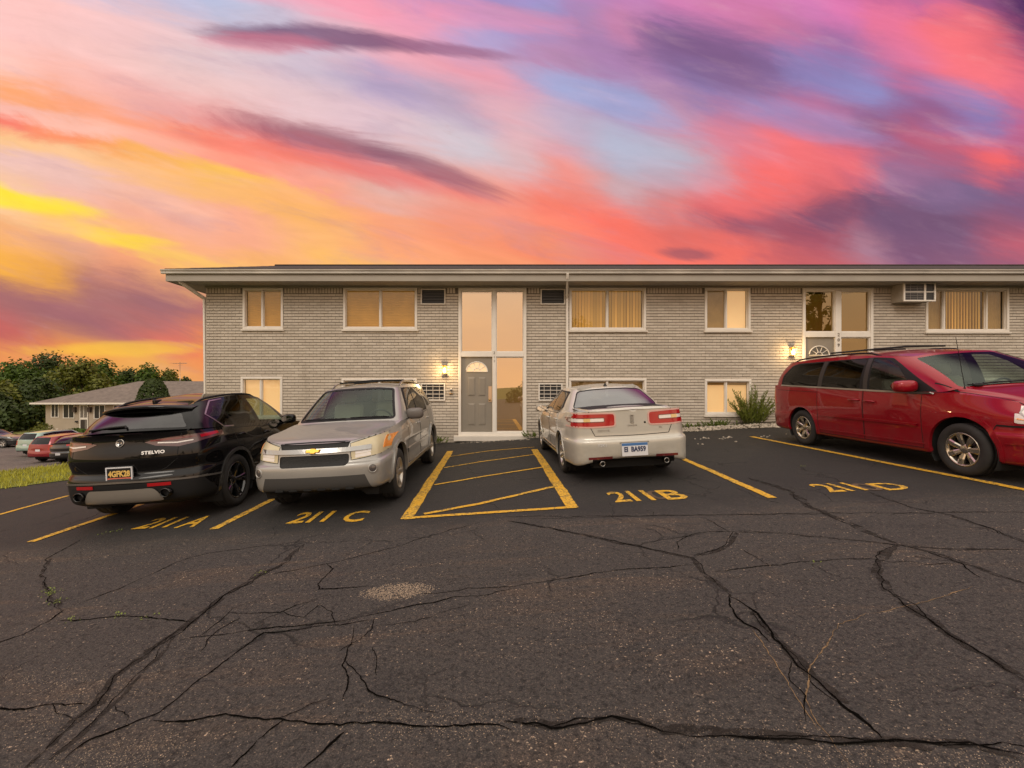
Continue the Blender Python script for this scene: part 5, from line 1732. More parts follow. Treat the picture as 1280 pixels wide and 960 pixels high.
    def on_skin(s, view, a, b, sg=1):
        """frame on the skin: matrix with local z = outward, x = along, y = up"""
        h = s.hit(view, a, b, sg)
        p, n = h
        up = Vector((0, 0, 1)); x = up.cross(n)
        if x.length < 1e-3: x = Vector((1, 0, 0))
        x.normalize(); y = n.cross(x)
        return Matrix(((x.x, y.x, n.x, p.x), (x.y, y.y, n.y, p.y), (x.z, y.z, n.z, p.z), (0, 0, 0, 1)))
    def text(s, body, view, a, b, size, m, name='badge', sg=1, depth=.002, parent=None, spacing=1.0, bold=.0, M=None, wide=1.0, dz=.004, nrm_up=False):
        M = M or s.on_skin(view, a, b, sg)
        me = text_mesh(body, size, depth, name, bold=bold, spacing=spacing)
        for v in me.vertices: v.co = M @ Vector((v.co.x * wide, v.co.y, v.co.z + dz))
        return mesh_obj(name, me, m, parent or s.root)
    def handle(s, L, z, m, w=.2, both=True):
        for sg in (1, -1):
            M = s.on_skin('side', L, z, sg)
            b = MB(); b.tube([M @ Vector((-w/2, 0, -.004)), M @ Vector((-w/2 + .02, 0, .026)), M @ Vector((0, .003, .034)), M @ Vector((w/2 - .02, 0, .026)), M @ Vector((w/2, 0, -.004))], [.011, .013, .014, .013, .011], 8)
            b.build('door_handle', m, s.root, fixn=True)
    def seam_pair(s, view, pts, w):
        for k in (1, -1):
            b = MB(); s.strip(b, view, [(k * a, c) for a, c in pts], w, .0016)
            if b.v: b.build('panel_seam', M_GAP, s.root)
    def side_strips(s, name, pts, w, h, m, step=.05):
        for sg in (1, -1):
            b = MB(); s.strip(b, 'side', pts, w, h, sg, step=step)
            if b.v: b.build(name, m, s.root)
    def finish(s):
        if s.gap.v: s.gap.build('panel_seam', M_GAP, s.root)

def superball(b, c, r, e, n=16, flat=None):
    vs = []; fs = []
    h = 10
    f = lambda v: math.copysign(abs(v) ** e, v)
    for i in range(h + 1):
        th = -math.pi/2 + math.pi * i / h
        for k in range(n):
            w = 2*math.pi*k/n
            vs.append((c[0] + r[0]*f(math.cos(th))*f(math.cos(w)), c[1] + r[1]*f(math.cos(th))*f(math.sin(w)), c[2] + r[2]*f(math.sin(th))))
    for i in range(h):
        for k in range(n):
            k2 = (k+1) % n; fs.append([i*n+k, i*n+k2, (i+1)*n+k2, (i+1)*n+k])
    b.add(vs, fs, 0, True)

def rows_from(baseL, basew, spec):
    """rows of the lower skin from a plan outline and per-row heights and insets"""
    rows = []
    for zk, dk in spec:
        z, d = interp_keys(zk), interp_keys(dk)
        r = []
        for i in range(13):
            L, w = baseL[i], basew[i]
            if i <= 1: L = L + d[i]
            elif i == 2: L += d[i] * .75; w -= d[i] * .75
            elif i == 3: L += d[i] * .3; w -= d[i]
            elif i <= 8: w -= d[i]
            elif i == 9: L -= d[i] * .3; w -= d[i]
            elif i == 10: L -= d[i] * .75; w -= d[i] * .75
            else: L -= d[i]
            if i in (0, 12): w = 0
            r.append((L, max(w, 0), z[i]))
        rows.append(r)
    return rows

def loft_rows(h0, h1, ts=(0, .35, .7, 1), bulge=.02):
    rows = []
    h0, h1 = np.array(h0, float), np.array(h1, float)
    mid = h0[:, 0].mean()
    n = len(h0)
    for t in ts:
        p = h0 * (1 - t) + h1 * t
        b = bulge * math.sin(math.pi * t)
        k = np.linspace(0, 1, n)
        p[1:-1, 1] += b * (p[1:-1, 1] > .3)
        p[:, 0] += b * np.where(k < .3, -1, np.where(k > .7, 1, 0))
        rows.append([tuple(q) for q in p])
    return rows

def paint_mat(name, color, metal=0.0, rough=.28, coat=1.0, flake=0.0, dirt=0.0, spec=.5):
    m = bpy.data.materials.new(name); m.use_nodes = True
    nt = m.node_tree; b = nt.nodes['Principled BSDF']
    b.inputs['Base Color'].default_value = (*color, 1)
    b.inputs['Metallic'].default_value = metal; b.inputs['Roughness'].default_value = rough
    b.inputs['Coat Weight'].default_value = coat; b.inputs['Coat Roughness'].default_value = .025; b.inputs['Specular IOR Level'].default_value = spec
    tc = nt.nodes.new('ShaderNodeTexCoord')
    if flake or dirt:
        sp = nt.nodes.new('ShaderNodeSeparateXYZ'); nt.links.new(tc.outputs['Object'], sp.inputs[0])
        f = n_noise(nt, tc.outputs['Object'], 300, 2, .6)
        c = n_mix(nt, f.linear(.3, .7), tuple(x * (1 - flake) for x in color), tuple(min(1, x * (1 + flake)) for x in color))
        d = n_noise(nt, tc.outputs['Object'], 5, 6, .65)
        low = E(nt, sp.outputs[2]).smooth(.25, .75, 1, 0)
        k = (d.smooth(.35, .7) * low * dirt).clamp01()
        c = n_mix(nt, k, c, (.10, .085, .07))
        nt.links.new(c, b.inputs['Base Color'])
        nt.links.new((k * .5 + rough).s, b.inputs['Roughness'])
    ge = nt.nodes.new('ShaderNodeNewGeometry'); d = nt.nodes.new('ShaderNodeBsdfDiffuse'); d.inputs[0].default_value = (.02, .02, .02, 1)
    mx = nt.nodes.new('ShaderNodeMixShader')
    nt.links.new(ge.outputs['Backfacing'], mx.inputs[0]); nt.links.new(b.outputs[0], mx.inputs[1]); nt.links.new(d.outputs[0], mx.inputs[2])
    nt.links.new(mx.outputs[0], nt.nodes['Material Output'].inputs[0])
    return m

M_TYRE = mat('tyre_rubber', (.022, .021, .020), .82, var=.2, vscale=12, bump=.2)
M_WELL = mat('dark_underside', (.010, .010, .010), .95)
M_DISC = mat('brake_steel', (.10, .095, .09), .45, metal=.8)
M_CABIN = mat('cabin_plastic', (.035, .034, .033), .75)
M_SEATD = mat('seat_charcoal', (.045, .044, .043), .9)
M_SEATG = mat('seat_grey', (.30, .28, .25), .9)
M_BLACKPL = mat('black_plastic', (.011, .011, .0115), .6, spec=.25, bump=.1, bscale=200)
M_GLOSSBL = mat('gloss_black', (.006, .006, .007), .10, spec=.4)
M_GAP = mat('shut_line', (.006, .006, .006), .9)
M_CHROME = mat('chrome', (.36, .35, .335), .16, metal=1.0)
M_SATIN = mat('satin_metal', (.45, .43, .40), .35, metal=.9)
M_MIRROR = mat('mirror_silver', (.8, .82, .82), .02, metal=1.0)
M_GL_DARK = glass('privacy_glass', (.05, .052, .055), .8, .035)
M_GL_MID = glass('tinted_glass', (.36, .41, .37), .8, .04)
M_GL_WS = glass('windscreen_glass', (.70, .82, .72), .7, .055, gtint=(.88, 1, .90))
# ------------------------------------------------------------------ parked cars
def lens_mat(name, color, rough=.12, emis=0.0, stripes=0.0, coat=1.0):
    m = bpy.data.materials.new(name); m.use_nodes = True
    nt = m.node_tree; b = nt.nodes['Principled BSDF']
    b.inputs['Roughness'].default_value = rough; b.inputs['Coat Weight'].default_value = coat; b.inputs['Coat Roughness'].default_value = .02
    tc = nt.nodes.new('ShaderNodeTexCoord')
    w = nt.nodes.new('ShaderNodeTexWave'); w.inputs['Scale'].default_value = 22; w.bands_direction = 'Z'
    nt.links.new(tc.outputs['Object'], w.inputs['Vector'])
    f = E(nt, w.outputs['Fac'])
    nt.links.new(n_mix(nt, f * stripes, color, tuple(min(1, c * 1.9 + .03) for c in color)), b.inputs['Base Color'])
    return m
M_RED = lens_mat('red_lens', (.34, .003, .006), stripes=.18, coat=.5)
M_REDD = lens_mat('dark_red_lens', (.11, .010, .012), stripes=.5)
M_WHITEL = lens_mat('clear_lens', (.62, .55, .50), stripes=.6)
M_HAZY = lens_mat('hazed_lens', (.42, .36, .22), .3, stripes=.5)
M_AMBER = lens_mat('amber_lens', (.75, .22, .02), stripes=.4)
M_SMOKE = lens_mat('smoked_lens', (.05, .042, .04), stripes=.6)
M_REFLECTOR = mat('lamp_reflector', (.6, .58, .54), .18, metal=1.0)
M_PLATEW = mat('plate_white', (.62, .62, .64), .5); M_PLATEB = mat('plate_blue', (.05, .15, .36), .5); M_PLATEK = mat('plate_black', (.010, .010, .010), .35)
M_PLATEY = mat('plate_gold', (.70, .45, .12), .5); M_PLATER = mat('plate_red', (.65, .16, .10), .5); M_INK = mat('plate_ink', (.03, .04, .09), .6)
M_MESH = mat('grille_mesh', (.012, .012, .012), .7, bump=1.0, bscale=60)

SHAPES = {}
def plate(car, view, z, name, mats, body_text, x=0.0, w=.305, h=.155, frame=None, bands=(), out=.012):
    h0 = car.hit(view, x, z); p, n = h0
    sgn = 1 if view == 'front' else -1
    M = Matrix.Translation(p + Vector((0, sgn * out, 0))) @ (Matrix.Rotation(math.pi / 2, 4, 'X') if sgn < 0 else Matrix.Rotation(math.pi, 4, 'Z') @ Matrix.Rotation(math.pi / 2, 4, 'X'))
    b = MB(); b.box(-w/2, w/2, -h/2, h/2, -.008, .002, M=M, bev=.001)
    o = b.build(name, mats[0], car.root)
    if frame:
        f = MB(); t = .014
        for q in ((-w/2-t, w/2+t, h/2, h/2+t), (-w/2-t, w/2+t, -h/2-t, -h/2), (-w/2-t, -w/2, -h/2, h/2), (w/2, w/2+t, -h/2, h/2)):
            f.box(q[0], q[1], q[2], q[3], -.01, .008, M=M)
        f.build('plate_frame', frame, o)
    for (y0, y1, m, nm) in bands:
        f = MB(); f.box(-w/2+.002, w/2-.002, y0, y1, .0021, .0032, M=M); f.build(nm, m, o)
    car.text(body_text, view, x, z, .098, mats[1], 'plate_number', M=M, parent=o, wide=.80, dz=.0035, bold=.004)
    return o, M

def wiper(car, shell_view, pts, r=.008, h=.02):
    b = MB(); P = []
    for a, c in pts:
        q = car.hit(shell_view, a, c)
        if q: P.append(q[0] + q[1] * h)
    if len(P) > 1: b.tube(P, r, 6)
    b.build('wiper', M_BLACKPL, car.root)

def rail(car, L0, L1, w0, w1, r, m, lift=.03, name='roof_rail'):
    for sg in (1, -1):
        P = []
        for i in range(13):
            t = i / 12; L = L0 + (L1 - L0) * t; w = w0 + (w1 - w0) * t
            h = car.hit('top', sg * w, L)
            e = min(1, min(t, 1 - t) / .10)
            if h: P.append(h[0] + Vector((0, 0, -.01 + (lift + .01) * e)))
        b = MB(); b.tube(P, r, 8)
        b.build(name, m, car.root)

def lower_rows(c):
    return rows_from(c['L'], c['w'], c['rows'])

def base_car(name, label, cat, c, paint, group=None):
    car = Car(name, label, cat, c['len'], c['W'], c['Lf'], c['Lr'], paint, group)
    D = car.shell('body', lower_rows(c), 6, c.get('nv', 5), breaks=(len(c['rows']) - 2,))
    belt = D[-2]
    gh = loft_rows(c['g0'], c['g1'], bulge=c.get('bulge', .02))
    G = car.shell('cabin', gh, 6, 5)
    top = G[-1]
    ng = len(c['g0'])
    # roof
    n = 6
    a, z_ = 3 * n, (ng - 4) * n
    front = top[:a + 1]; side = top[a:z_ + 1]; rear = top[z_:][::-1]
    prof = [(p[0], 0, p[1]) for p in c['roof']]
    cen = cr_curve([top[0]] + prof + [top[-1]], 6)
    car.coons('roof', front, rear, cen, side)
    # bonnet
    hb = c.get('hc', 2)
    front = belt[:hb * n + 1]; side = belt[hb * n:5 * n + 1]
    base = G[0]
    rear = list(base[:2 * n + 1]) + [belt[5 * n]]
    cen = cr_curve([belt[0]] + [(p[0], 0, p[1]) for p in c['hood']] + [base[0]], 6)
    car.coons('bonnet', front, rear, cen, side, 18, 22)
    if 'deck' in c:
        front = list(base[(ng - 3) * n:][::-1]) + [belt[8 * n]]
        side = belt[8 * n:10 * n + 1]
        rear = belt[10 * n:][::-1]
        cen = cr_curve([base[-1]] + [(p[0], 0, p[1]) for p in c['deck']] + [belt[-1]], 6)
        car.coons('boot_lid', front, rear, cen, side, 16, 14)
    car.freeze()
    return car

def finish_shells(car, names=(('body', 'body'), ('cabin', 'cabin'), ('roof', 'roof'), ('bonnet', 'bonnet'), ('boot_lid', 'boot_lid')), mats={}):
    for sh, nm in names:
        if sh in car.sh and len(car.sh[sh].faces): car.rest(sh, nm, mats.get(sh, car.paint))

def outline(car, view, poly, w, m_mb, both=True, h=.004):
    car.strip(m_mb, view, poly, w, h, 1, closed=True)

# ================================================================== silver SUV (nose towards the camera)
def silver_suv():
    c = dict(len=4.80, W=.907, Lf=.93, Lr=3.79, nv=5,
      L=[0, .02, .13, .42, .93, 1.45, 2.3, 3.1, 3.79, 4.40, 4.68, 4.77, 4.80], w=[0, .45, .79, .88, .905, .905, .907, .907, .905, .885, .80, .45, 0],
      rows=[({0:.30, 4:.30, 8:.31, 12:.38}, {0:.12, 2:.12, 4:.10, 8:.10, 12:.12}),
            ({0:.35, 4:.34, 8:.35, 12:.43}, {0:.03, 4:.03, 8:.03, 12:.03}),
            ({0:.50, 3:.52, 5:.56, 8:.58, 12:.58}, {0:0, 3:0, 4:0, 5:.02, 7:.02, 8:0, 12:0}),
            ({0:.64, 2:.65, 3:.68, 4:.74, 8:.76, 12:.72}, {0:.012, 3:.005, 4:0, 5:.008, 7:.008, 8:0, 12:.03}),
            ({0:.67, 2:.68, 3:.71, 4:.77, 8:.79, 12:.75}, {0:.035, 2:.05, 3:.025, 4:.008, 5:.002, 7:.002, 8:.01, 12:.04}),
            ({0:.80, 2:.83, 3:.88, 4:.92, 5:.94, 8:.96, 12:.95}, {0:.06, 2:.09, 3:.045, 4:.025, 5:.01, 7:.01, 8:.03, 10:.05, 12:.05}),
            ({0:.915, 1:.925, 2:.965, 3:1.0, 4:1.035, 5:1.085, 6:1.09, 7:1.12, 8:1.14, 9:1.15, 12:1.13}, {0:.12, 1:.12, 2:.17, 3:.10, 4:.075, 5:.05, 6:.045, 8:.05, 9:.06, 10:.07, 12:.08}),
            ({0:.90, 1:.91, 2:.95, 3:.99, 4:1.03, 5:1.085, 6:1.09, 7:1.12, 8:1.14, 9:1.15, 12:1.13}, {0:.2, 2:.24, 3:.18, 4:.16, 5:.12, 6:.10, 8:.11, 9:.12, 12:.14})],
      g0=[(1.10,0,1.115),(1.14,.45,1.105),(1.34,.78,1.085),(1.52,.850,1.085),(2.45,.860,1.09),(3.35,.858,1.12),(4.25,.838,1.145),(4.60,.74,1.14),(4.69,.42,1.13),(4.71,0,1.13)],
      g1=[(1.95,0,1.615),(1.97,.38,1.61),(2.05,.585,1.592),(2.20,.640,1.60),(2.75,.662,1.645),(3.5,.658,1.64),(4.12,.635,1.60),(4.34,.55,1.59),(4.40,.3,1.60),(4.42,0,1.605)],
      roof=[(2.3,1.66),(2.8,1.695),(3.5,1.69),(4.1,1.645)], hood=[(.25,.955),(.5,1.0),(.85,1.06)], bulge=.022)
    SHAPES['suv'] = c
    pm = paint_mat('silver_paint', (.33, .318, .295), .35, .34, .8, .12, .25)
    car = base_car('parked_suv', 'silver compact SUV parked nose out with gold badge on its grille, beside the black crossover', 'SUV', c, pm)
    # windscreen and side glass
    ws = rpoly([(-.735, 1.125), (-.40, 1.14), (0, 1.145), (.40, 1.14), (.735, 1.125), (.585, 1.565), (.35, 1.59), (0, 1.596), (-.35, 1.59), (-.585, 1.565)], .04)
    car.end('cabin', 'front', ws, 'windscreen', M_GL_WS, nmin=.22)
    fw = [(1.78, 1.125), (2.50, 1.13), (2.60, 1.575), (2.27, 1.555), (2.05, 1.39)]
    rw = [(2.58, 1.13), (3.33, 1.155), (3.50, 1.22), (3.42, 1.565), (2.68, 1.58)]
    qw = [(3.60, 1.19), (4.20, 1.21), (4.14, 1.50), (3.56, 1.555)]
    wins = car.sides('cabin', rpoly(fw, .04), 'window', M_GL_MID) + car.sides('cabin', rpoly(rw, .05), 'window', M_GL_DARK) + car.sides('cabin', rpoly(qw, .06), 'window', M_GL_DARK)
    car.sides('cabin', rpoly([(1.68, 1.105), (3.52, 1.13), (3.50, 1.585), (2.20, 1.585), (1.98, 1.42)], .05), 'window_surround', M_BLACKPL)
    car.end('cabin', 'rear', rpoly([(-.60, 1.17), (.60, 1.17), (.50, 1.54), (-.50, 1.54)], .06), 'rear_window', M_GL_DARK, nmin=.2)
    mb = MB(); car.strip(mb, 'front', ws, .03, .004, closed=True); mb.build('windscreen_seal', M_BLACKPL, car.root)
    # face
    hl = [(.475, .695), (.80, .74), (.90, .80), (.895, .965), (.83, .985), (.66, .945), (.50, .905), (.46, .895)]
    car.end('body', 'front', [(-.43, .855), (.43, .855), (.455, .925), (0, .93), (-.455, .925)], 'upper_grille', M_MESH, off=-.012)
    car.end('body', 'front', rpoly([(-.41, .635), (.41, .635), (.445, .67), (.445, .775), (-.445, .775), (-.445, .67)], .03), 'lower_grille', M_MESH, off=-.012)
    for k in (1, -1):
        pl = [(k * a, b) for a, b in hl]
        fs = car.cut('body', 'front', pl, lambda cc, n: car.L(cc.y) < .62 and cc.x * k > .2 and n.y > -.2)
        o = car.take('body', fs, 'headlight', M_HAZY, off=.003)
        # amber corner and inner reflectors
        b = MB()
        for (a0, a1, z0, z1, m_) in ((.50, .66, .715, .80, 0),):
            pass
        q = MB(); 
        for zz in (.735, .78): car.strip(q, 'front', [(k * .52, zz), (k * .70, zz + .02)], .04, .006)
        q.build('headlamp_bowl', M_WHITEL, o)
        q = MB(); car.strip(q, 'front', [(k * .84, .80), (k * .85, .945)], .05, .012, step=.02); q.build('indicator_lens', M_AMBER, o)
        g = MB(); car.strip(g, 'front', pl, .016, .002, closed=True); g.build('headlight_seal', M_GAP, o)
    bar = MB(); car.strip(bar, 'front', [(-.70, .835), (-.46, .825), (0, .82), (.46, .825), (.70, .835)], .052, .022)
    bar.build('grille_bar', M_CHROME, car.root)
    # gold bow-tie shape
    M = car.on_skin('front', 0, .82)
    b = MB(); bt = [(-.095, -.022), (-.095, .022), (-.038, .022), (-.030, .036), (.030, .036), (.038, .022), (.10, .022), (.085, -.022), (.034, -.022), (.028, -.036), (-.036, -.036), (-.030, -.022)]
    vs = [M @ Vector((x, y, .024)) for x, y in bt] + [M @ Vector((x * .86, y * .8, .040)) for x, y in bt]
    nb = len(bt)
    b.add(vs, [list(range(nb, 2 * nb))] + [[i, (i+1) % nb, nb + (i+1) % nb, nb + i] for i in range(nb)])
    b.build('grille_badge', mat('gold_badge', (.62, .36, .06), .3, metal=.7), car.root)
    # grey lower bumper
    car.end('body', 'front', [(-.70, .345), (.70, .345), (.64, .51), (-.64, .51)], 'bumper_insert', mat('grey_bumper', (.045, .043, .041), .55, bump=.2, bscale=150), nmin=.02, lmax=.5)
    car.end('body', 'front', [(-.74, .26), (.74, .26), (.70, .344), (-.70, .344)], 'air_dam', M_BLACKPL, nmin=-.9, lmax=.5)
    for k in (1, -1):
        M = car.on_skin('front', k * .735, .575)
        b = MB(); b.lathe([(-.02, .058), (.006, .058), (.008, .046), (-.02, .042)], 20, axis='Z'); b.v = [M @ Vector(p) for p in b.v]; fo = b.build('fog_lamp', pm, car.root, fixn=True)
        b = MB(); b.lathe([(.002, .044), (.006, .03), (.008, 0)], 20, axis='Z'); b.v = [M @ Vector(p) for p in b.v]; b.build('fog_lens', M_SMOKE, fo)
        b = MB(); b.add([(k*.52, car.Y(.16), .315), (k*.76, car.Y(.26), .33), (k*.74, car.Y(.28), .20), (k*.60, car.Y(.22), .22)], [[0, 1, 2, 3]]); b.build('air_deflector', M_BLACKPL, car.root)
    b = MB()
    for x in np.linspace(-.45, .45, 6): b.box(x - .05, x + .05, car.Y(.05), car.Y(.02), .338, .36)
    b.build('bumper_slot', M_GAP, car.root)
    # doors, seams, mouldings
    car.arch(c['Lf'], .37, .425, pm, .05, .020); car.arch(c['Lr'], .37, .425, pm, .05, .022)
    fd = [(1.52, .40), (2.50, .40), (2.52, 1.08), (1.55, 1.075)]; rd = [(2.515, .40), (3.28, .40), (3.36, .55), (3.52, .86), (3.55, 1.115), (2.535, 1.085)]
    for k, p in enumerate((fd, rd)):
        car.sides('body', p, 'door', pm, lmin=1.3, lmax=3.7, nmin=.1)
        car.gapline('side', p, closed=True)
    car.gapline('side', [(2.53, 1.09), (2.62, 1.58)], .02)
    car.seam_pair('front', [(0, .928), (.46, .925), (.66, .955), (.80, .99)], .012)
    car.side_strips('side_moulding', [(1.48, .60), (3.30, .62)], .055, .016, pm)
    car.side_strips('sill_trim', [(1.42, .37), (3.32, .39)], .05, .014, M_SATIN)
    car.handle(2.38, .955, pm); car.handle(3.28, .98, pm)
    car.wing_mirror(1.76, 1.13, .12, mat('mirror_shell', (.12, .105, .095), .4), (.14, .085, .09), sides=(-1,))
    # lamps at the back
    car.sides('body', [(4.48, .80), (4.62, .78), (4.78, .86), (4.72, 1.12), (4.50, 1.12)], 'tail_light', M_RED, lmin=4.3, nmin=-.2)
    rail(car, 2.35, 4.2, .60, .575, .017, M_SATIN, .055)
    b = MB()
    for L in (2.75, 3.55): b.tube([(-.60, car.Y(L), 1.72), (0, car.Y(L), 1.745), (.60, car.Y(L), 1.72)], .016, 6)
    b.build('roof_crossbar', M_BLACKPL, car.root)
    wiper(car, 'front', [(-.05, 1.142), (.3, 1.148), (.62, 1.14)]); wiper(car, 'front', [(-.66, 1.135), (-.4, 1.15), (-.12, 1.15)])
    b = MB(); b.box(-.11, .11, car.Y(2.08), car.Y(2.04), 1.50, 1.555, bev=.01); b.build('rear_view_mirror', M_CABIN, car.root)
    finish_shells(car)
    car.under(.27); car.interior(1.5, 2.35, 3.2, 4.5, .76, .45, 1.07, M_SEATG)
    st = dict(n=5, w0=.075, w1=.085, hub=.55, midx=.72, r0=.05)
    for L in (c['Lf'], c['Lr']):
        for sg in (1, -1): car.wheel(L, sg, .352, .235, .215, st, mat('cast_alloy', (.52, .48, .42), .35, metal=.85))
    car.finish()
    return car

suv = silver_suv()
suv.place(-2.10, 6.62 + 1.43, math.pi + .035)

# ================================================================== champagne sedan (tail towards the camera)
def sedan():
    c = dict(len=4.84, W=.917, Lf=1.0, Lr=3.73, nv=5,
      L=[0, .03, .16, .44, 1.0, 1.55, 2.3, 3.0, 3.73, 4.38, 4.70, 4.81, 4.84], w=[0, .45, .78, .875, .905, .912, .917, .917, .912, .895, .80, .45, 0],
      rows=[({0:.20, 4:.20, 8:.22, 11:.32, 12:.34}, {0:.14, 4:.10, 8:.10, 12:.10}),
            ({0:.25, 4:.24, 8:.25, 10:.27, 11:.36, 12:.38}, {0:.04, 4:.03, 8:.03, 12:.02}),
            ({0:.45, 5:.45, 8:.46, 12:.48}, {0:.0, 5:.012, 7:.012, 8:.0, 12:.0}),
            ({0:.58, 3:.58, 8:.62, 12:.625}, {0:.0, 5:.0, 12:.0}),
            ({0:.60, 3:.61, 8:.65, 12:.655}, {0:.02, 4:.004, 8:.004, 10:.03, 12:.035}),
            ({0:.66, 3:.72, 5:.80, 8:.84, 12:.83}, {0:.05, 3:.02, 5:.0, 8:.005, 10:.045, 12:.05}),
            ({0:.70, 1:.71, 2:.75, 3:.84, 4:.90, 5:.955, 6:.97, 7:.985, 8:1.01, 9:1.045, 10:1.06, 11:1.075, 12:1.08}, {0:.12, 2:.16, 3:.09, 5:.045, 7:.045, 8:.06, 9:.075, 10:.07, 12:.055}),
            ({0:.69, 2:.74, 3:.83, 4:.89, 5:.955, 6:.97, 7:.985, 8:1.01, 9:1.04, 10:1.05, 11:1.06, 12:1.065}, {0:.2, 3:.16, 5:.10, 8:.11, 9:.13, 10:.14, 12:.14})],
      g0=[(1.42,0,.985),(1.48,.45,.975),(1.62,.76,.95),(1.76,.845,.95),(2.45,.852,.968),(3.1,.848,.985),(3.82,.80,1.02),(3.98,.70,1.055),(4.08,.40,1.085),(4.10,0,1.09)],
      g1=[(2.20,0,1.385),(2.22,.35,1.38),(2.27,.54,1.362),(2.40,.59,1.37),(2.75,.61,1.405),(3.15,.605,1.40),(3.42,.585,1.37),(3.52,.52,1.365),(3.56,.30,1.385),(3.57,0,1.39)],
      roof=[(2.45,1.425),(2.8,1.452),(3.2,1.44),(3.45,1.41)], hood=[(.25,.76),(.6,.86),(1.1,.94)], deck=[(4.3,1.105),(4.55,1.105)], bulge=.02)
    SHAPES['sedan'] = c
    pm = paint_mat('champagne_paint', (.50, .475, .415), .2, .32, .9, .06, .25)
    car = base_car('parked_sedan', 'champagne sedan seen from behind with wide red tail lamps, parked right of the hatched bay', 'sedan', c, pm)
    rwp = rpoly([(-.69, 1.075), (-.40, 1.098), (0, 1.104), (.40, 1.098), (.69, 1.075), (.535, 1.335), (.32, 1.358), (0, 1.365), (-.32, 1.358), (-.535, 1.335)], .05)
    car.end('cabin', 'rear', rwp, 'rear_window', M_GL_REAR, nmin=.15)
    mb = MB(); car.strip(mb, 'rear', rwp, .014, .003, closed=True); mb.build('rear_window_seal', M_BLACKPL, car.root)
    car.end('cabin', 'front', rpoly([(-.70, .985), (0, 1.005), (.70, .985), (.53, 1.34), (0, 1.37), (-.53, 1.34)], .04), 'windscreen', M_GL_WS, nmin=.2)
    car.sides('cabin', rpoly([(2.02, .99), (2.62, .998), (2.68, 1.345), (2.46, 1.34)], .03), 'window', M_GL_MID)
    car.sides('cabin', rpoly([(2.70, 1.0), (3.42, 1.025), (3.52, 1.10), (3.38, 1.32), (2.75, 1.347)], .03), 'window', M_GL_DARK)
    car.sides('cabin', rpoly([(1.88, .978), (3.46, 1.01), (3.64, 1.09), (3.44, 1.345), (2.75, 1.367), (2.40, 1.357)], .03), 'window_surround', M_BLACKPL)
    # tail lamps: red surround, pale strip inside
    for k in (1, -1):
        lp = rpoly([(k * .245, .835), (k * .245, 1.025), (k * .60, 1.035), (k * .93, 1.03), (k * .93, .845), (k * .60, .828)], .05)
        inner = rpoly([(k * .40, .905), (k * .40, .965), (k * .86, .965), (k * .86, .905)], .02)
        acc = lambda cc, n: cc.x * k > .1 and car.L(cc.y) > 4.50 and n.y < .35
        fi = car.cut('body', 'rear', inner, acc)
        oi_f = fi
        t0 = car.take('body', fi, 'reversing_lens', M_WHITEL, off=.006)
        fs = car.cut('body', 'rear', lp, acc)
        o = car.take('body', fs, 'tail_light', M_RED, off=.006)
        if t0 and o: t0.parent = o
        q = MB(); car.strip(q, 'rear', [(k * .645, .91), (k * .645, .96)], .09, .011, step=.03); q.build('indicator_lens', M_AMBERP, o)
        q = MB(); car.strip(q, 'rear', lp, .022, .008, closed=True, step=.03); q.build('lamp_bezel', M_LPINK, o)
        q = MB(); car.strip(q, 'rear', inner, .012, .009, closed=True, step=.03); q.build('lens_rim', M_REDD, o)
    car.seam_pair('rear', [(.61, 1.06), (.605, .83), (.545, .70), (0, .692)], .010)
    b = MB(); car.strip(b, 'rear', [(-.70, 1.062), (0, 1.078), (.70, 1.062)], .016, .014); b.build('boot_lip', pm, car.root)
    # bumper: red reflectors, exhausts, painted recess shade, plate
    for k in (1, -1):
        b = MB(); car.strip(b, 'rear', [(k * .32, .385), (k * .66, .375)], .035, .004); b.build('reflector', M_REDD, car.root)
        e = MB(); e.lathe([(0, .040), (-.10, .040), (-.104, .036), (-.10, .030), (0, .030)], 20, axis='Y'); e.v = [(x + k * .47, y + car.Y(4.72), z + .30) for x, y, z in e.v]
        eo = e.build('exhaust_tip', M_CHROME, car.root)
        e = MB(); e.lathe([(-.05, .030), (-.05, 0)], 16, axis='Y'); e.v = [(x + k * .47, y + car.Y(4.72), z + .30) for x, y, z in e.v]; e.build('exhaust_bore', M_WELL, eo)
    car.end('body', 'rear', [(-.62, .20), (.62, .20), (.60, .365), (-.60, .365)], 'rear_valance', M_BLACKPL, nmin=-.9, lmin=4.5)
    b = MB(); b.box(-.60, .60, car.Y(4.62), car.Y(4.50), .245, .37); b.build('exhaust_shroud', M_WELL, car.root)
    q = MB(); car.strip(q, 'rear', [(-.215, .495), (.215, .495)], .215, .0035); q.build('plate_recess_shade', mat('recess_shade_paint', (.25, .23, .19), .5), car.root)  # flat patch of darkened body colour, shade of a recess painted on
    plate(car, 'rear', .492, 'number_plate', (M_PLATEW, M_INK), 'EI  BA959', w=.38, h=.19, bands=((.055, .094, M_PLATEB, 'plate_band'),))
    # badges
    M = car.on_skin('rear', 0, .93)
    b = MB()
    for q in ((-.022, .022, -.06, -.053), (-.022, .022, .053, .06), (-.022, -.016, -.053, .053), (.016, .022, -.053, .053), (-.003, .003, -.05, .05)): b.box(*q, .0, .012, M=M)
    b.build('boot_badge', M_SATIN, car.root)
    car.text('LINCOLN', 'rear', 0, .835, .030, M_SATIN, spacing=1.1); car.text('ZEPHYR', 'rear', -.42, .775, .042, M_SATIN, spacing=1.2); car.text('V6', 'rear', .42, .785, .042, M_SATIN)
    car.text('Y2K1', 'rear', -.46, .565, .062, M_PLATEW, 'sticker')
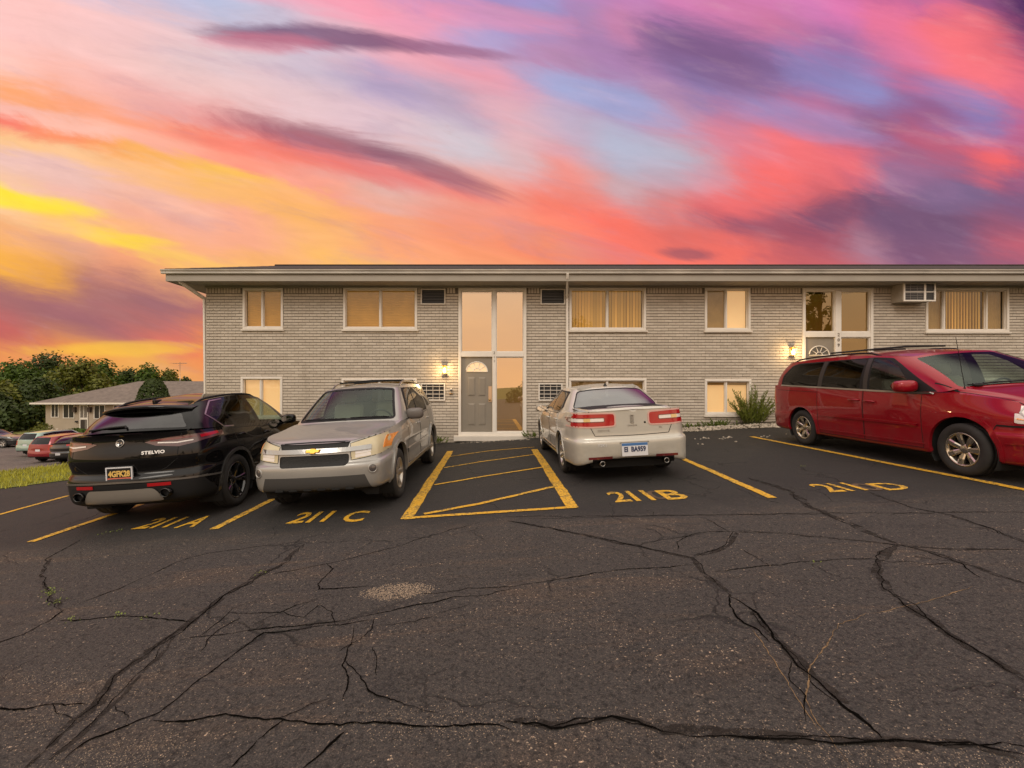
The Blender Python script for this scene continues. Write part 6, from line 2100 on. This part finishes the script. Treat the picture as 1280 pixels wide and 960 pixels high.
    M = car.on_skin('rear', .19, .87); b = MB(); b.lathe([(0, .016), (.004, .015), (.005, 0)], 14, axis='Z'); b.v = [M @ Vector(p) for p in b.v]; b.build('boot_lock', M_BLACKPL, car.root)
    # sides
    car.arch(c['Lf'], .335, .375, pm, .03, .008); car.arch(c['Lr'], .335, .375, pm, .03, .008)
    fd = [(1.62, .33), (2.66, .33), (2.66, .965), (1.66, .95)]; rd = [(2.675, .33), (3.30, .33), (3.34, .50), (3.52, .78), (3.55, .99), (2.675, .965)]
    for p in (fd, rd):
        car.sides('body', p, 'door', pm, lmin=1.4, lmax=3.8, nmin=.1); car.gapline('side', p, closed=True)
    car.side_strips('sill_trim', [(1.50, .33), (3.24, .335)], .03, .012, M_CHROME)
    car.side_strips('belt_trim', [(1.88, .972), (3.46, 1.004), (3.60, 1.06)], .02, .008, M_CHROME)
    car.handle(2.58, .86, pm); car.handle(3.45, .885, pm)
    car.wing_mirror(1.98, .985, .11, mat('sedan_mirror', (.30, .275, .23), .35), (.12, .075, .075))
    for k in (1, -1):
        fs = car.cut('body', 'front', [(k * .42, .58), (k * .86, .62), (k * .87, .76), (k * .44, .70)], lambda cc, n: car.L(cc.y) < .6 and n.y > -.2); car.take('body', fs, 'headlight', M_WHITEL)
    car.end('body', 'front', [(-.38, .42), (.38, .42), (.38, .66), (-.38, .66)], 'grille', M_MESH)
    b = MB(); M = Matrix.Translation((0, car.Y(3.38), 1.41)); b.add([M @ Vector(p) for p in ((-.03, -.07, .0), (.03, -.07, 0), (.03, .08, 0), (-.03, .08, 0), (0, -.06, .055), (0, .0, .03))], [[0, 4, 5, 3], [1, 2, 5, 4], [0, 1, 4], [3, 5, 2]]); b.build('roof_aerial', M_BLACKPL, car.root)
    finish_shells(car)
    car.under(.20, l1=4.6); car.interior(1.75, 2.45, 3.25, 4.1, .72, .30, .93, M_SEATG)
    st = dict(n=7, w0=.05, w1=.075, hub=.5, midx=.68, r0=.05)
    for L in (c['Lf'], c['Lr']):
        for sg in (1, -1): car.wheel(L, sg, .327, .225, .215, st, mat('bright_alloy', (.55, .53, .50), .28, metal=.9))
    car.finish()
    return car
M_LPINK = mat('lamp_bezel', (.60, .36, .31), .35)
M_AMBERP = lens_mat('pale_amber_lens', (.62, .40, .16), stripes=.4)
M_GL_REAR = glass('rear_glass', (.11, .11, .12), .9, .23)
sed = sedan()
sed.place(2.10, 6.62 + 1.11 + 1.365, -.015)

# ================================================================== red minivan (nose towards the camera)
def minivan():
    c = dict(len=5.143, W=.977, Lf=.94, Lr=4.02, nv=5,
      L=[0, .03, .17, .46, .94, 1.50, 2.4, 3.2, 4.02, 4.74, 5.02, 5.12, 5.143], w=[0, .5, .83, .935, .965, .972, .977, .977, .972, .95, .87, .5, 0],
      rows=[({0:.20, 4:.22, 8:.24, 12:.30}, {0:.16, 4:.10, 8:.10, 12:.10}),
            ({0:.25, 4:.25, 8:.27, 12:.34}, {0:.05, 4:.03, 8:.03, 12:.02}),
            ({0:.42, 3:.44, 8:.46, 12:.48}, {0:.01, 5:.01, 12:.0}),
            ({0:.56, 3:.58, 5:.60, 8:.60, 12:.60}, {0:.0, 3:.0, 4:.0, 6:.006, 8:0, 12:.0}),
            ({0:.60, 3:.625, 5:.64, 8:.64, 12:.64}, {0:.03, 3:.02, 4:.006, 6:.0, 8:.004, 12:.02}),
            ({0:.78, 3:.82, 5:.86, 8:.90, 12:.90}, {0:.06, 3:.035, 4:.02, 6:.0, 8:.005, 12:.01}),
            ({0:.88, 1:.89, 2:.94, 3:1.0, 4:1.07, 5:1.095, 6:1.112, 7:1.145, 8:1.18, 9:1.19, 12:1.16}, {0:.14, 2:.20, 3:.125, 4:.085, 5:.045, 6:.03, 8:.03, 9:.035, 10:.035, 12:.03}),
            ({0:.87, 2:.93, 3:.99, 4:1.065, 5:1.095, 6:1.112, 7:1.145, 8:1.18, 9:1.19, 12:1.16}, {0:.24, 3:.22, 5:.11, 8:.09, 9:.10, 12:.10})],
      g0=[(.88,0,1.165),(.94,.5,1.155),(1.06,.835,1.135),(1.18,.912,1.10),(2.5,.945,1.112),(3.5,.945,1.155),(4.5,.925,1.188),(4.93,.84,1.185),(5.06,.5,1.17),(5.09,0,1.165)],
      g1=[(1.78,0,1.655),(1.82,.42,1.645),(1.90,.66,1.615),(2.03,.715,1.63),(2.7,.755,1.685),(3.6,.755,1.69),(4.45,.735,1.655),(4.72,.66,1.64),(4.82,.4,1.66),(4.84,0,1.665)],
      roof=[(2.2,1.71),(2.8,1.75),(3.8,1.755),(4.5,1.71)], hood=[(.22,.97),(.45,1.055),(.7,1.125)], bulge=.035, hc=2)
    pm = paint_mat('dark_red_paint', (.27, .0045, .013), .2, .28, .8, .15, .22, .15)
    car = base_car('parked_minivan', 'dark red minivan parked nose out at the right edge, seen along its side', 'minivan', c, pm)
    car.end('cabin', 'front', rpoly([(-.80, 1.16), (-.45, 1.175), (0, 1.185), (.45, 1.175), (.80, 1.16), (.665, 1.585), (.4, 1.62), (0, 1.63), (-.4, 1.62), (-.665, 1.585)], .04), 'windscreen', M_GL_WS, nmin=.2)
    wf = [(1.56, 1.115), (2.37, 1.13), (2.42, 1.61), (2.14, 1.585), (1.93, 1.47)]
    w2 = [(2.58, 1.135), (3.44, 1.17), (3.40, 1.615), (2.56, 1.625)]
    w3 = [(3.56, 1.175), (4.62, 1.20), (4.60, 1.36), (4.42, 1.55), (4.26, 1.595), (3.53, 1.612)]
    car.sides('cabin', rpoly(wf, .03), 'window', M_GL_MID); car.sides('cabin', rpoly(w2, .035), 'window', M_GL_DARK); car.sides('cabin', rpoly(w3, .05), 'window', M_GL_DARK)
    car.sides('cabin', rpoly([(1.24, 1.10), (1.6, 1.095), (3.56, 1.155), (4.68, 1.188), (4.66, 1.38), (4.46, 1.58), (4.26, 1.622), (2.42, 1.64), (2.10, 1.61), (1.90, 1.50)], .03), 'window_surround', M_BLACKPL)
    car.end('cabin', 'rear', rpoly([(-.70, 1.20), (.70, 1.20), (.58, 1.58), (-.58, 1.58)], .06), 'rear_window', M_GL_DARK, nmin=.2)
    car.side_strips('belt_trim', [(1.30, 1.078), (1.6, 1.084), (2.4, 1.108), (3.5, 1.15), (4.66, 1.187)], .026, .010, M_SATIN)
    # pillars between the panes
    for a0, a1, wd in (((2.45, 1.12), (2.49, 1.63), .085), ((3.50, 1.16), (3.47, 1.62), .10)):
        for sg in (1, -1):
            q = MB(); car.strip(q, 'side', [a0, a1], wd, .004, sg); q.build('pillar_cover', mat('pillar_black', (.03, .027, .026), .4), car.root)
    # seams and mouldings
    car.arch(c['Lf'], .355, .425, pm, .055, .012); car.arch(c['Lr'], .355, .405, pm, .035, .008)
    fd = [(1.46, .30), (2.475, .30), (2.475, 1.10), (1.47, 1.065)]; rd = [(2.49, .30), (3.50, .30), (3.55, .46), (3.55, 1.14), (2.49, 1.10)]
    for p in (fd, rd):
        car.sides('body', p, 'door', pm, lmin=1.2, lmax=3.9, nmin=.1); car.gapline('side', p, closed=True, w=.008)
    car.gapline('side', [(3.56, 1.06), (4.80, 1.09)], .008)
    car.side_strips('side_moulding', [(1.52, .622), (3.46, .64)], .034, .018, pm)
    car.side_strips('sill_crease', [(1.40, .36), (3.55, .37)], .02, .010, pm)
    car.handle(2.34, .93, pm, .22); car.handle(2.66, .945, pm, .22)
    car.wing_mirror(1.58, 1.165, .14, pm, (.15, .10, .088))
    # lamps and grille
    for k in (1, -1):
        pl = [(k * .50, .70), (k * .88, .735), (k * .915, .80), (k * .90, .965), (k * .84, .965), (k * .52, .875)]
        fs = car.cut('body', 'front', pl, lambda cc, n: car.L(cc.y) < .36 and n.y > -.2)
        o = car.take('body', fs, 'headlight', M_WHITEL, off=.004)
        q = MB(); car.strip(q, 'side', [(.16, .83), (.335, .86)], .15, .012, k, step=.03); q.build('indicator_lens', M_AMBER, o)
        q = MB(); car.strip(q, 'side', [(.20, .955), (.35, .955), (.34, .86), (.22, .765)], .012, .012, k, step=.03); q.build('lamp_bezel', M_SATIN, o)
        car.sides('body', [(4.80, .80), (4.95, .78), (5.10, .80), (5.10, 1.14), (4.90, 1.14)], 'tail_light', M_RED, lmin=4.6, nmin=-.2) if k == 1 else None
    car.end('body', 'front', [(-.45, .66), (.45, .66), (.47, .84), (-.47, .84)], 'grille', M_MESH)
    q = MB(); car.strip(q, 'front', [(-.46, .75), (.46, .75)], .05, .02); q.build('grille_bar', M_CHROME, car.root)
    # scuffed gap between bumper and wing
    car.side_strips('bumper_scuff', [(.14, .685), (.24, .70), (.40, .695), (.53, .70)], .022, .004, M_BLACKPL, step=.02)
    car.gapline('side', [(.53, .70), (.57, .62)], .008)
    car.side_strips('bumper_crease', [(.10, .50), (.44, .485)], .014, .010, pm)
    for k in (1, -1):
        q = MB(); car.strip(q, 'top', [(k * .88, 1.32), (k * .79, .62), (k * .74, .30)], .010, .0016); q.build('bonnet_seam', M_GAP, car.root)
    # roof rails, bars, aerial, wipers
    rail(car, 2.40, 4.6, .685, .655, .015, M_BLACKPL, .04)
    b = MB()
    for L in (2.75, 3.5): b.tube([(-.69, car.Y(L), 1.775), (0, car.Y(L), 1.80), (.69, car.Y(L), 1.775)], .018, 6)
    b.build('roof_crossbar', M_BLACKPL, car.root)
    h = car.hit('top', .78, 1.02)
    b = MB(); b.tube([h[0], h[0] + Vector((0, .0, .03)), h[0] + Vector((-.02, -.10, .70))], [.014, .0042, .003], 6); b.build('whip_aerial', M_BLACKPL, car.root)
    wiper(car, 'front', [(-.75, 1.165), (-.4, 1.19), (-.05, 1.195)], .011, .022); wiper(car, 'front', [(.05, 1.19), (.4, 1.19), (.72, 1.17)], .011, .022)
    b = MB(); b.ball((.62, car.Y(1.00), 1.18), (.07, .04, .03), 10); b.build('wiper_pivot', M_BLACKPL, car.root)
    b = MB(); b.box(-.11, .11, car.Y(1.98), car.Y(1.94), 1.52, 1.58, bev=.01); b.build('rear_view_mirror', M_CABIN, car.root)
    finish_shells(car)
    car.under(.21); car.interior(1.30, 2.25, 3.3, 4.9, .80, .38, 1.05, M_SEATG)
    st = dict(n=7, w0=.055, w1=.088, hub=.55, midx=.75, r0=.05)
    for L in (c['Lf'], c['Lr']):
        for sg in (1, -1): car.wheel(L, sg, .345, .225, .222, st, mat('chromed_alloy', (.62, .57, .48), .22, metal=.95))
    car.finish()
    return car
van = minivan()
van.place(7.19, 5.98 + 1.54, math.pi + .01)

# ================================================================== black crossover (tail towards the camera)
def crossover():
    c = dict(len=4.687, W=.95, Lf=.87, Lr=3.69, nv=5,
      L=[0, .05, .22, .47, .87, 1.5, 2.2, 2.95, 3.69, 4.20, 4.49, 4.64, 4.687], w=[0, .5, .82, .92, .945, .925, .92, .928, .95, .915, .79, .44, 0],
      rows=[({0:.22, 4:.22, 8:.24, 12:.30}, {0:.14, 4:.10, 8:.10, 12:.14}),
            ({0:.27, 4:.26, 8:.28, 9:.32, 12:.34}, {0:.04, 4:.03, 8:.03, 12:.04}),
            ({0:.45, 4:.45, 8:.48, 12:.50}, {0:.0, 5:.02, 7:.02, 8:.0, 12:.0}),
            ({0:.60, 3:.62, 8:.66, 10:.63, 12:.62}, {0:.01, 5:.03, 7:.03, 8:.0, 10:.0, 12:.0}),
            ({0:.64, 3:.68, 8:.73, 10:.70, 12:.69}, {0:.04, 5:.015, 7:.015, 8:.0, 10:.035, 12:.055}),
            ({0:.74, 3:.82, 8:.90, 10:.86, 12:.85}, {0:.08, 4:.02, 5:.0, 7:.0, 8:.004, 10:.005, 12:.005}),
            ({0:.80, 3:.89, 6:.94, 8:1.0, 10:1.09, 12:1.12}, {0:.10, 4:.05, 6:.012, 8:.02, 10:.045, 12:.06}),
            ({0:.84, 1:.85, 2:.90, 3:.95, 4:1.0, 5:1.06, 6:1.08, 7:1.11, 8:1.15, 9:1.165, 10:1.17, 12:1.18}, {0:.16, 2:.22, 3:.15, 4:.10, 5:.05, 7:.05, 8:.075, 9:.085, 10:.05, 12:.02}),
            ({0:.83, 2:.89, 3:.94, 4:.99, 5:1.06, 6:1.08, 7:1.11, 8:1.155, 9:1.17, 10:1.175, 12:1.185}, {0:.24, 3:.22, 5:.12, 8:.14, 9:.15, 10:.12, 12:.10})],
      g0=[(1.30,0,1.10),(1.36,.45,1.09),(1.56,.78,1.06),(1.70,.86,1.06),(2.3,.862,1.085),(3.0,.862,1.11),(3.85,.84,1.16),(4.30,.74,1.185),(4.50,.40,1.20),(4.54,0,1.205)],
      g1=[(2.10,0,1.575),(2.12,.36,1.57),(2.20,.55,1.55),(2.34,.60,1.56),(2.75,.625,1.605),(3.3,.62,1.60),(3.88,.575,1.545),(4.08,.50,1.495),(4.17,.28,1.49),(4.19,0,1.49)],
      roof=[(2.4,1.63),(2.9,1.665),(3.5,1.645),(4.0,1.56)], hood=[(.25,.91),(.6,.99),(1.0,1.06)], bulge=.03)
    SHAPES['crossover'] = c
    pm = paint_mat('black_paint', (.0045, .0042, .0045), .0, .22, .8, 0, .03, .0)
    car = base_car('parked_crossover', 'glossy black crossover seen from behind with black wheels and a grey skid plate', 'crossover', c, pm)
    rwp = rpoly([(-.66, 1.215), (-.35, 1.232), (0, 1.238), (.35, 1.232), (.66, 1.215), (.52, 1.40), (.3, 1.425), (0, 1.432), (-.3, 1.425), (-.52, 1.40)], .04)
    car.end('cabin', 'rear', rwp, 'rear_window', M_GL_REARB, nmin=.1)
    car.end('cabin', 'front', rpoly([(-.70, 1.10), (0, 1.12), (.70, 1.10), (.54, 1.53), (0, 1.55), (-.54, 1.53)], .04), 'windscreen', M_GL_WS, nmin=.2)
    wf = [(1.93, 1.10), (2.78, 1.135), (2.86, 1.555), (2.42, 1.525), (2.2, 1.40)]
    w2 = [(2.90, 1.14), (3.50, 1.165), (3.70, 1.50), (2.97, 1.56)]
    w3 = [(3.56, 1.17), (3.78, 1.18), (3.98, 1.35), (3.76, 1.48)]
    car.sides('cabin', rpoly(wf, .03), 'window', M_GL_MID); car.sides('cabin', rpoly(w2, .03), 'window', M_GL_DARK); car.sides('cabin', rpoly(w3, .03), 'window', M_GL_DARK)
    dlo = rpoly([(1.80, 1.085), (3.82, 1.165), (4.03, 1.355), (3.76, 1.525), (2.9, 1.58), (2.42, 1.548), (2.12, 1.39)], .03)
    car.sides('cabin', dlo, 'window_surround', M_GLOSSBL)
    car.side_strips('window_trim', [(3.60, 1.155), (3.83, 1.165), (4.04, 1.355), (3.77, 1.535), (3.5, 1.56)], .016, .006, mat('dark_chrome', (.42, .40, .38), .3, metal=1.0), step=.03)
    # tail spoiler
    sp = MB()
    xs = np.linspace(-.60, .60, 25)
    P = []
    for L0, dz in ((4.02, .010), (4.24, -.002), (4.335, -.022), (4.32, -.05), (4.16, -.045)):
        P.append([(x, car.Y(L0 - .20 * (abs(x) / .6) ** 3), 1.535 + dz - .055 * (x / .6) ** 2 - (.03 if L0 < 4.1 else 0) * 0) for x in xs])
    sp.grid(P, flip=True); sp.build('spoiler', M_GLOSSBL, car.root)
    # tail lamps
    for k in (1, -1):
        lp = [(k * .29, 1.065), (k * .42, 1.015), (k * .66, .985), (k * .80, 1.015), (k * .93, 1.075), (k * .96, 1.12), (k * .84, 1.128), (k * .62, 1.115), (k * .42, 1.095)]
        acc = lambda cc, n: cc.x * k > .15 and car.L(cc.y) > 3.98 and n.y < .5
        fs = car.cut('body', 'rear', lp, acc)
        o = car.take('body', fs, 'tail_light', M_SMOKER, off=.005)
        q = MB(); car.strip(q, 'rear', [(k * .44, 1.048), (k * .64, 1.036), (k * .78, 1.05)], .015, .010, step=.03); q.build('reversing_lens', M_WHITEL, o)
        q = MB(); car.strip(q, 'rear', [(k * .36, 1.078), (k * .62, 1.085), (k * .80, 1.095)], .018, .010, step=.03); q.build('light_bar', M_REDD, o)
        q = MB(); car.strip(q, 'side', [(4.36, 1.088), (4.20, 1.098), (4.06, 1.108)], .036, .011, k, step=.03); q.build('red_lens', M_RED, o)
    # liftgate lines, plate, letters, badge
    car.seam_pair('rear', [(.70, 1.20), (.665, 1.10), (.655, .98), (.65, .84), (.52, .735), (.45, .70), (0, .695)], .010)
    q = MB(); car.strip(q, 'rear', [(-.66, .855), (0, .842), (.66, .855)], .012, .006); q.build('liftgate_crease', pm, car.root)
    plate(car, 'rear', .695, 'number_plate', (M_PLATEK, M_PLATEY), '4GFK28', w=.295, h=.145, out=.04, frame=M_PLATEW, bands=((-.072, -.045, M_PLATER, 'plate_band'),))
    M = car.on_skin('rear', 0, 1.07)
    b = MB(); b.lathe([(0, .052), (.008, .052), (.012, .044), (.008, .042), (.008, 0)], 24, axis='Z'); b.v = [M @ Vector(p) for p in b.v]; bo = b.build('round_badge', M_CHROME, car.root)
    b = MB(); b.box(-.004, .004, -.038, .038, .009, .012, M=M); b.box(-.03, -.005, -.004, .004, .009, .0115, M=M); b.lathe([(.012, .024), (.0125, .016)], 16, axis='Z'); n0 = 16 * 2
    b.v[-n0:] = [tuple(M @ Vector((p[0] + .015, p[1], p[2]))) for p in b.v[-n0:]]
    b.build('badge_emblem', M_DARK, bo)
    car.text('STELVIO', 'rear', .40, .935, .055, M_BADGEW, 'model_letters', spacing=1.1, wide=1.15, bold=.002)
    # bumper
    car.end('body', 'rear', rpoly([(-.50, .335), (.50, .335), (.40, .50), (-.40, .50)], .05), 'skid_plate', mat('skid_grey', (.30, .275, .24), .4, metal=.5), nmin=-.2, lmin=4.4, off=.012)
    car.end('body', 'rear', [(-.92, .20), (.92, .20), (.90, .44), (.86, .565), (-.86, .565), (-.90, .44)], 'lower_bumper', M_BLACKPL, nmin=-.5, lmin=4.1)
    for k in (1, -1):
        b = MB(); car.strip(b, 'rear', [(k * .33, .54), (k * .58, .535)], .04, .008, step=.03); b.build('reflector', M_RED, car.root)
        e = MB(); e.lathe([(0, .056), (-.10, .056), (-.106, .050), (-.10, .044), (0, .044)], 22, axis='Y'); e.v = [(x * 1.15 + k * .53, y + car.Y(4.56), z + .43) for x, y, z in e.v]; eo = e.build('exhaust_tip', mat('black_chrome', (.06, .06, .06), .25, metal=1.0), car.root)
        e = MB(); e.lathe([(-.05, .044), (-.05, 0)], 16, axis='Y'); e.v = [(x * 1.15 + k * .53, y + car.Y(4.56), z + .43) for x, y, z in e.v]; e.build('exhaust_bore', M_WELL, eo)
    b = MB(); car.strip(b, 'rear', [(-.88, .575), (-.5, .585), (0, .59), (.5, .585), (.88, .575)], .022, .010); b.build('bumper_trim', mat('bumper_strip', (.16, .15, .14), .3, metal=.6), car.root)
    car.side_strips('bumper_trim', [(4.42, .575), (4.2, .56), (4.08, .555)], .022, .010, bpy.data.materials['bumper_strip'])
    # sides
    car.arch(c['Lf'], .375, .43, M_GLOSSBL2, .045, .016); car.arch(c['Lr'], .375, .43, M_GLOSSBL2, .045, .016)
    fd = [(1.55, .36), (2.83, .36), (2.86, 1.09), (1.60, 1.06)]; rd = [(2.845, .36), (3.20, .36), (3.28, .55), (3.46, .82), (3.66, .90), (3.72, 1.13), (2.875, 1.095)]
    for p in (fd, rd):
        car.sides('body', p, 'door', pm, lmin=1.4, lmax=3.9, nmin=.1); car.gapline('side', p, closed=True, w=.007)
    car.handle(2.70, .975, pm); car.handle(3.50, 1.02, pm)
    car.wing_mirror(1.96, 1.11, .12, pm, (.125, .085, .08))
    for k in (1, -1):
        fs = car.cut('body', 'front', [(k * .45, .74), (k * .88, .78), (k * .90, .88), (k * .48, .82)], lambda cc, n: car.L(cc.y) < .6 and n.y > -.2); car.take('body', fs, 'headlight', M_WHITEL)
    rail(car, 2.40, 3.95, .575, .52, .016, M_BLACKPL, .022)
    b = MB(); b.box(-.02, .02, car.Y(4.02), car.Y(3.86), 1.545, 1.60, bev=.012); b.build('roof_aerial', M_GLOSSBL, car.root)
    wiper(car, 'rear', [(-.52, 1.225), (-.2, 1.255), (-.02, 1.262), (0, 1.235)], .013, .018)
    finish_shells(car, mats={})
    car.under(.25, l1=4.4); car.interior(1.72, 2.5, 3.3, 4.3, .74, .42, 1.05, M_SEATD)
    st = dict(n=5, w0=.05, w1=.05, hub=.45, midx=.7, r0=.05, twin=True, sweep=.0)
    for L in (c['Lf'], c['Lr']):
        for sg in (1, -1): car.wheel(L, sg, .372, .255, .262, st, mat('black_alloy', (.012, .012, .013), .12, coat=1.0))
    car.finish()
    return car
M_BADGEW = mat('badge_white', (.75, .74, .72), .3, metal=.5)
M_GLOSSBL2 = mat('arch_black', (.03, .029, .028), .3, coat=.6)
M_SMOKER = lens_mat('smoked_red_lens', (.075, .03, .028), stripes=.5)
M_GL_REARB = glass('rear_glass_dark', (.05, .05, .052), 1.0, .10)
xo = crossover()
xo.place(-4.60, 6.62 + 1.41, -.022)

# ================================================================== small cars far off in the lower lot
def far_car(shape, label, color, px, d, heading, metal=.3, rear=True):
    c = SHAPES[shape]
    pm = paint_mat('far_paint', color, metal, .3, 1.0)
    car = base_car('parked_car', label, 'car', c, pm, 'cars parked in the lower lot')
    if shape == 'sedan':
        car.end('cabin', 'rear', rpoly([(-.69, 1.075), (0, 1.104), (.69, 1.075), (.535, 1.335), (0, 1.365), (-.535, 1.335)], .05), 'rear_window', M_GL_DARK, nmin=.15)
        dl = [(1.88, .978), (3.46, 1.01), (3.64, 1.09), (3.44, 1.345), (2.75, 1.367), (2.40, 1.357)]
        lp = [(.30, .84), (.30, 1.0), (.93, 1.02), (.93, .845)]; lm = 4.5
    elif shape == 'suv':
        car.end('cabin', 'rear', rpoly([(-.62, 1.16), (.62, 1.16), (.52, 1.55), (-.52, 1.55)], .06), 'rear_window', M_GL_DARK, nmin=.2)
        dl = [(1.68, 1.105), (4.2, 1.16), (4.18, 1.50), (3.50, 1.585), (2.20, 1.585), (1.98, 1.42)]
        lp = [(.62, .80), (.62, 1.10), (.93, 1.10), (.93, .80)]; lm = 4.3
    else:
        car.end('cabin', 'rear', rpoly([(-.66, 1.21), (.66, 1.21), (.52, 1.43), (-.52, 1.43)], .04), 'rear_window', M_GL_DARK, nmin=.1)
        dl = [(1.80, 1.085), (3.82, 1.165), (4.03, 1.355), (3.76, 1.525), (2.9, 1.58), (2.42, 1.548), (2.12, 1.39)]
        lp = [(.45, 1.0), (.45, 1.10), (.95, 1.12), (.95, 1.0)]; lm = 4.0
    car.sides('cabin', rpoly(dl, .04), 'window', M_GL_DARK)
    car.end('cabin', 'front', [(-.68, 1.10), (.68, 1.10), (.5, 1.5), (-.5, 1.5)], 'windscreen', M_GL_DARK, nmin=.2)
    for k in (1, -1):
        fs = car.cut('body', 'rear', [(k * a, b) for a, b in lp], lambda cc, n: cc.x * k > .1 and car.L(cc.y) > lm and n.y < .4)
        car.take('body', fs, 'tail_light', M_RED, off=.004)
    car.end('body', 'rear', [(-.9, .2), (.9, .2), (.9, .42), (-.9, .42)], 'lower_bumper', M_BLACKPL, nmin=-.3, lmin=4.4)
    q = MB(); car.strip(q, 'rear', [(-.16, .80 if shape == 'suv' else .56), (.16, .80 if shape == 'suv' else .56)], .12, .006); q.build('number_plate', M_PLATEW, car.root)
    car.arch(c['Lf'], .35, .39, pm, .03, .008); car.arch(c['Lr'], .35, .39, pm, .03, .008)
    car.wing_mirror(1.9, 1.06, .10, pm, (.10, .07, .07))
    finish_shells(car); car.under(.22, l1=4.3)
    st = dict(n=5, w0=.08, w1=.09, hub=.55, midx=.7, r0=.05)
    for L in (c['Lf'], c['Lr']):
        for sg in (1, -1): car.wheel(L, sg, .335, .22, .21, st, M_SATIN)
    car.finish()
    rx, ry = (px - PX0) * d / FPX, d
    f = Vector((math.sin(heading), math.cos(heading), 0))
    cen = Vector((rx, ry, 0)) + f * (c['len'] - car.Lm if rear else 0)
    # sit the four wheels on the sloping lower lot
    h = heading
    e = .5
    n = Vector((-(gz(cen.x + e, cen.y) - gz(cen.x - e, cen.y)) / (2*e), -(gz(cen.x, cen.y + e) - gz(cen.x, cen.y - e)) / (2*e), 1)).normalized()
    f = (f - n * f.dot(n)).normalized(); r = f.cross(n)
    zz = gz(cen.x, cen.y) - .025
    car.root.matrix_world = Matrix(((r.x, f.x, n.x, cen.x), (r.y, f.y, n.y, cen.y), (r.z, f.z, n.z, zz), (0, 0, 0, 1)))
    return car
far_car('crossover', 'small black car in the lower lot, closest to the grass bank', (.012, .012, .013), 72, 26.0, .12)
far_car('suv', 'small bright red hatchback in the lower lot between a silver and a black car', (.24, .004, .012), 46, 27.6, .10)
far_car('suv', 'small pale green silver wagon in the lower lot behind the red car', (.28, .40, .35), 30, 30.6, .10, .3)
far_car('sedan', 'dark sedan far left in the lower lot, side on, cut by the photo edge', (.02, .022, .025), -6, 37.0, 1.50, rear=False)
